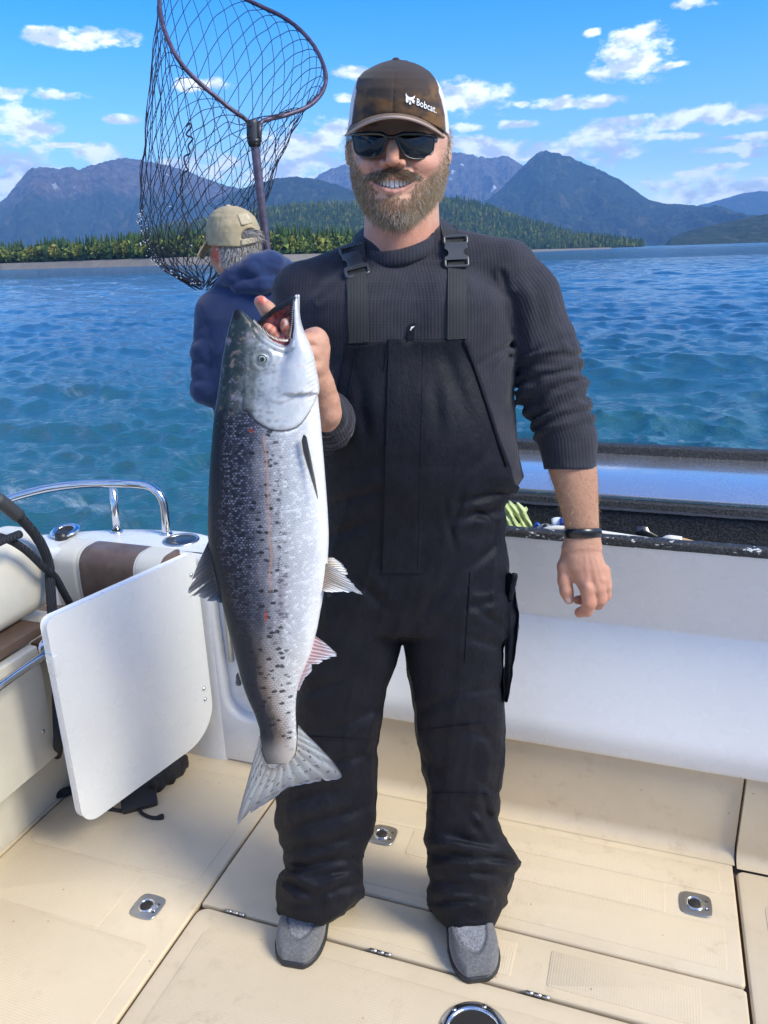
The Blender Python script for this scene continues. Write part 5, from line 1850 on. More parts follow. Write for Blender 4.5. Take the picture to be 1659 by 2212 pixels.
V, F = sdf_mesh(pants_sdf, (570, 715, -190), (1150, 2012, 170), 6.5, 1)
m_, t = material('black_nylon')
cl = t.attr('cl', 'Vector')
n = t.noise(t.vmath('MULTIPLY', cl, (0.022, 0.022, 0.022)), 1.0, 6, 0.65)
n2 = t.noise(t.vmath('MULTIPLY', cl, (0.09, 0.05, 0.09)), 1.0, 6, 0.7)
wv = t.math('SINE', t.math('MULTIPLY', t.sep(cl)[1], 2.2))
c = t.mix(t.smooth(n, 0.32, 0.68), (0.0048, 0.0056, 0.0105), (0.0090, 0.0098, 0.0160))
dust = t.smooth(t.noise(t.vmath('MULTIPLY', cl, (0.16, 0.16, 0.16)), 1.0, 5, 0.75), 0.735, 0.80)
c = t.mix(t.math('MULTIPLY', dust, 0.32), c, (0.22, 0.22, 0.24))
gl = t.math('MULTIPLY', t.smooth(t.attr('front'), 0.2, 0.8), 1.0)
nb = t.bump(n2, 0.30, 0.010)
nb = t.bump(t.noise(t.vmath('MULTIPLY', cl, (0.9, 0.9, 0.9)), 1.0, 2), 0.10, 0.001, nb)
t.out(t.bsdf(color=c, rough=t.lin(n2, 0.3, 0.7, 0.52, 0.68), spec=0.20, normal=nb))
bibs = add('bib_overalls', man_w(V), F, 'black_nylon', man)
attr_v(bibs, 'cl', V)
attr_f(bibs, 'front', np.clip((-V[:, 2] - 20) / 60, 0, 1))


def patch(name, poly, f, off, mat, parent, n=14, thick=4.0, edge=0.0, attr=True):
    """a cloth piece lying on the front of field f: poly = four raster corners (tl, tr, br, bl)"""
    tl, tr_2, br, bl = [np.array(q, float) for q in poly]
    m = max(4, int(np.linalg.norm(bl - tl) / 9))
    k = max(4, int(np.linalg.norm(tr_2 - tl) / 7))
    s, tt = np.meshgrid(np.linspace(0, 1, k), np.linspace(0, 1, m))
    X = (tl[0] * (1 - s) + tr_2[0] * s) * (1 - tt) + (bl[0] * (1 - s) + br[0] * s) * tt
    Yy = (tl[1] * (1 - s) + tr_2[1] * s) * (1 - tt) + (bl[1] * (1 - s) + br[1] * s) * tt
    W_ = hit(f, X.ravel(), Yy.ravel()).reshape(X.shape)
    # no sagging into creases
    W_ = np.minimum(W_, (np.pad(W_, 1, mode='edge')[2:, 1:-1] + np.pad(W_, 1, mode='edge')[:-2, 1:-1]) / 2 + 0.5)
    A = np.stack([X, Yy, W_ - off], -1).reshape(-1, 3)
    Bk = np.stack([X, Yy, W_ - off + thick + off], -1).reshape(-1, 3)
    N_ = m * k
    fa = [f_[::-1] for f_ in grid_faces(m, k)]
    loop = [i for i in range(k)] + [j * k + k - 1 for j in range(1, m)] + [(m - 1) * k + i for i in range(k - 2, -1, -1)] + [j * k for j in range(m - 2, 0, -1)]
    faces = fa + [(loop[i], loop[(i + 1) % len(loop)], N_ + loop[(i + 1) % len(loop)], N_ + loop[i]) for i in range(len(loop))]
    P = np.concatenate([A, Bk])
    o = add(name, man_w(P), faces, mat, parent)
    shade_flat_caps(o, 50)
    if attr:
        attr_v(o, 'cl', P)
    return o, P


both = lambda p: np.minimum(shirt_sdf(p), pants_sdf(p))
patch('placket', [(840, 734), (915, 732), (912, 1238), (826, 1238)], pants_sdf, 4.5, 'black_nylon', bibs)
patch('front_seam', [(914, 740), (919, 740), (908, 1230), (903, 1230)], pants_sdf, 5.5, 'black_nylon', bibs)
for q in ([(772, 741), (776, 741), (745, 905), (741, 905)], [(836, 741), (840, 741), (834, 800), (830, 800)]):
    patch('seam', q, pants_sdf, 2.5, 'black_nylon', bibs)
for q in ([(1016, 1235), (1020, 1235), (1008, 1430), (1004, 1430)], [(905, 1578), (1084, 1556), (1084, 1560), (905, 1582)], [(924, 1712), (1078, 1716), (1078, 1720), (924, 1716)], [(650, 1590), (812, 1600), (812, 1604), (650, 1594)]):
    patch('seam', q, pants_sdf, 2.2, 'black_nylon', bibs)
hemr = [(1008, 735), (1018, 762), (1030, 792), (1050, 852), (1066, 902), (1085, 962), (1100, 1006)]
for a_, b_ in zip(hemr[:-1], hemr[1:]):
    pass
hx = np.array(spline(np.column_stack([np.array(hemr, float), np.zeros(len(hemr))]), 6))[:, :2]
wv_ = hit(pants_sdf, hx[:, 0] - 7, hx[:, 1])
V, F = g_tube(man_w(np.column_stack([hx[:, 0] - 5, hx[:, 1], wv_ - 1])), 0.0036, 8)
o = add('bib_binding', V, F, 'black_nylon', bibs)
attr_v(o, 'cl', np.column_stack([V[:, 0] * 900, V[:, 2] * 900, V[:, 1] * 900]))

m_, t = material('strap_elastic')
cl = t.attr('cl', 'Vector')
h = t.math('SINE', t.math('MULTIPLY', t.sep(cl)[0], 2.0))
t.out(t.bsdf(color=t.mix(t.smooth(h, -0.5, 0.8), (0.016, 0.019, 0.022), (0.030, 0.034, 0.037)), rough=0.8, normal=t.bump(h, 0.4, 0.001)))
SHS = lambda p: shirt_sdf(p)
patch('strap', [(968, 570), (1008, 568), (1008, 732), (966, 734)], SHS, 5, 'strap_elastic', bibs)
patch('strap', [(946, 468), (985, 487), (1004, 545), (966, 545)], SHS, 8, 'strap_elastic', bibs)
patch('strap', [(748, 592), (792, 586), (798, 738), (754, 742)], SHS, 5, 'strap_elastic', bibs)
patch('strap', [(764, 510), (786, 490), (790, 560), (748, 572)], SHS, 8, 'strap_elastic', bibs)
patch('hang_tag', [(886, 700), (898, 698), (892, 738), (878, 738)], SHS, 5, 'black_nylon', bibs)
simple('tag_white', (0.75, 0.76, 0.78), 0.6)
for q in ([(888, 706), (896, 704), (892, 709), (887, 711)], [(887, 709), (890, 708), (888, 714), (886, 714)]):
    patch('tag_print', q, SHS, 6.2, 'tag_white', bibs, attr=False)


def buckle(cx, cy, ang, s=1.0):
    """side-release buckle: outlines on the raster around its centre"""
    ca, sa = cos(ang), sin(ang)
    w0 = float(hit(SHS, [cx], [cy])[0]) - 8
    sl = (float(hit(SHS, [cx], [cy + 24])[0]) - float(hit(SHS, [cx], [cy - 24])[0])) / 48

    def tr3(P2, w):
        P2 = np.asarray(P2, float)
        X = cx + s * (P2[:, 0] * ca - P2[:, 1] * sa)
        Yy = cy + s * (P2[:, 0] * sa + P2[:, 1] * ca)
        return np.column_stack([X, Yy, w0 + w + sl * (Yy - cy)])
    bk = empty_part('buckle', man)

    def slab(name, outline, w_a, w_b, mat):
        V2, F2 = g_extrude(outline, 0, 1, None, 0.0)
        n = len(outline)
        P2 = np.asarray(outline, float)
        cen = P2.mean(0)
        inn = cen + (P2 - cen) * 0.93
        ringp = [tr3(P2, w_b), tr3(P2, w_a + 2.0), tr3(inn, w_a)]
        V3 = np.concatenate(ringp)
        F3 = grid_faces(3, n, True) + [tuple(range(2 * n, 3 * n))]
        o = add(name, man_w(V3), F3, mat, bk)
        shade_flat_caps(o, 40)
        return o
    # frame rings (upper and lower slots) as rounded tubes
    for y0, y1 in ((-33, -17), (13, 33)):
        rr = rrect(-25, y0, 25, y1, 4, 4)
        V3, F3 = g_tube(man_w(tr3(rr, -2)), 0.0030 * s, 8, True)
        add('slot_frame', V3, F3, 'buckle_plastic', bk)
    body = [(-25, -20), (25, -20), (26, -8), (20, -4), (17, 3), (20, 9), (27, 14), (27, 19), (-27, 19), (-27, 14), (-20, 9), (-17, 3), (-20, -4), (-26, -8)]
    slab('clip_body', body, -6, 3, 'buckle_plastic')
    slab('strap_loop', rrect(-21, -32, 21, -18, 2, 3), 0, 4, 'strap_dark')
    slab('strap_loop', rrect(-21, 20, 21, 32, 2, 3), 0, 4, 'strap_dark')


def empty_part(name, parent):
    o = bpy.data.objects.new(name, None)
    COL.objects.link(o)
    o.parent = parent
    o.empty_display_size = 0.02
    return o


simple('buckle_plastic', (0.055, 0.056, 0.058), 0.30, spec=0.6)
simple('strap_dark', (0.012, 0.013, 0.014), 0.8)
buckle(985, 543, radians(-3), 0.98)
buckle(766, 563, radians(-14), 0.98)

# side cargo pocket hanging off the hip
pk = [(1096, 1245), (1104, 1240), (1112, 1262), (1116, 1300), (1121, 1330), (1117, 1380), (1108, 1440), (1098, 1510), (1090, 1512), (1088, 1480), (1092, 1400), (1090, 1320)]
P2 = np.array(spline(np.column_stack([np.array(pk, float), np.zeros(len(pk))]), 4, True))[:, :2]
n = len(P2)
rings = []
for w_, sc_ in ((-34, 0.86), (-40, 0.97), (-30, 1.0), (10, 1.0), (40, 0.9)):
    cen = P2.mean(0)
    q = cen + (P2 - cen) * np.array([sc_, 1.0])
    jit = 2.5 * fbm(np.column_stack([q / 22, np.full(n, w_ / 30)]), 2)
    rings.append(np.column_stack([q[:, 0] + jit, q[:, 1], np.full(n, float(w_)) + jit]))
A_ = np.concatenate(rings)
o = add('cargo_pocket', man_w(A_), [f[::-1] for f in grid_faces(5, n, True)] + [tuple(range(n))[::-1], tuple(range(4 * n, 5 * n))], 'black_nylon', bibs)
attr_v(o, 'cl', A_)
f = lambda p: sd_box(p, (1107, 1268, -15), (6, 30, 34), 3, np.array(Matrix.Rotation(0.18, 3, 'Z'))) - 2.5 * fbm(p / 14, 2)
V, F = sdf_mesh(f, (1085, 1230, -60), (1130, 1305, 30), 3.0)
o = add('pocket_flap', man_w(V), F, 'black_nylon', bibs)
attr_v(o, 'cl', V)

# ---- shoes
m_, t = material('grey_felt')
pos = t.coords('Object')
n = t.noise(pos, 210.0, 5, 0.7)
n2 = t.noise(pos, 30.0, 4, 0.6)
c = t.mix(t.smooth(n, 0.35, 0.68), (0.125, 0.132, 0.15), (0.29, 0.30, 0.33))
c = t.mix(t.math('MULTIPLY', t.attr('edge'), 0.6), c, (0.075, 0.073, 0.075))
c = t.mix(t.math('MULTIPLY', t.smooth(n2, 0.5, 0.75), 0.35), c, (0.10, 0.095, 0.09))
c = t.mix(t.attr('seam'), c, (0.035, 0.035, 0.04))
t.out(t.bsdf(color=c, rough=0.95, sheen=0.25, normal=t.bump(n, 0.35, 0.0015)))
simple('shoe_rubber', (0.020, 0.021, 0.026), 0.5, bump=(80, 0.2, 0.002))


def shoe(toe_px, ang, side):
    T = at_z(*toe_px, 0.0)
    fw = np.array([sin(ang), -cos(ang), 0])         # heel -> toe
    rt = np.array([cos(ang), sin(ang), 0])
    Lh = 0.292
    H0 = T - fw * Lh
    prof = np.array([(-0.0, 0.026, 0), (0.03, 0.038, 0), (0.10, 0.040, 0.002), (0.16, 0.050, 0.004), (0.20, 0.0575, 0.005), (0.22, 0.0575, 0.005), (0.24, 0.055, 0.004), (0.258, 0.049, 0.003), (0.272, 0.041, 0.002), (0.282, 0.031, 0.0), (0.289, 0.018, -0.001), (0.292, 0.006, -0.002)])

    def loc(p):
        q = p - H0
        return q @ fw, q @ rt, p[:, 2]

    def outline(p, grow=0.0):
        a, b, z = loc(p)
        hw = np.interp(a, prof[:, 0], prof[:, 1], left=0.005, right=0.004) + grow
        cc_ = np.interp(a, prof[:, 0], prof[:, 2]) * side
        e = np.maximum(-a - 0.004 - grow, a - 0.2865 - grow)
        return np.maximum(np.abs(b - cc_) - hw, e)

    def upper(p):
        a, b, z = loc(p)
        top = np.interp(a, [0, 0.06, 0.12, 0.17, 0.21, 0.25, 0.28, 0.30], [0.085, 0.085, 0.090, 0.080, 0.064, 0.052, 0.040, 0.030])
        d = smax(outline(p, -0.002), z - top, 0.028)
        d = smax(d, 0.012 - z, 0.004)
        # moccasin ridge round the toe
        r = np.hypot((a - 0.178) / 0.080, b / 0.040)
        rr = np.where(a > 0.178, r, np.abs(b) / 0.040)
        d = d - 0.0022 * np.exp(-((rr - 1.06) / 0.07) ** 2) * (z > 0.03) + 0.0018 * np.exp(-((rr - 0.93) / 0.05) ** 2) * (z > 0.03)
        return d
    V, F = sdf_mesh(upper, np.minimum(H0, T) - [0.09, 0.07, 0.02], np.maximum(H0, T) + [0.09, 0.07, 0.115], 0.004)
    root = empty_part('shoe', man)
    u = add('shoe_upper', V, F, 'grey_felt', root)
    a, b, z = loc(V)
    rr = np.where(a > 0.178, np.hypot((a - 0.178) / 0.080, b / 0.040), np.abs(b) / 0.040)
    attr_f(u, 'seam', np.exp(-((rr - 0.95) / 0.05) ** 2) * (z > 0.03) * 0.8)
    attr_f(u, 'edge', (rr > 1.0) * 1.0)
    sole = lambda p: smax(smax(outline(p, 0.0025), p[:, 2] - np.interp(loc(p)[0], [0, 0.2, 0.27, 0.3], [0.020, 0.016, 0.016, 0.019]), 0.006), 0.001 - p[:, 2], 0.004)
    V, F = sdf_mesh(sole, np.minimum(H0, T) - [0.09, 0.07, 0.02], np.maximum(H0, T) + [0.09, 0.07, 0.05], 0.004)
    add('sole', V, F, 'shoe_rubber', root)


shoe((632, 2096), radians(-13), -1)
shoe((1036, 2128), radians(6), 1)
# ------------------------------------------------------------------ head, hands, cap, sunglasses, beard of the man with the salmon
m_, t = material('skin')
pp = t.attr('pp', 'Vector')
n = t.noise(t.vmath('MULTIPLY', pp, (0.05,) * 3), 1.0, 5, 0.6)
n2 = t.noise(t.vmath('MULTIPLY', pp, (0.35,) * 3), 1.0, 4, 0.7)
c = t.mix(t.smooth(n, 0.3, 0.7), (0.54, 0.305, 0.205), (0.65, 0.40, 0.28))
c = t.mix(t.math('MULTIPLY', t.attr('tan'), 0.8), c, t.mix(t.smooth(n2, 0.35, 0.65), (0.33, 0.175, 0.105), (0.44, 0.25, 0.155)))
c = t.mix(t.math('MULTIPLY', t.attr('flush'), 0.6), c, (0.56, 0.215, 0.150))
c = t.mix(t.math('MULTIPLY', t.smooth(n2, 0.42, 0.72), 0.38), c, (0.42, 0.185, 0.115))
c = t.mix(t.attr('lips'), c, (0.50, 0.235, 0.185))
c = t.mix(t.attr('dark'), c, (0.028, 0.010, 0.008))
c = t.mix(t.attr('blood_and_glow'), c, (0.50, 0.045, 0.030))
c = t.mix(t.attr('nail'), c, (0.66, 0.47, 0.40))
fur = t.attr('fur')
c = t.mix(t.math('MULTIPLY', fur, 0.72), c, (0.22, 0.12, 0.065))
nb = t.bump(n2, 0.34, 0.0022)
nb = t.bump(t.noise(t.vmath('MULTIPLY', pp, (0.12,) * 3), 1.0, 5, 0.65), 0.22, 0.005, nb)
t.out(t.bsdf(color=c, rough=0.48, spec=0.40, sss=0.10, sss_r=(0.010, 0.004, 0.002), sss_s=0.6, normal=nb))
HX = 860.0
FACE = [(205, 778, 944, 100, 8), (240, 767, 954, 108, 4), (275, 759, 963, 112, 2), (300, 755, 970, 113, 0), (340, 757, 969, 112, 0), (380, 761, 963, 112, -4), (405, 768, 954, 110, -8), (425, 777, 941, 106, -14), (445, 790, 924, 100, -20), (462, 806, 905, 90, -28), (476, 824, 885, 72, -36), (486, 840, 868, 46, -44)]


def head_sdf(p):
    x, y, w_ = p[:, 0], p[:, 1], p[:, 2]
    d = stack(p, FACE, 2.25)
    d = smin(d, sd_ell(p, (861, 245, 12), (92, 88, 110)), 30)
    nk = sd_cap(p, (868, 430, 25), (868, 600, 40), 79, 86)
    d = smin(d, nk, 22)
    d = smin(d, sd_ell(p, (866, 575, 30), (95, 40, 62)), 30)
    # brow, cheeks pushed up by the smile
    d = smin(d, sd_cap(p, (806, 284, -92), (914, 284, -92), 20, 20), 16)
    d = smin(d, sd_ell(p, (802, 356, -84), (32, 27, 30)), 16)
    d = smin(d, sd_ell(p, (912, 354, -84), (32, 27, 30)), 16)
    # eye hollows
    d = smax(d, -sd_ell(p, (808, 312, -126), (26, 16, 22)), 10)
    d = smax(d, -sd_ell(p, (900, 312, -126), (26, 16, 22)), 10)
    # nose
    d = smin(d, sd_chain(p, np.array([(850, 288, -104), (849, 318, -122), (848, 345, -144)], float), [11.5, 12.5, 14.5], 4), 10)
    d = smin(d, sd_ell(p, (830, 352, -120), (12, 9.5, 16)), 6)
    d = smin(d, sd_ell(p, (867, 352, -120), (12, 9.5, 16)), 6)
    d = smax(d, -sd_ell(p, (838, 361, -130), (6, 4, 8)), 3)
    d = smax(d, -sd_ell(p, (860, 361, -130), (6, 4, 8)), 3)
    # laugh folds from the nostrils round the mouth
    for sgn, pts in ((-1, [(820, 352), (806, 370), (797, 392), (797, 412)]), (1, [(878, 352), (894, 368), (905, 390), (906, 412)])):
        for (a_, b_) in zip(pts[:-1], pts[1:]):
            t_ = np.clip(((x - a_[0]) * (b_[0] - a_[0]) + (y - a_[1]) * (b_[1] - a_[1])) / ((b_[0] - a_[0]) ** 2 + (b_[1] - a_[1]) ** 2), 0, 1)
            r_ = np.hypot(x - a_[0] - t_ * (b_[0] - a_[0]), y - a_[1] - t_ * (b_[1] - a_[1]))
            d = d + 1.8 * np.exp(-(r_ / 4.5) ** 2) * (w_ < -40)
    # muzzle, chin
    d = smin(d, sd_ell(p, (850, 388, -88), (56, 30, 34)), 18)
    d = smin(d, sd_ell(p, (852, 448, -92), (36, 26, 30)), 20)
    # open smile
    ym = 391 + 0.0034 * (x - 850) ** 2 * -1 + 6
    mo = np.maximum(np.abs(x - 850) - 45, np.maximum((388 - 0.0042 * (x - 850) ** 2) - y, y - (410 - 0.0098 * (x - 850) ** 2)))
    d = smax(d, -np.maximum(mo, w_ + 84), 3.0)
    lowlip = sd_chain(p, np.array([(805, 391, -103), (818, 403, -111), (834, 412.5, -118), (850, 415, -120), (866, 412.5, -118), (882, 403, -111), (896, 390, -102)], float), [3, 4.2, 5.2, 5.6, 5.2, 4.2, 3], 3)
    d = smin(d, lowlip, 4)
    uplip = sd_chain(p, np.array([(805, 389, -104), (826, 384, -115), (850, 383, -119), (874, 383, -115), (896, 387, -103)], float), [3, 4.5, 4.5, 4.5, 3], 3)
    d = smin(d, uplip, 4)
    # ears
    for ex, sg in ((969, 1), (752, -1)):
        e = smax(sd_ell(p, (ex, 330, 34), (7, 28, 18)), -sd_ell(p, (ex + 5 * sg, 330, 26), (4, 18, 10)), 3)
        d = smin(d, e, 5)
    return d



# left forearm and relaxed hand
FARM = [(985, 1188, 1284, 44, -14), (1015, 1184, 1290, 46, -16), (1050, 1196, 1292, 44, -18), (1080, 1205, 1292.5, 41, -20), (1110, 1213, 1293, 37, -20), (1140, 1220.5, 1294.5, 32, -20), (1165, 1222, 1294, 30, -20), (1182, 1218, 1296, 30, -21)]
PALM = [(1160, 1222, 1294, 29, -20), (1182, 1217, 1297, 30, -22), (1205, 1216, 1303, 31, -24), (1230, 1222, 1313, 31, -26), (1252, 1236, 1316, 29, -26), (1270, 1250, 1315, 25, -24)]


def lhand_sdf(p):
    x, y, w_ = p[:, 0], p[:, 1], p[:, 2]
    d = smin(stack(p, FARM, 2.1), stack(p, PALM, 2.3), 14)
    ix = sd_chain(p, np.array([(1260, 1248, -36), (1271, 1276, -44), (1273, 1303, -44), (1268, 1318, -32), (1252, 1323, -16)], float), [17, 17.5, 15.5, 14, 11.5], 4)
    md = sd_chain(p, np.array([(1284, 1246, -36), (1293, 1275, -40), (1297, 1296, -34), (1292, 1304, -16), (1276, 1302, 0)], float), [15, 15.5, 14, 13, 12], 4)
    rg = sd_chain(p, np.array([(1300, 1242, -26), (1307, 1268, -28), (1308, 1286, -20), (1296, 1295, -2), (1258, 1296, 4), (1248, 1296, 0)], float), [14, 14, 12.5, 11.5, 10.5, 9.5], 4)
    pk_ = sd_chain(p, np.array([(1307, 1232, -14), (1310, 1258, -12), (1309, 1276, -2), (1296, 1284, 12)], float), [11, 11, 10.5, 9.5], 4)
    th = sd_chain(p, np.array([(1232, 1196, -16), (1221, 1224, -22), (1220, 1254, -28), (1224, 1278, -30), (1229, 1294, -28)], float), [18, 17.5, 15.5, 14.5, 11.5], 5)
    d = smin(d, smin(ix, smin(md, smin(rg, pk_, 1.2), 1.2), 1.2), 9)
    d = smin(d, th, 8)
    # knuckles, tendons, skin folds
    for kx, ky in ((1268, 1266), (1290, 1262), (1305, 1254)):
        d = d - 2.4 * np.exp(-(((x - kx) / 8) ** 2 + ((y - ky) / 8) ** 2)) * (w_ < -20)
    for (x0, x1) in ((1262, 1271), (1272, 1291), (1280, 1303)):
        xl_ = np.interp(y, [1180, 1262], [x0, x1])
        d = d - 1.3 * np.exp(-((x - xl_) / 3.6) ** 2) * np.clip((y - 1180) / 30, 0, 1) * np.clip((1266 - y) / 15, 0, 1) * (w_ < -25)
    d = d - 0.45 * np.sin(y * 0.9 + 3 * fbm(p / 25, 2)) * np.exp(-((y - 1185) / 16) ** 2) * (w_ < 0)
    return d



# right hand: fingers through the gill into the mouth, thumb up behind the jaw


def rhand_sdf(p):
    x, y, w_ = p[:, 0], p[:, 1], p[:, 2]
    d = sd_chain(p, np.array([(704, 905, -230), (698, 868, -262), (690, 830, -284)], float), [40, 34, 33], 10)
    d = smin(d, sd_ell(p, (672, 776, -302), (40, 66, 38)), 18)
    d = smin(d, sd_ell(p, (686, 742, -300), (25, 34, 30)), 14)
    th = sd_chain(p, np.array([(655, 760, -322), (626, 716, -332), (596, 690, -336), (577, 668, -338), (563, 652, -340)], float), [22, 18, 16.5, 17.5, 14], 6)
    f1 = sd_chain(p, np.array([(676, 735, -320), (648, 735, -345), (624, 728, -362), (618, 706, -372), (616, 698, -374)], float), [17, 15, 14, 12.5, 10.5], 4)
    f2 = sd_chain(p, np.array([(676, 765, -325), (640, 755, -350), (604, 736, -364), (586, 716, -368), (578, 708, -370)], float), [17, 15, 14, 12.5, 11], 4)
    f3 = sd_chain(p, np.array([(682, 795, -322), (655, 800, -345), (628, 790, -360)], float), [16, 14, 12], 4)
    d = smin(d, th, 10)
    d = smin(d, smin(f1, smin(f2, f3, 1.5), 1.5), 8)
    d = d - 1.0 * fbm(p / 22, 2)
    return d




def boxed(f, lo, hi, p, d):
    """evaluate f only near its own box"""
    m = ((p > np.array(lo)) & (p < np.array(hi))).all(1)
    if m.any():
        d[m] = smin(d[m], f(p[m]), 6)
    return d


INNER = [(560, 760, 1000, 40, 25), (612, 690, 1055, 80, 18), (700, 690, 1075, 95, 12), (860, 705, 1075, 102, 4), (1000, 720, 1080, 108, 0), (1040, 735, 1060, 90, 0)]


def body_sdf(p):
    """under the clothes: trunk and arms that join head and hands"""
    d = stack(p, INNER, 2.3)
    d = smin(d, sd_cap(p, (868, 560, 25), (668, 640, 20), 50, 46), 24)
    d = smin(d, sd_cap(p, (868, 555, 25), (1086, 600, 25), 50, 48), 24)
    d = smin(d, sd_chain(p, LARM[:-1], LARM_R[:-1] - 22, 20), 14)
    d = smin(d, sd_cap(p, LARM[-2], (1236, 1000, -16), 37, 40), 14)
    d = smin(d, sd_chain(p, RARM, [46, 42, 38, 34, 34], 18), 14)
    d = boxed(head_sdf, (715, 125, -190), (1010, 640, 190), p, d)
    d = boxed(lhand_sdf, (1160, 984, -110), (1350, 1365, 75), p, d)
    d = boxed(rhand_sdf, (515, 610, -415), (775, 945, -165), p, d)
    return d


allP, allF = sdf_mesh(body_sdf, (525, 130, -405), (1340, 1352, 175), 3.6, 1)
body = add('body', man_w(allP), allF, 'skin', man)
attr_v(body, 'pp', allP)
x, y, w_ = allP.T
g = lambda cx, cy, rx, ry: np.exp(-(((x - cx) / rx) ** 2 + ((y - cy) / ry) ** 2))
isf = ((x > 715) & (x < 1010) & (y < 620)) * 1.0
isl = ((x > 1160) & (y > 980)) * 1.0
isr = (w_ < -180) * 1.0
flush = isf * (0.8 * g(802, 358, 34, 24) + 0.8 * g(912, 356, 34, 24) + 0.8 * g(848, 348, 20, 18) + 0.85 * np.clip((y - 470) / 40, 0, 1) + 0.30) + isl * (0.15 + 0.45 * np.clip((y - 1170) / 60, 0, 1) + 0.5 * np.clip((y - 1275) / 30, 0, 1)) + isr * 0.35
attr_f(body, 'flush', np.clip(flush, 0, 1))
attr_f(body, 'tan', np.clip(isl * np.interp(y, [980, 1150, 1200, 1330], [1.0, 0.85, 0.5, 0.35]) + isr * 0.35, 0, 1))
lips = isf * ((np.abs(y - (412 - 0.0098 * (x - 850) ** 2)) < 7.5) & (np.abs(x - 850) < 46) & (w_ < -95)) + isf * ((np.abs(y - (385 - 0.003 * (x - 850) ** 2)) < 3) & (np.abs(x - 850) < 44) & (w_ < -95)) * 0.8
attr_f(body, 'lips', np.clip(lips, 0, 1))
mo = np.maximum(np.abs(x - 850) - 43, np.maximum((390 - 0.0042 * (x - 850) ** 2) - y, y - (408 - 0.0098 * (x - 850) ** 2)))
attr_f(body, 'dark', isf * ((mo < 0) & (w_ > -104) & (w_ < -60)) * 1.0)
attr_f(body, 'blood_and_glow', isr * np.clip(0.85 * g(566, 648, 12, 10) + 0.8 * ((x < 650) & (y > 692) & (w_ < -352)) * (0.45 + 0.4 * np.sin(x * 0.4 + y * 0.3)), 0, 1))
attr_f(body, 'nail', isl * ((g(1227, 1297, 7.5, 7) > 0.5) & (w_ < -32)) * 0.9 + isr * ((g(574, 645, 6, 8) > 0.5) & (w_ < -345)) * 0.6 + isr * ((g(619, 697, 5.5, 8) > 0.5) & (w_ < -378)) * 0.9)

simple('enamel', (0.92, 0.88, 0.78), 0.25, spec=0.5)
simple('gums', (0.42, 0.16, 0.13), 0.35)
mb = MB()
tx = np.cumsum([0, 6.2, 6.8, 7.6, 8.2, 10.0, 10.0, 8.2, 7.6, 6.8, 6.2]) - 38.8 + 852
for i in range(10):
    xa, xb = tx[i] + 0.35, tx[i + 1] - 0.35
    xm = (xa + xb) / 2
    wv = -111 + 0.0085 * (xm - 850) ** 2
    top = 385.5 - 0.0030 * (xm - 850) ** 2
    bot = 406.0 - 0.0075 * (xm - 850) ** 2 - (1.2 if i in (3, 6) else 0)
    f = lambda p: sd_box(p, (xm, (top + bot) / 2, wv), ((xb - xa) / 2, (bot - top) / 2, 4.0), 2.2)
    V, F = sdf_mesh(f, (xa - 3, top - 3, wv - 8), (xb + 3, bot + 3, wv + 8), 1.5, 1)
    add('tooth', man_w(V), F, 'enamel', body)
for i in range(6):
    xm = 852 + (i - 2.5) * 6.4
    wv = -108 + 0.0085 * (xm - 850) ** 2
    top, bot = 405 - 0.0075 * (xm - 850) ** 2, 411 - 0.0090 * (xm - 850) ** 2
    f = lambda p: sd_box(p, (xm, (top + bot) / 2, wv), (2.95, (bot - top) / 2, 3.5), 1.5)
    V, F = sdf_mesh(f, (xm - 6, top - 3, wv - 7), (xm + 6, bot + 3, wv + 7), 1.5, 1)
    add('tooth', man_w(V), F, 'enamel', body)

# ---- beard and hair: strands grown from the skin
m_, t = material('beard_hair')
hc = t.attr('hc', 'Color')
t.out(t.bsdf(color=hc, rough=0.55, spec=0.3))


def strands(name, roots, dirs, length, width, cols, mat='beard_hair', parent=None, seg=4, curl=0.25, sag=(0, 0.35, 0.0), seed=0, mapf=man_w):
    r = np.random.default_rng(seed)
    n = len(roots)
    L = np.asarray(length)[:, None]
    side = np.cross(dirs, r.normal(size=(n, 3)))
    side /= np.linalg.norm(side, axis=1)[:, None] + 1e-9
    # face the ribbon roughly towards the front so that every strand reads
    fr = np.cross(dirs, np.array([0, 0, 1.0]))
    fr /= np.linalg.norm(fr, axis=1)[:, None] + 1e-9
    wv = r.normal(size=(n, 3)) * curl
    V, C_ = [], []
    for k in range(seg + 1):
        tt = k / seg
        c = roots + dirs * L * tt + (np.array(sag) + wv) * L * tt * tt
        wd = np.asarray(width)[:, None] * (1 - 0.85 * tt ** 1.5) * 0.5
        V.append(c - fr * wd)
        V.append(c + fr * wd)
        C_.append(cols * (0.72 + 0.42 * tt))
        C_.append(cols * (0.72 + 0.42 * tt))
    V = np.stack(V, 1)
    C_ = np.stack(C_, 1).reshape(-1, 3)
    m = 2 * (seg + 1)
    base = np.arange(n)[:, None] * m
    F = np.concatenate([base + np.array([2 * k, 2 * k + 1, 2 * k + 3, 2 * k + 2]) for k in range(seg)], 1).reshape(-1, 4)
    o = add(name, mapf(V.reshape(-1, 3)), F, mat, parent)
    a = o.data.attributes.new('hc', 'FLOAT_COLOR', 'POINT')
    a.data.foreach_set('color', np.column_stack([np.clip(C_, 0, 1), np.ones(len(C_))]).astype(np.float32).ravel())
    o['kind'] = 'stuff'
    return o


def normals_of(V, F):
    nr = np.zeros_like(V)
    a, b, c_, d_ = (V[F[:, k]] for k in range(4))
    fn = np.cross(c_ - a, d_ - b)
    for k in range(4):
        np.add.at(nr, F[:, k], fn)
    return nr / (np.linalg.norm(nr, axis=1)[:, None] + 1e-12)


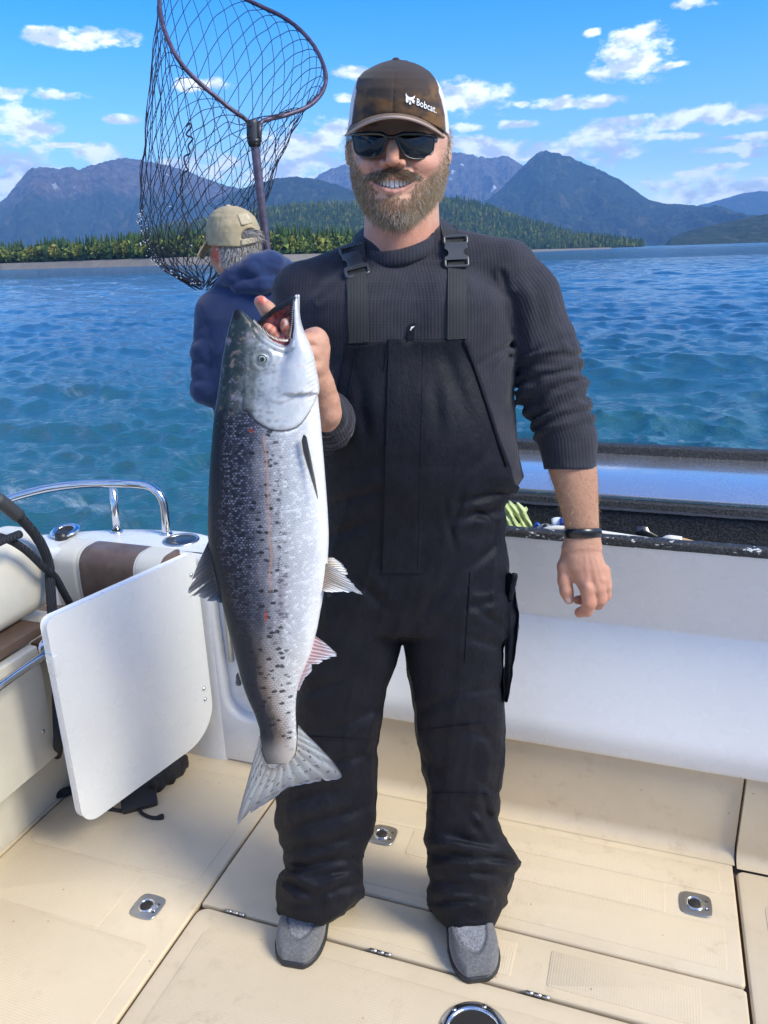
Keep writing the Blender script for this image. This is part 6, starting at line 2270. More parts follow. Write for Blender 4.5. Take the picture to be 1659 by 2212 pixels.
HN = normals_of(allP, allF)
hsel = np.flatnonzero((allP[:, 0] > 735) & (allP[:, 0] < 990) & (allP[:, 1] < 560))
HV, HN = allP[hsel], HN[hsel]
out_s = np.sign((HN * (HV - np.array([862, 330, 10]))).sum(1).mean())
HN = HN * out_s
x, y, w_ = HV.T
cheek_l = np.interp(y, [300, 330, 350, 372, 384, 400], [764, 771, 776, 784, 791, 800])
cheek_r = np.interp(y, [300, 330, 350, 372, 384, 400], [962, 954, 948, 935, 921, 903])
beard = ((x < cheek_l) | (x > cheek_r) | (y > 398)) & (y > 312) & (y < 492) & (w_ < 60)
must = (y > 363) & (y < 384) & (np.abs(x - 850) < 60) & (w_ < -70) & (y > 363 + 0.0040 * (x - 850) ** 2 * 1.2)
mouth_z = (((x - 850) / 45) ** 2 + ((y - 402) / 19) ** 2 < 1) & (w_ < -60)
soul = (np.abs(x - 850) > 14) & (y > 418) & (y < 428) & (np.abs(x - 850) < 40) & (w_ < -90)
ear_z = (np.abs(x - 974) < 9) & (y < 362) | (np.abs(x - 747) < 9) & (y < 362)
neck_z = (y > 425) & ((np.abs(x - 857) > np.interp(y, [425, 445, 462, 476, 492], [92, 76, 58, 42, 26])) | (w_ > 0))
mask = (beard | must) & ~mouth_z & ~soul & ~ear_z & ~neck_z
dens = np.where(must, 2.6, 1.0) * np.interp(y, [312, 345, 400], [0.14, 0.34, 1.0] ) * np.where(must, 1.6, 1.0) * np.where((x < cheek_l + 3) & (x > cheek_l - 6) | (x > cheek_r - 3) & (x < cheek_r + 6), 0.5, 1.0) * np.where(y > 478, 0.5, 1)
fv = np.zeros(len(allP))
fv[hsel] = mask * np.clip(dens, 0, 0.9) * np.where(w_ > 20, 0.5, 1.0)
attr_f(body, 'fur', fv)
idx = np.flatnonzero(mask)
br = np.random.default_rng(21)
pick = br.choice(idx, 19000, p=dens[idx] / dens[idx].sum())
roots = HV[pick] + br.normal(size=(19000, 3)) * 1.6
N_ = HN[pick]
x, y, w_ = roots.T
down = np.column_stack([(x - 852) * 0.0035, np.ones(len(x)), np.zeros(len(x))])
mm = (y < 392) & (np.abs(x - 850) < 58) & (w_ < -70)
down[mm] = np.column_stack([np.sign(x[mm] - 849) * 0.75, np.full(mm.sum(), 0.55), np.zeros(mm.sum())])
dirs = down * 0.85 + N_ * np.where(y > 452, 0.32, 0.16)[:, None] + br.normal(size=(len(x), 3)) * 0.24
dirs /= np.linalg.norm(dirs, axis=1)[:, None]
ln = np.interp(y, [312, 350, 400, 440, 470, 492], [3.5, 4.5, 6, 8, 10, 9]) * br.uniform(0.45, 1.4, len(x))
ln[mm] = 11 * br.uniform(0.6, 1.1, mm.sum())
ln[soul[pick]] *= 0.6
brown, red_, blond, grey = np.array([0.15, 0.085, 0.045]), np.array([0.22, 0.112, 0.055]), np.array([0.42, 0.30, 0.175]), np.array([0.68, 0.62, 0.52])
cen = np.exp(-((x - 850) / 44) ** 2)[:, None]
cols = blond * (1 - 0.8 * cen) + red_ * 0.8 * cen
cols = cols * (1 - mm[:, None] * 0.6) + brown * mm[:, None] * 0.6
gq = (br.random(len(x)) < np.interp(y, [320, 400, 440, 490], [0.40, 0.30, 0.25, 0.55]) * (1 - 0.7 * cen[:, 0] * (y < 455)))[:, None]
cols = np.where(gq, grey * 0.8, cols) * br.uniform(0.5, 1.05, (len(x), 1))
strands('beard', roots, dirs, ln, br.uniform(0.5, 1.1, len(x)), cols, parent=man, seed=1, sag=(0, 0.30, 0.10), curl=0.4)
# fine hair on the bare forearm
asel = np.flatnonzero((allP[:, 0] > 1170) & (allP[:, 1] > 1016) & (allP[:, 1] < 1140))
AN = normals_of(allP, allF)[asel] * out_s
pk2 = br.integers(0, len(asel), 700)
rt = allP[asel][pk2]
dr = AN[pk2] * 0.30 + np.column_stack([0.35 * np.sign(rt[:, 0] - 1245), np.full(700, 0.85), np.zeros(700)]) + br.normal(size=(700, 3)) * 0.2
dr /= np.linalg.norm(dr, axis=1)[:, None]
strands('arm_hair', rt, dr, br.uniform(5, 11, 700), np.full(700, 0.5), np.tile([0.42, 0.27, 0.15], (700, 1)) * br.uniform(0.6, 1.2, (700, 1)), parent=man, seed=7, curl=0.3, sag=(0, 0.1, 0))
# hair round the ears and nape, thin wisps sticking out
hz1 = np.flatnonzero((HV[:, 1] > 262) & (HV[:, 1] < 345) & (HV[:, 2] > -40) & (np.abs(HV[:, 0] - 861) > 86) & (np.abs(np.abs(HV[:, 0] - 861) - 113) > 6))
pick = br.choice(hz1, 1500)
roots = HV[pick] + br.normal(size=(1500, 3)) * 1.5
dirs = HN[pick] * 0.10 + np.array([0, 0.85, 0.25]) + br.normal(size=(1500, 3)) * 0.25
dirs /= np.linalg.norm(dirs, axis=1)[:, None]
cols = np.where(br.random((1500, 1)) < 0.4, grey, blond * 0.75) * br.uniform(0.6, 1.15, (1500, 1))
strands('hair', roots, dirs, br.uniform(7, 15, 1500), br.uniform(0.9, 1.5, 1500), cols, parent=man, seed=2, curl=0.4)
wr_ = np.array([(752 + br.normal() * 2, 298 + br.normal() * 12, 10 + br.normal() * 10) if k % 2 else (972 + br.normal() * 2, 300 + br.normal() * 12, 14 + br.normal() * 10) for k in range(60)])
dirs = np.column_stack([np.sign(wr_[:, 0] - 860) * br.uniform(0.1, 0.9, 60), br.normal(size=60) * 0.8, br.normal(size=60) * 0.3])
dirs /= np.linalg.norm(dirs, axis=1)[:, None]
strands('hair_wisps', wr_, dirs, br.uniform(10, 20, 60), np.full(60, 0.8), np.tile(blond, (60, 1)), parent=man, seed=3, curl=0.5, sag=(0, 0.2, 0))

# ---- cap
CAPR = [(129, 846, 866, 12, 8), (131.5, 836, 880, 32, 8), (136, 822, 896, 52, 6), (143, 806, 911, 72, 4), (154, 787, 928, 92, 2), (169, 772.5, 941, 108, 0), (190, 764, 953, 118, -2), (215, 758.5, 961, 122, -4), (240, 755.5, 966, 124, -4), (265, 752.5, 969, 124, -4), (296, 749, 971, 123, -4)]


def cap_solid(p):
    return stack(p, CAPR, 2.15)


def cap_low(x):
    return np.interp(x, [745, 765, 800, 851, 905, 948, 975], [292, 268, 253, 245, 254, 277, 296])


def cap_sdf(p):
    x, y, w_ = p[:, 0], p[:, 1], p[:, 2]
    d = cap_solid(p) - 0.8 * fbm(p / 30, 2)
    sx_ = 853 - (y - 130) * 0.04
    d = d + 1.6 * np.exp(-((x - sx_) / 1.8) ** 2) * (w_ < 0)                         # centre seam
    d = d + 1.2 * np.exp(-((w_ + 50 - 1.5 * np.maximum(196 - y, 0)) / 2.2) ** 2)                                       # panel seam
    low = np.where(w_ < -10, cap_low(x), 296)
    d = np.maximum(d, y - low)
    return d


V, F = sdf_mesh(cap_sdf, (735, 118, -150), (985, 302, 140), 3.2, 1)
m_, t = material('cap_cloth')
pp = t.attr('pp', 'Vector')
x, y, z = t.sep(pp)
mesh_side = t.smooth(t.math('SUBTRACT', z, t.math('MULTIPLY', t.math('MAXIMUM', t.math('SUBTRACT', 196, y), 0.0), 1.5)), -52, -48)
n = t.noise(t.vmath('MULTIPLY', pp, (0.018, 0.026, 0.02)), 1.0, 3, 0.5)
nf = t.noise(t.vmath('MULTIPLY', pp, (0.5,) * 3), 1.0, 4, 0.7)
fade = t.math('MULTIPLY', t.smooth(n, 0.40, 0.62), t.smooth(y, 165, 200))
fr_c = t.mix(fade, (0.050, 0.037, 0.031), (0.165, 0.085, 0.034))
fr_c = t.mix(t.math('MULTIPLY', t.smooth(nf, 0.4, 0.7), 0.3), fr_c, (0.025, 0.018, 0.015))
hole = t.math('MULTIPLY', t.math('SINE', t.math('MULTIPLY', t.math('ADD', x, z), 1.5)), t.math('SINE', t.math('MULTIPLY', y, 1.5)))
ms_c = t.mix(t.smooth(hole, 0.1, 0.5), (0.72, 0.71, 0.76), (0.46, 0.45, 0.52))
c = t.mix(mesh_side, fr_c, ms_c)
stitch = t.smooth(t.math('ABSOLUTE', t.math('SUBTRACT', t.math('ADD', z, 57), t.math('MULTIPLY', t.math('MAXIMUM', t.math('SUBTRACT', 196, y), 0.0), 1.5))), 2.2, 0.8)
c = t.mix(t.math('MULTIPLY', stitch, 0.5), c, (0.25, 0.22, 0.25))
t.out(t.bsdf(color=c, rough=0.9, spec=0.2, sheen=0.1, normal=t.bump(nf, 0.25, 0.0012)))
capo = add('cap', man_w(V), F, 'cap_cloth', man)
attr_v(capo, 'pp', V)
# visor
m_, t = material('visor_cloth')
vv = t.attr('vv')
nf = t.noise(t.coords('Object'), 500, 4, 0.7)
c = t.mix(t.smooth(nf, 0.35, 0.7), (0.13, 0.085, 0.055), (0.24, 0.17, 0.12))
c = t.mix(t.smooth(vv, 0.5, 0.52), c, (0.020, 0.014, 0.011))
t.out(t.bsdf(color=c, rough=0.85, spec=0.2, normal=t.bump(nf, 0.3, 0.001)))
ss = np.linspace(-1, 1, 41)
P, vv = [], []
for k, tt in enumerate(np.linspace(0, 1, 9)):
    for s in ss:
        xi, yi, wi = 855 + 97 * s, 245 + 26 * s * s + 4 * s, -122 + 78 * s * s
        xo, yo, wo_ = 853 + 106 * s, 251 + 41 * abs(s) ** 2.0 + 1.5 * s, -204 + 146 * abs(s) ** 2.2
        a = (xi + (xo - xi) * tt, yi + (yo - yi) * tt - 3.0 * sin(pi * tt) * (1 - s * s), wi + (wo_ - wi) * tt)
        P.append(a)
        vv.append(0.0)
n = len(P)
A_ = np.array(P)
B_ = A_ + np.array([0, 4.5, 0])
fa = grid_faces(9, 41)
loop = [8 * 41 + i for i in range(41)]
faces = [f for f in fa] + [tuple(n + i for i in f[::-1]) for f in fa] + [(loop[i + 1], loop[i], n + loop[i], n + loop[i + 1]) for i in range(40)]
vis = add('visor', man_w(np.concatenate([A_, B_])), faces, 'visor_cloth', capo)
attr_f(vis, 'vv', np.concatenate([np.zeros(n), np.ones(n)]))
edge_p = A_[8 * 41:] + np.array([0, 2.2, 0])
V, F = g_tube(man_w(edge_p), 0.0022, 8)
simple('visor_edge', (0.40, 0.30, 0.25), 0.8)
add('visor_piping', V, F, 'visor_edge', capo)
V, F = g_lathe([(0.0001, 0.004), (0.005, 0.003), (0.0065, 0.0)], 14, frame(man_w(np.array([[855, 130, 8]]))[0], (1, 0, 0), (0, 1, 0), (0, 0, 1)))
o = add('cap_button', V, F, 'cap_cloth', capo)
attr_v(o, 'pp', np.tile([850.0, 140, -60], (len(V), 1)))

# embroidered emblem and word on the cap front
simple('white_thread', (0.80, 0.80, 0.82), 0.7, bump=(900, 0.3, 0.0006))


def on_cap(P2, lift):
    P2 = np.asarray(P2, float)
    wq = hit(cap_solid, P2[:, 0], P2[:, 1], -160, 40, 160)
    return np.column_stack([P2, wq - lift])


cr = lambda a, b: (663.6 + 0.24 * a, 99.5 + 0.24 * b)


def emblem(polys, name):
    mb = MB()
    for pl in polys:
        P2 = np.array([cr(*q) for q in pl])
        n = len(P2)
        mb.add(man_w(np.concatenate([on_cap(P2, 2.6), on_cap(P2, -0.5)])), [tuple(range(n)), *[(i, (i + 1) % n, n + (i + 1) % n, n + i) for i in range(n)]])
    return mb.build(name, 'white_thread', capo, False)


emblem([[(888, 420), (896, 440), (912, 456), (932, 462), (952, 458), (972, 444), (966, 468), (952, 484), (936, 492), (920, 488), (904, 478), (892, 466), (886, 446)],
        [(884, 468), (898, 474), (912, 490), (914, 500), (902, 508), (890, 512), (893, 500), (884, 494), (890, 486)],
        [(942, 494), (954, 484), (964, 486), (970, 500), (962, 504), (968, 516), (954, 514), (944, 506)],
        [(920, 498), (934, 500), (932, 510), (938, 520), (930, 527), (920, 525), (916, 516), (922, 508)]], 'emblem')
cu = bpy.data.curves.new('word', 'FONT')
cu.body = 'Bobcat.'
cu.size = 1.0
cu.extrude = 0.0
cu.resolution_u = 3
cu.offset = 0.006
cu.space_character = 1.06
tmp = bpy.data.objects.new('word_tmp', cu)
COL.objects.link(tmp)
dg = bpy.context.evaluated_depsgraph_get()
me = bpy.data.meshes.new_from_object(tmp.evaluated_get(dg))
tv = np.array([v.co[:] for v in me.vertices])
tf = [tuple(p.vertices) for p in me.polygons]
bpy.data.objects.remove(tmp)
bpy.data.meshes.remove(me)
tv -= [tv[:, 0].min(), 0, 0]
tw = tv[:, 0].max()
a0, b0 = np.array(cr(985, 530)), np.array(cr(1163, 604))      # baseline start and end
ex = (b0 - a0) / tw
upv = np.array(cr(988, 468)) - a0
eh = upv / 0.70
P2 = a0 + tv[:, :1] * ex + tv[:, 1:2] * eh
q1 = on_cap(P2, 2.6)
# separate letters: split the text mesh into its islands, one child per letter
par = list(range(len(tv)))


def find(i):
    while par[i] != i:
        par[i] = par[par[i]]
        i = par[i]
    return i


for f_ in tf:
    for i in f_[1:]:
        par[find(i)] = find(f_[0])
isl_ = {}
for f_ in tf:
    isl_.setdefault(find(f_[0]), []).append(f_)
Wq, Wb = man_w(q1), man_w(q1 + np.array([0, 0, 3.0]))
for k, fs in isl_.items():
    used = sorted({i for f_ in fs for i in f_})
    mp = {i: j for j, i in enumerate(used)}
    n = len(used)
    cnt = {}
    for f_ in fs:
        for a, b in zip(f_, f_[1:] + f_[:1]):
            cnt[(a, b)] = 1
    rim = [(a, b) for (a, b) in cnt if (b, a) not in cnt]
    faces = [tuple(mp[i] for i in f_[::-1]) for f_ in fs] + [(mp[a], mp[b], n + mp[b], n + mp[a]) for a, b in rim]
    add('letter', np.concatenate([Wq[used], Wb[used]]), faces, 'white_thread', capo, False)

# ---- sunglasses
m_, t = material('dark_lens')
t.out(t.bsdf(color=(0.003, 0.003, 0.005), rough=0.03, spec=0.30, coat=0.12, coat_r=0.01))
simple('glasses_frame', (0.012, 0.012, 0.014), 0.22, spec=0.6)
gl = empty_part('sunglasses', man)


def gw(x):
    return -133 + 0.0046 * (np.asarray(x) - 849) ** 2 * (1 + 0.00001 * (np.asarray(x) - 849) ** 2)


def lens(outl):
    P2 = spline(np.column_stack([np.array(outl, float), np.zeros(len(outl))]), 6, True)[:, :2]
    cen = P2.mean(0)
    ring_ = []
    for s in (0.0, 0.35, 0.7, 0.9, 1.0):
        q = cen + (P2 - cen) * s
        ring_.append(np.column_stack([q, gw(q[:, 0]) - 3.5 * (1 - s * s)]))
    n = len(P2)
    A_ = np.concatenate(ring_)
    V = np.concatenate([A_, ring_[-1] + np.array([0, 0, 5.0])])
    F = grid_faces(5, n, True) + [(4 * n + i, 4 * n + (i + 1) % n, 5 * n + (i + 1) % n, 5 * n + i) for i in range(n)]
    add('lens', man_w(V), F, 'dark_lens', gl)
    V, F = g_tube(man_w(np.column_stack([P2, gw(P2[:, 0]) + 1.0])), 0.0016, 8, True)
    add('rim', V, F, 'glasses_frame', gl)


lens([(763, 292), (790, 289), (820, 290), (833, 294), (831, 312), (824, 330), (812, 339), (795, 340), (776, 335), (767, 325), (764, 308)])
lens([(858, 294), (872, 290), (905, 290), (936, 295), (937, 312), (934, 328), (925, 339), (905, 344), (884, 341), (872, 331), (862, 312)])
bar = [(762, 292), (790, 288.5), (822, 289), (834, 294), (846, 296), (858, 293.5), (872, 289), (905, 289.5), (937, 294.5)]
bp = spline(np.column_stack([np.array(bar, float), np.zeros(len(bar))]), 5)[:, :2]
V, F = g_tube(man_w(np.column_stack([bp, gw(bp[:, 0])])), 0.0030, 8)
add('brow_bar', V, F, 'glasses_frame', gl)
for pts in ([(763, 298, gw(763) + 2), (757, 300, -60), (752, 300, -10), (750, 304, 30)], [(937, 301, gw(937) + 2), (948, 303, -64), (962, 303, -20), (971, 305, 30)]):
    V, F = g_tube(man_w(spline(pts, 8)), 0.0052, 10, flat=0.42, up=(1, 0, 0))
    add('temple_arm', V, F, 'glasses_frame', gl)

# ---- wrist band
simple('black_band', (0.010, 0.011, 0.013), 0.28, spec=0.6)
a = np.arange(48) * 2 * pi / 48
cw_ = [np.column_stack([1258.5 + (39.5 + o_) * np.cos(a), yy + 0 * a - 1.5 * np.cos(a), -20 + (37 + o_) * np.sin(a)]) for o_, yy in ((-2, 1142), (1.5, 1143), (2.5, 1152), (1.5, 1162), (-2, 1163))]
wb = add('wristband', man_w(np.concatenate(cw_)), [f[::-1] for f in grid_faces(5, 48, True)], 'black_band', man)
# ------------------------------------------------------------------ second man, seen from behind on the walk-through
Y2, K2 = 2.45, 0.00145
w2 = lambda P: man_w(P, Y2, K2)
man2 = empty('person', w2(np.array([[560, 1400, 0]]))[0] * [1, 1, 0] + np.array([0, 0, 0.12]), 'man in navy hoodie and tan cap seen from behind', 'person')
simple('skin_nape', (0.52, 0.27, 0.185), 0.55, var=0.15, var_scale=40)


def head2(p):
    d = sd_ell(p, (508, 522, 4), (54, 66, 58))
    d = smin(d, sd_ell(p, (492, 556, 14), (38, 38, 40)), 14)
    d = smin(d, sd_cap(p, (510, 570, 8), (530, 650, 8), 38, 42), 14)
    d = smin(d, smax(sd_ell(p, (467, 549, -16), (8, 20, 15)), -sd_ell(p, (466, 549, -28), (4, 12, 8)), 3), 3)
    # forearm and fist on the net handle, inside the sleeve
    d = smin(d, sd_cap(p, (528, 640, 6), (520, 760, 20), 42, 40), 20)
    d = smin(d, sd_cap(p, (520, 760, 20), (540, 850, 60), 40, 22), 20)
    d = smin(d, sd_chain(p, np.array([(540, 850, 60), (585, 812, 104), (600, 800, 118)], float), [22, 17, 16], 6), 8)
    d = smin(d, sd_ell(p, (604, 792, 122), (16, 20, 14)), 6)
    for k in range(4):
        d = smin(d, sd_chain(p, np.array([(606, 778 + 9 * k, 132), (590, 780 + 9 * k, 138), (584, 781 + 9 * k, 126)], float), [6, 5.5, 5], 2), 2)
    d = smin(d, sd_chain(p, np.array([(602, 775, 116), (590, 768, 126), (582, 768, 134)], float), [7, 6, 5], 3), 3)
    return d


V, F = sdf_mesh(head2, (430, 445, -70), (640, 880, 160), 3.6, 1)
b2 = add('body', w2(V), F, 'skin', man2)
for nm, vals in (('flush', np.clip(0.25 + 1.0 * (np.hypot(V[:, 0] - 467, (V[:, 1] - 549) * 0.5) < 11), 0, 1)), ('lips', 0), ('dark', 0), ('blood_and_glow', 0.55 * (np.hypot(V[:, 0] - 467, (V[:, 1] - 549) * 0.5) < 9)), ('nail', 0), ('fur', 0), ('tan', 0)):  # ear painted red for sunlight shining through it
    attr_f(b2, nm, np.zeros(len(V)) + vals)
attr_v(b2, 'pp', V)

CAP2 = [(445, 486, 503, 10, 4), (448, 474, 520, 26, 4), (456, 460, 538, 42, 4), (468, 450, 550, 54, 4), (485, 445, 559, 61, 4), (500, 443.5, 563, 63, 4), (520, 445, 565, 64, 4), (540, 447, 566, 64, 4)]


def cap2_solid(p):
    return stack(p, CAP2, 2.05)


def cap2(p):
    x, y, z = p.T
    d = cap2_solid(p) - 1.2 * fbm(p / 22, 3)
    for sx in (478, 521):
        d = d + 0.9 * np.exp(-((x - sx - (y - 450) * (-0.14 if sx < 500 else 0.05)) / 1.3) ** 2) * (z < 0)
    d = np.maximum(d, y - np.interp(x, [440, 455, 520, 566], [528, 531, 533.5, 521.5]))
    op = np.maximum(sd_ell(p, (540, 512, -40), (20, 19, 60)), y - 517)
    return smax(d, -op, 1.5)


V, F = sdf_mesh(cap2, (430, 438, -75), (580, 545, 85), 2.6, 1)
simple('tan_canvas', (0.36, 0.295, 0.185), 0.9, bump=(350, 0.35, 0.001), var=0.14, var_scale=30)
simple('tan_canvas_worn', (0.45, 0.38, 0.26), 0.9, bump=(350, 0.35, 0.001), var=0.2, var_scale=60)
c2 = add('cap', w2(V), F, 'tan_canvas', man2)
P = []
for tt in np.linspace(0, 1, 7):
    for s in np.linspace(0, 1, 12):
        a = np.array([449 + 6 * s, 515 + 18 * s, -20 + 70 * s])
        b = np.array([424 + 14 * s + 4 * sin(pi * s), 556 + 4 * s, -22 + 92 * s])
        P.append(a + (b - a) * tt + np.array([-3.0, 0, 0]) * sin(pi * tt))
P = np.array(P)
n = len(P)
fa = grid_faces(7, 12)
lp = [i for i in range(12)] + [j * 12 + 11 for j in range(1, 7)] + [72 + i for i in range(10, -1, -1)] + [j * 12 for j in range(5, 0, -1)]
o = add('visor', w2(np.concatenate([P, P + np.array([3.0, 1.0, 0])])), fa + [tuple(n + i for i in f[::-1]) for f in fa] + [(lp[i], lp[(i + 1) % len(lp)], n + lp[(i + 1) % len(lp)], n + lp[i]) for i in range(len(lp))], 'tan_canvas_worn', c2)


def patch2(name, poly, off, mat, parent):
    tl, tr_2, br_, bl = [np.array(q, float) for q in poly]
    s, tt = np.meshgrid(np.linspace(0, 1, 9), np.linspace(0, 1, 7))
    X = (tl[0] * (1 - s) + tr_2[0] * s) * (1 - tt) + (bl[0] * (1 - s) + br_[0] * s) * tt
    Yy = (tl[1] * (1 - s) + tr_2[1] * s) * (1 - tt) + (bl[1] * (1 - s) + br_[1] * s) * tt
    W_ = hit(cap2_solid, X.ravel(), Yy.ravel(), -90, 60, 120)
    A = np.column_stack([X.ravel(), Yy.ravel(), W_ - off])
    Bk = np.column_stack([X.ravel(), Yy.ravel(), W_ + 2])
    fa = [f_[::-1] for f_ in grid_faces(7, 9)]
    lp = [i for i in range(9)] + [j * 9 + 8 for j in range(1, 7)] + [54 + i for i in range(7, -1, -1)] + [j * 9 for j in range(5, 0, -1)]
    return add(name, w2(np.concatenate([A, Bk])), fa + [(lp[i], lp[(i + 1) % len(lp)], 63 + lp[(i + 1) % len(lp)], 63 + lp[i]) for i in range(len(lp))], mat, parent)


patch2('sewn_patch', [(513, 464), (535, 460), (545, 482), (522, 487)], 1.8, 'tan_canvas_worn', c2)
patch2('strap', [(521, 518), (565, 509), (565, 521), (521, 530)], 2.0, 'tan_canvas_worn', c2)
V, F = g_lathe([(0.0001, 0.006), (0.007, 0.004), (0.009, 0.0)], 12, frame(w2(np.array([[493, 446, 4]]))[0], (1, 0, 0), (0, 1, 0), (0, 0, 1)))
add('cap_button', V, F, 'tan_canvas_worn', c2)
hr = np.random.default_rng(8)
n = 2600
th_ = hr.uniform(-2.9, 0.15, n)
yy_ = hr.uniform(524, 566, n)
rr_ = np.interp(yy_, [520, 545, 566], [1.0, 0.96, 0.84])
roots = np.column_stack([509 + 54 * rr_ * np.cos(th_), yy_ - 6 * np.cos(th_), 4 + 58 * rr_ * np.sin(th_)])
keep = ~((np.hypot(roots[:, 0] - 467, (roots[:, 1] - 549) * 0.55) < 12)) & ~((roots[:, 0] < 478) & (roots[:, 1] > 545))
roots = roots[keep]
n = len(roots)
dirs = np.column_stack([-0.15 + 0.25 * hr.normal(size=n), 0.8 + 0.1 * hr.normal(size=n), 0.15 * np.sin(th_[keep])]) + 0.12 * np.column_stack([np.cos(th_[keep]), 0 * th_[keep], np.sin(th_[keep])])
dirs /= np.linalg.norm(dirs, axis=1)[:, None]
cols = np.where(hr.random((n, 1)) < 0.55, np.array([0.58, 0.56, 0.54]), np.array([0.20, 0.165, 0.14])) * hr.uniform(0.6, 1.15, (n, 1))
strands('hair', roots, dirs, hr.uniform(6, 11, n), hr.uniform(0.9, 1.6, n), cols, parent=man2, seed=5, mapf=w2, curl=0.3)
n = 500
roots = np.column_stack([hr.uniform(520, 561, n), hr.uniform(494, 516, n), np.zeros(n)])
roots[:, 2] = hit(cap2_solid, roots[:, 0], roots[:, 1], -90, 60, 120) + 5
dirs = np.column_stack([0.7 + 0.3 * hr.normal(size=n), 0.35 + 0.25 * hr.normal(size=n), np.zeros(n)])
dirs /= np.linalg.norm(dirs, axis=1)[:, None]
cols = np.where(hr.random((n, 1)) < 0.5, np.array([0.50, 0.48, 0.46]), np.array([0.17, 0.14, 0.12])) * hr.uniform(0.6, 1.15, (n, 1))
strands('hair', roots, dirs, hr.uniform(8, 14, n), hr.uniform(1.0, 1.8, n), cols, parent=man2, seed=6, mapf=w2, curl=0.3)

HT = [(610, 490, 615, 44, 6), (640, 452, 645, 62, 4), (690, 432, 662, 70, 2), (760, 440, 666, 74, 2), (840, 455, 664, 76, 2), (920, 468, 662, 76, 2), (1000, 476, 658, 74, 4), (1090, 480, 655, 70, 6)]


def hoodie(p):
    x, y, z = p.T
    d = stack(p, HT, 2.3)
    d = smin(d, sd_cap(p, (540, 622, 6), (460, 668, 4), 44, 38), 18)
    d = smin(d, sd_cap(p, (545, 618, 6), (630, 660, 4), 44, 40), 18)
    arm = sd_chain(p, np.array([(461, 682, 2), (450, 760, -2), (452, 836, 0), (500, 848, 46), (560, 826, 84)], float), [40, 38, 40, 33, 24], 10)
    s = y - 680
    arm = arm - 3.0 * fbm(np.column_stack([x / 34, y / 28 + x / 60, z / 34]), 2) * np.clip(s / 50, 0.15, 1)
    arm = arm + 3.5 * np.exp(-((y - 776 - 0.35 * (x - 412)) / 6) ** 2) + 3.5 * np.exp(-((y - 738 + 0.25 * (x - 412)) / 6) ** 2) * 0.6 + 3.0 * np.exp(-((y - 822 - 0.2 * (x - 430)) / 7) ** 2)
    d = d - 1.2 * fbm(np.column_stack([x / 60, y / 50, z / 50]), 2)
    d = d - 2.2 * np.maximum(1 - np.abs(perlin(np.column_stack([x / 40 + y / 80, y / 70, z / 60]))) * 2.6, 0) ** 2 * np.clip((y - 690) / 60, 0, 1)
    d = smin(d, arm, 7)
    # armhole seam
    xs = np.interp(y, [650, 700, 760, 800], [428, 446, 466, 474])
    d = d + 1.3 * np.exp(-((x - xs) / 2.2) ** 2) * (z < 0) * ((y > 660) & (y < 800))
    # hood lying on the back
    h = sd_chain(p, np.array([(478, 616, -8), (506, 598, -34), (545, 580, -42), (585, 572, -34), (612, 578, -4)], float), [15, 25, 32, 30, 22], 10)
    h = smin(h, sd_chain(p, np.array([(520, 616, -46), (565, 612, -54), (600, 608, -40)], float), [20, 25, 22], 8), 10)
    h = smin(h, sd_chain(p, np.array([(550, 566, -20), (580, 560, -18), (604, 566, 2)], float), [15, 16, 15], 8), 8)
    h = h - 3.0 * fbm(np.column_stack([x / 40 + y / 60, y / 24 - x / 70, z / 40]), 2)
    h = h + 2.6 * np.exp(-((y - np.interp(x, [480, 520, 560, 600], [628, 604, 598, 594])) / 4.5) ** 2) * (z < -10)
    h = h + 1.4 * np.exp(-((x - np.interp(y, [560, 600], [551, 572])) / 2.0) ** 2) * (y < 602) * (z < 0)
    nk = sd_cap(p, (512, 520, 4), (516, 586, 0), 44, 40)
    h = smax(h, -nk, 5)
    d = smax(d, -nk, 5)
    return smin(d, h, 3.5)


V, F = sdf_mesh(hoodie, (400, 535, -120), (690, 1095, 130), 5.2, 1)
m_, t = material('navy_fleece')
n_ = t.noise(t.coords('Object'), 260, 4, 0.7)
n3 = t.noise(t.coords('Object'), 9, 4, 0.6)
c = t.mix(t.smooth(n3, 0.3, 0.7), (0.013, 0.028, 0.085), (0.018, 0.037, 0.110))
t.out(t.bsdf(color=c, rough=0.95, spec=0.15, sheen=0.30, sheen_r=0.5, normal=t.bump(n_, 0.25, 0.0015)))
add('hoodie', w2(V), F, 'navy_fleece', man2)
trs = lambda p: smin(smin(stack(p, [(1070, 488, 650, 68, 6), (1130, 486, 652, 70, 6), (1190, 486, 652, 66, 6)], 2.3), stack(p, [(1150, 486, 568, 52, 6), (1300, 498, 566, 44, 6), (1412, 502, 566, 40, 6)], 2.1), 8), stack(p, [(1150, 566, 652, 52, 6), (1300, 570, 644, 44, 6), (1412, 572, 640, 40, 6)], 2.1), 5) - 2.0 * fbm(p / 34, 2)
V, F = sdf_mesh(trs, (470, 1060, -80), (670, 1425, 95), 7.0, 1)
simple('dark_denim', (0.022, 0.026, 0.042), 0.9, bump=(200, 0.3, 0.001))
add('trousers', w2(V), F, 'dark_denim', man2)
for cx in (532, 606):
    f = lambda p: smax(sd_ell(p, (cx, 1412, 14), (34, 16, 78)), p[:, 1] - 1420, 4)
    V, F = sdf_mesh(f, (cx - 42, 1390, -75), (cx + 42, 1426, 100), 4.0, 1)
    add('boot', w2(V), F, 'black_plastic', man2)

# ------------------------------------------------------------------ landing net
def PY(x, y, Y):
    return at_y(x, y, Y)


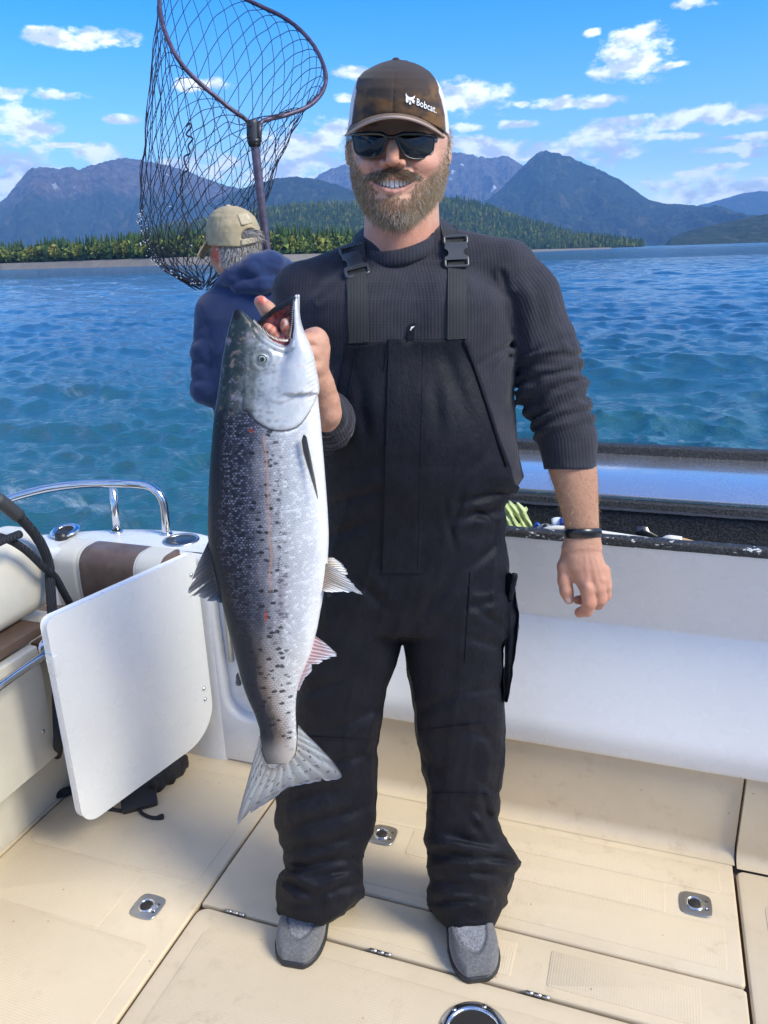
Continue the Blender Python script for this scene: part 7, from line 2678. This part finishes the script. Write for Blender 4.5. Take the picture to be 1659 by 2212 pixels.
rim_p = [(540, 272, 2.60), (532, 259, 2.595), (500, 236, 2.57), (470, 212, 2.56), (432, 180, 2.55), (401, 149, 2.55), (376, 113, 2.56), (357, 70, 2.59), (347, 30, 2.63), (345, -10, 2.69), (358, -45, 2.79), (398, -62, 2.90), (450, -50, 2.97), (500, -18, 3.0), (560, 12, 3.0), (610, 36, 2.98),
         (650, 66, 2.95), (682, 105, 2.90), (700, 145, 2.84), (704, 175, 2.80), (692, 205, 2.75), (665, 230, 2.70), (620, 248, 2.65), (582, 257, 2.62), (566, 263, 2.61), (560, 274, 2.60)]
rimW = spline([PY(*q) for q in rim_p], 5)
net = empty('landing_net', PY(604, 800, 2.64), 'long handled black landing net dripping above the man in the hoodie', 'landing net')
simple('purple_alloy', (0.16, 0.125, 0.165), 0.35, 0.75, bump=(70, 0.15, 0.001), var=0.25, var_scale=60)
simple('hoop_coating', (0.085, 0.060, 0.10), 0.45, 0.4, bump=(120, 0.4, 0.002), var=0.4, var_scale=50)
simple('net_cord', (0.012, 0.013, 0.030), 0.7)
simple('net_plastic', (0.035, 0.036, 0.045), 0.4, bump=(90, 0.2, 0.001))
V, F = g_tube(rimW, 0.0068, 10)
add('hoop', V, F, 'hoop_coating', net)
hp = [PY(549, 300, 2.605), PY(557, 372, 2.61), PY(568, 470, 2.62), PY(579, 565, 2.63), PY(592, 690, 2.64), PY(606, 810, 2.64), PY(614, 900, 2.64)]
V, F = g_tube(spline(hp, 4), 0.0135, 16)
add('handle', V, F, 'purple_alloy', net)
mb = MB()
V, F = g_tube(spline([PY(545, 260, 2.605), PY(546, 268, 2.604), PY(548, 300, 2.604), PY(549, 308, 2.604)], 4), np.interp(np.linspace(0, 1, 13), [0, 0.08, 0.2, 1], [0.006, 0.014, 0.0178, 0.0178]), 16)
mb.add(V, F)
for q in ([(538, 262, 2.598), (539, 300, 2.598)], [(561, 266, 2.600), (559, 306, 2.600)]):
    V, F = g_tube([PY(*q[0]), PY(*q[1])], 0.0085, 10)
    mb.add(V, F)
yk = mb.build('yoke', 'net_plastic', net)
V, F = g_tube([PY(548.5, 300, 2.604), PY(549, 306, 2.604), PY(550, 317, 2.605)], [0.021, 0.0215, 0.017], 18)
add('locking_collar', V, F, 'black_plastic', net)
# bag
NC, NRW = 33, 23
s_ = np.concatenate([[0], np.cumsum(np.linalg.norm(np.diff(rimW, axis=0), axis=1))])
nr_ = np.random.default_rng(14)
cen = rimW.mean(0)
# rim in raster terms for the angle round the bag
rp = np.array([((q - CAMP) @ _R / ((q - CAMP) @ _F) * FOC + PCX, PCY - (q - CAMP) @ _U / ((q - CAMP) @ _F) * FOC, q[1]) for q in rimW])


def rim_at(c):
    c = np.mod(c, NC) / NC * s_[-1]
    return np.stack([np.interp(c, s_, rp[:, k]) for k in range(3)], -1)


lev_y = np.array([60, 200, 330, 410, 480, 530, 570, 598, 616])
lev_l = np.array([335, 312, 303, 302, 303, 313, 338, 380, 428])
lev_r = np.array([690, 650, 604, 580, 556, 530, 504, 476, 452])
rc = np.array([525, 105.0, 2.77])


def bag(c, tt):
    R_ = rim_at(c)
    th = np.arctan2((R_[..., 2] - rc[2]) / 0.22, (R_[..., 0] - rc[0]) / 180)
    yq = 120 + 497 * tt ** 0.93
    l, r = np.interp(yq, lev_y, lev_l), np.interp(yq, lev_y, lev_r)
    hd = np.interp(yq, [60, 330, 480, 570, 616], [0.24, 0.20, 0.16, 0.10, 0.02])
    Q = np.stack([(l + r) / 2 + (r - l) / 2 * np.cos(th), yq + 8 * np.sin(3 * th + tt * 9) * tt, 2.76 + hd * np.sin(th)], -1)
    b = np.clip(tt / 0.62, 0, 1)
    b = (b * b * (3 - 2 * b))[..., None]
    return R_ * (1 - b) + Q * b


jx = nr_.normal(size=(NRW + 1, 2 * NC, 3)) * np.array([2.4, 3.0, 0.006])
mb = MB()
for sgn in (1, -1):
    for i in range(NC):
        pts = []
        for k in range(NRW + 1):
            tt = (k / NRW)
            col = i + sgn * k * 0.5
            p = bag(np.array([col]), np.array([tt]))[0]
            p = p + jx[k, int(round(col * 2)) % (2 * NC)] * min(1, k / 3) * (0.5 + 1.1 * tt)
            pts.append(PY(*p))
        fine_p = spline(np.array(pts), 3)
        V, F = g_tube(fine_p, np.interp(np.linspace(0, 1, len(fine_p)), [0, 0.8, 1], [0.00115, 0.0012, 0.0015]), 4, caps=False)
        mb.add(V, F)
nt = mb.build('netting', 'net_cord', net)
nt['kind'] = 'stuff'
# hank of cord running down inside the bag
q = [(480, 405, 2.62), (500, 410, 2.62), (492, 430, 2.62), (505, 445, 2.62), (470, 470, 2.63), (480, 500, 2.63), (470, 540, 2.63), (455, 570, 2.63), (470, 600, 2.63)]
q = [(478, 405, 2.60), (492, 402, 2.60), (486, 425, 2.6), (494, 445, 2.6), (474, 462, 2.6), (482, 490, 2.62), (466, 520, 2.62), (470, 560, 2.62), (462, 600, 2.64)]
x0 = lambda a: 400 / 1.507 * 0 + a
q = [((400 + a * 0.4294) / 1.507, b * 0.4294 / 1.507, 2.56) for a, b in ((480, 960), (505, 935), (520, 960), (480, 1020), (530, 1050), (495, 1105), (510, 1160), (465, 1190), (475, 1250), (490, 1290), (455, 1320), (450, 1390), (435, 1440), (460, 1540), (445, 1580), (470, 1650), (490, 1720), (470, 1800), (490, 1900))]
V, F = g_tube(spline([PY(*p) for p in q], 5), 0.0026, 6)
add('tie_cord', V, F, 'net_cord', net)
# drops flung from the net
m_, t = material('water_drop')
t.out(t.bsdf(color=(0.92, 0.95, 1.0), rough=0.04, spec=0.9, trans=0.35, ior=1.33))
bm = bmesh.new()
bmesh.ops.create_icosphere(bm, subdivisions=1, radius=1.0)
iv = np.array([v.co[:] for v in bm.verts])
fi = [tuple(v.index for v in f.verts) for f in bm.faces]
bm.free()
mb = MB()
for k in range(100):
    if k < 70:
        yq = nr_.uniform(455, 615)
        p = PY(np.interp(yq, lev_y, lev_l) + nr_.normal() * 6 - 1 + 22 * nr_.random() ** 3 * (nr_.random() < 0.4), yq, 2.7 + nr_.normal() * 0.05)
    elif k < 105:
        p = PY(*bag(np.array([nr_.uniform(0, NC)]), np.array([nr_.uniform(0.55, 1.0)]))[0])
    else:
        p = PY(nr_.uniform(290, 330), nr_.uniform(430, 580), 2.7)
    mb.add(p + iv * nr_.uniform(0.0014, 0.0030), fi)
o = mb.build('water_drops', 'water_drop')
tag(o, 'bright water drops falling from the net', None, None, 'stuff')

# ------------------------------------------------------------------ loose things in the cockpit
m_, t = material('black_rope')
pos = t.coords('Object')
n_ = t.n('ShaderNodeTexWave', {'Vector': pos, 'Scale': 90.0, 'Distortion': 3.0, 'Detail': 2.0}, out=1)
t.out(t.bsdf(color=t.mix(t.smooth(n_, 0.3, 0.8), (0.008, 0.009, 0.013), (0.035, 0.037, 0.045)), rough=0.85, normal=t.bump(n_, 0.6, 0.002)))
UR = -1.545
mb = [at_u(-40, 1060, UR), at_u(0, 1083, UR), at_u(22, 1100, UR), at_u(38, 1113, UR), at_u(72, 1150, UR), at_u(94, 1186, UR), at_u(106, 1222, UR), at_u(108, 1254, UR + 0.01), at_u(112, 1312, UR + 0.03), at_u(118, 1391, UR + 0.045), at_u(122, 1470, UR + 0.045), at_u(124, 1540, UR + 0.045), at_u(126, 1610, UR + 0.04),
      at_z(118, 1640, 0.05), at_z(84, 1655, 0.014), at_z(58, 1676, 0.013), at_z(47, 1699, 0.013), at_z(62, 1717, 0.013), at_z(98, 1721, 0.013), at_z(144, 1710, 0.013), at_z(182, 1697, 0.013), at_z(240, 1680, 0.013), at_z(300, 1668, 0.013)]
V, F = g_tube(spline(mb, 6), 0.0135, 10)
rope = add('dock_line', V, F, 'black_rope')
tag(rope, 'thick black dock line hanging over the cream seat and looped on deck', 'rope')
V, F = g_tube(spline([at_u(-10, 1076, UR), at_u(14, 1093, UR), at_u(40, 1115, UR)], 4), 0.0185, 12)
simple('rope_sleeve', (0.05, 0.052, 0.055), 0.6)
add('chafe_sleeve', V, F, 'rope_sleeve', rope)
U2 = UR + 0.022
q = [at_u(-40, 1150, U2), at_u(0, 1160, U2), at_u(29, 1171, U2), at_u(61, 1193, U2), at_u(94, 1225, U2), at_u(119, 1247, U2 - 0.01), at_u(137, 1279, U2 - 0.02), at_u(150, 1302, U2 - 0.04)]
V, F = g_tube(spline(q, 6), 0.0105, 10)
o = add('dock_line', V, F, 'black_rope')
tag(o, 'thinner black rope crossing the cream bolster under the thick line', 'rope')
V, F = g_tube(spline([at_u(-20, 1180, U2 + 0.02), at_u(4, 1168, U2 + 0.02), at_u(24, 1161, U2 + 0.02), at_u(42, 1154, U2 + 0.015)], 6), 0.011, 10)
o = add('rope_end', V, F, 'black_rope')
tag(o, 'short black rope end lying on top of the cream bolster', 'rope')

simple('black_cordura', (0.010, 0.011, 0.016), 0.7, bump=(260, 0.4, 0.0015))
Yb = float(at_z(305, 1725, 0)[1])
wb_ = lambda P: man_w(P, Yb, 0.00135)


def bagf(p):
    d = sd_chain(p, np.array([(372, 1650, 95), (345, 1672, 60), (318, 1698, 20)], float), [34, 34, 26], 18)
    d = smin(d, sd_cap(p, (290, 1660, 110), (350, 1650, 115), 34, 34), 20)
    d = d - 6.0 * fbm(p / 24, 3)
    return np.maximum(d, p[:, 1] - 1724 + 0.42 * p[:, 2])


V, F = sdf_mesh(bagf, (230, 1560, -40), (440, 1745, 150), 5.0, 1)
W = wb_(V)
W[:, 2] = np.maximum(W[:, 2], 0.003)
bg_ = empty('stuff_sack', W.mean(0) * [1, 1, 0], 'black drawstring bag lying under the open white door', 'bag')
add('sack_body', W, F, 'black_cordura', bg_)
lk = at_z(302, 1738, 0.0)
M_ = frame(lk + BZ * 0.02, (0.93, 0.36, 0), (-0.33, 0.86, 0.38), (0.13, -0.35, 0.92))
M_[:3, :3] = np.array(Matrix(M_[:3, :3].tolist()).to_quaternion().to_matrix())
V, F = g_extrude(rrect(-0.052, -0.034, 0.052, 0.034, 0.008), -0.014, 0.014, M_, 0.004)
cl_ = add('cord_lock', V, F, 'black_plastic', bg_)
shade_flat_caps(cl_)
V, F = g_lathe([(0.014, 0.013), (0.010, 0.0145), (0.0001, 0.0125)], 18, M_)
add('lock_button', V, F, 'dark_hole', cl_)
for q in ([(290, 1735), (284, 1746), (268, 1751), (250, 1750), (230, 1744)], [(302, 1742), (304, 1754), (318, 1763), (334, 1767), (354, 1764)]):
    V, F = g_tube(spline([at_z(a, b, 0.006) for a, b in q], 6), np.array([0.0055] * (6 * 4 - 4) + [0.0065, 0.008, 0.009, 0.009, 0.007]), 8)
    add('drawcord', V, F, 'black_rope', bg_)

# tray clutter on the black stern tray
def tray(x, y, v=1.93):
    return at_v(x, y, v)


m_, t = material('green_rag')
pos = t.coords('Object')
n_ = t.noise(pos, 160, 3, 0.6)
x_, y_, z_ = t.sep(pos)
st = t.math('SINE', t.math('MULTIPLY', t.math('ADD', x_, z_), 320))
c = t.mix(t.smooth(st, -0.4, 0.6), (0.36, 0.44, 0.16), (0.52, 0.58, 0.27))
t.out(t.bsdf(color=c, rough=0.95, sheen=0.3, normal=t.bump(t.math('ADD', n_, st), 0.5, 0.002)))
Yr = float(tray(1108, 1120, 1.93)[1])
wr2 = lambda P: man_w(P, Yr, 0.0012)
f = lambda p: smin(smin(sd_chain(p, np.array([(1075, 1118, 0), (1098, 1102, -4), (1122, 1104, 4), (1140, 1135, 6)], float), [15, 15, 14, 11], 6), sd_chain(p, np.array([(1078, 1140, -12), (1100, 1128, -16), (1118, 1146, -10)], float), [14, 15, 13], 6), 4), sd_ell(p, (1100, 1142, 8), (38, 18, 26)), 5) - 3.4 * np.sin(p[:, 0] * 0.42 - p[:, 1] * 0.24) * 0.7 - 2.0 * fbm(p / 14, 2)
V, F = sdf_mesh(f, (1050, 1080, -45), (1160, 1172, 45), 2.4, 1)
o = add('rag', wr2(V), F, 'green_rag')
tag(o, 'crumpled pale green cloth in the black tray beside the man', 'cloth')
# scrub brush
simple('ivory_plastic', (0.74, 0.70, 0.60), 0.35)
simple('tan_bristle', (0.46, 0.28, 0.12), 0.8, bump=(400, 0.5, 0.001), var=0.2)
bh = [tray(1168, 1148, 1.862), tray(1200, 1141, 1.862), tray(1260, 1146, 1.865), tray(1330, 1156, 1.868), tray(1400, 1166, 1.87), tray(1430, 1167, 1.87), tray(1440, 1163, 1.87), tray(1472, 1167, 1.872)]
pth = spline(bh, 6)
brs = empty('brush', bh[0] * [1, 1, 0] + np.array([0, 0, bh[0][2] - 0.01]), 'ivory handled brush with tan bristles lying along the tray lip', 'brush')
V, F = g_tube(pth, np.interp(np.linspace(0, 1, len(pth)), [0, 0.04, 0.2, 0.75, 0.83, 0.9, 1], [0.004, 0.010, 0.009, 0.0085, 0.0085, 0.0125, 0.0125]), 10, flat=0.75)
add('brush_handle', V, F, 'ivory_plastic', brs)
V, F = g_tube(spline([tray(1470, 1168, 1.872), tray(1500, 1175, 1.873), tray(1530, 1181, 1.874), tray(1560, 1187, 1.875)], 4), np.interp(np.linspace(0, 1, 13), [0, 0.5, 1], [0.012, 0.010, 0.003]), 10, flat=0.7)
add('bristles', V, F, 'tan_bristle', brs)
# small bottle with a blue cap, blue lid, grey clip, steel bracket
simple('white_bottle', (0.78, 0.79, 0.82), 0.3)
simple('blue_plastic', (0.012, 0.075, 0.42), 0.3)
simple('grey_plastic', (0.22, 0.22, 0.23), 0.4)
bt = empty('bottle', tray(1225, 1150, 1.955) * [1, 1, 0] + [0, 0, 0.80], 'white squeeze bottle with a blue label lying in the tray', 'bottle')
V, F = g_tube(spline([tray(1190, 1142, 1.955), tray(1198, 1134, 1.955), tray(1206, 1133, 1.955), tray(1235, 1137, 1.955), tray(1275, 1146, 1.955)], 5), np.interp(np.linspace(0, 1, 21), [0, 0.15, 0.2, 0.3, 0.9, 1], [0.007, 0.008, 0.006, 0.019, 0.021, 0.015]), 14)
add('bottle_body', V, F, 'white_bottle', bt)
V, F = g_tube(spline([tray(1210, 1127, 1.948), tray(1240, 1131, 1.948), tray(1272, 1141, 1.948), tray(1300, 1153, 1.95)], 5), np.interp(np.linspace(0, 1, 16), [0, 0.2, 0.7, 1], [0.016, 0.020, 0.018, 0.006]), 12, flat=0.7)
add('bottle_label', V, F, 'blue_plastic', bt)
V, F = g_tube(spline([tray(1155, 1152, 1.94), tray(1165, 1142, 1.94), tray(1180, 1138, 1.94), tray(1200, 1144, 1.94)], 5), np.interp(np.linspace(0, 1, 16), [0, 0.3, 1], [0.008, 0.015, 0.012]), 12, flat=0.6)
o = add('clip', V, F, 'grey_plastic')
tag(o, 'grey plastic clip with a round hole beside the green cloth', 'clip')
V, F = g_tube([tray(1178, 1136, 1.932), tray(1178, 1136, 1.925)], 0.0055, 12)
add('clip_hole', V, F, 'dark_hole', o)
V, F = g_lathe([(0.008, -0.006), (0.008, 0.006), (0.004, 0.006), (0.004, -0.006), (0.008, -0.006)], 16, frame(tray(1160, 1136, 1.945), BU, BZ, -BV))
o = add('ring', V, F, 'blue_plastic')
tag(o, 'tiny blue plastic ring at the edge of the green cloth', 'ring')
pl = [(-0.024, -0.004), (-0.02, 0.016), (0.004, 0.016), (0.010, 0.004), (0.030, -0.006), (0.032, -0.012), (-0.018, -0.012)]
V, F = g_extrude(pl[::-1], 0, 0.003, frame(tray(1394, 1150, 1.98), BU, BZ, -BV))
o = add('bracket', V, F, 'dark_metal')
tag(o, 'small steel bracket leaning on the tray wall', 'bracket')
V, F = g_extrude(rrect(-0.012, 0.001, 0.001, 0.007, 0.003), 0.003, 0.0036, frame(tray(1394, 1150, 1.98), BU, BZ, -BV))
add('bolt_slot', V, F, 'dark_hole', o)
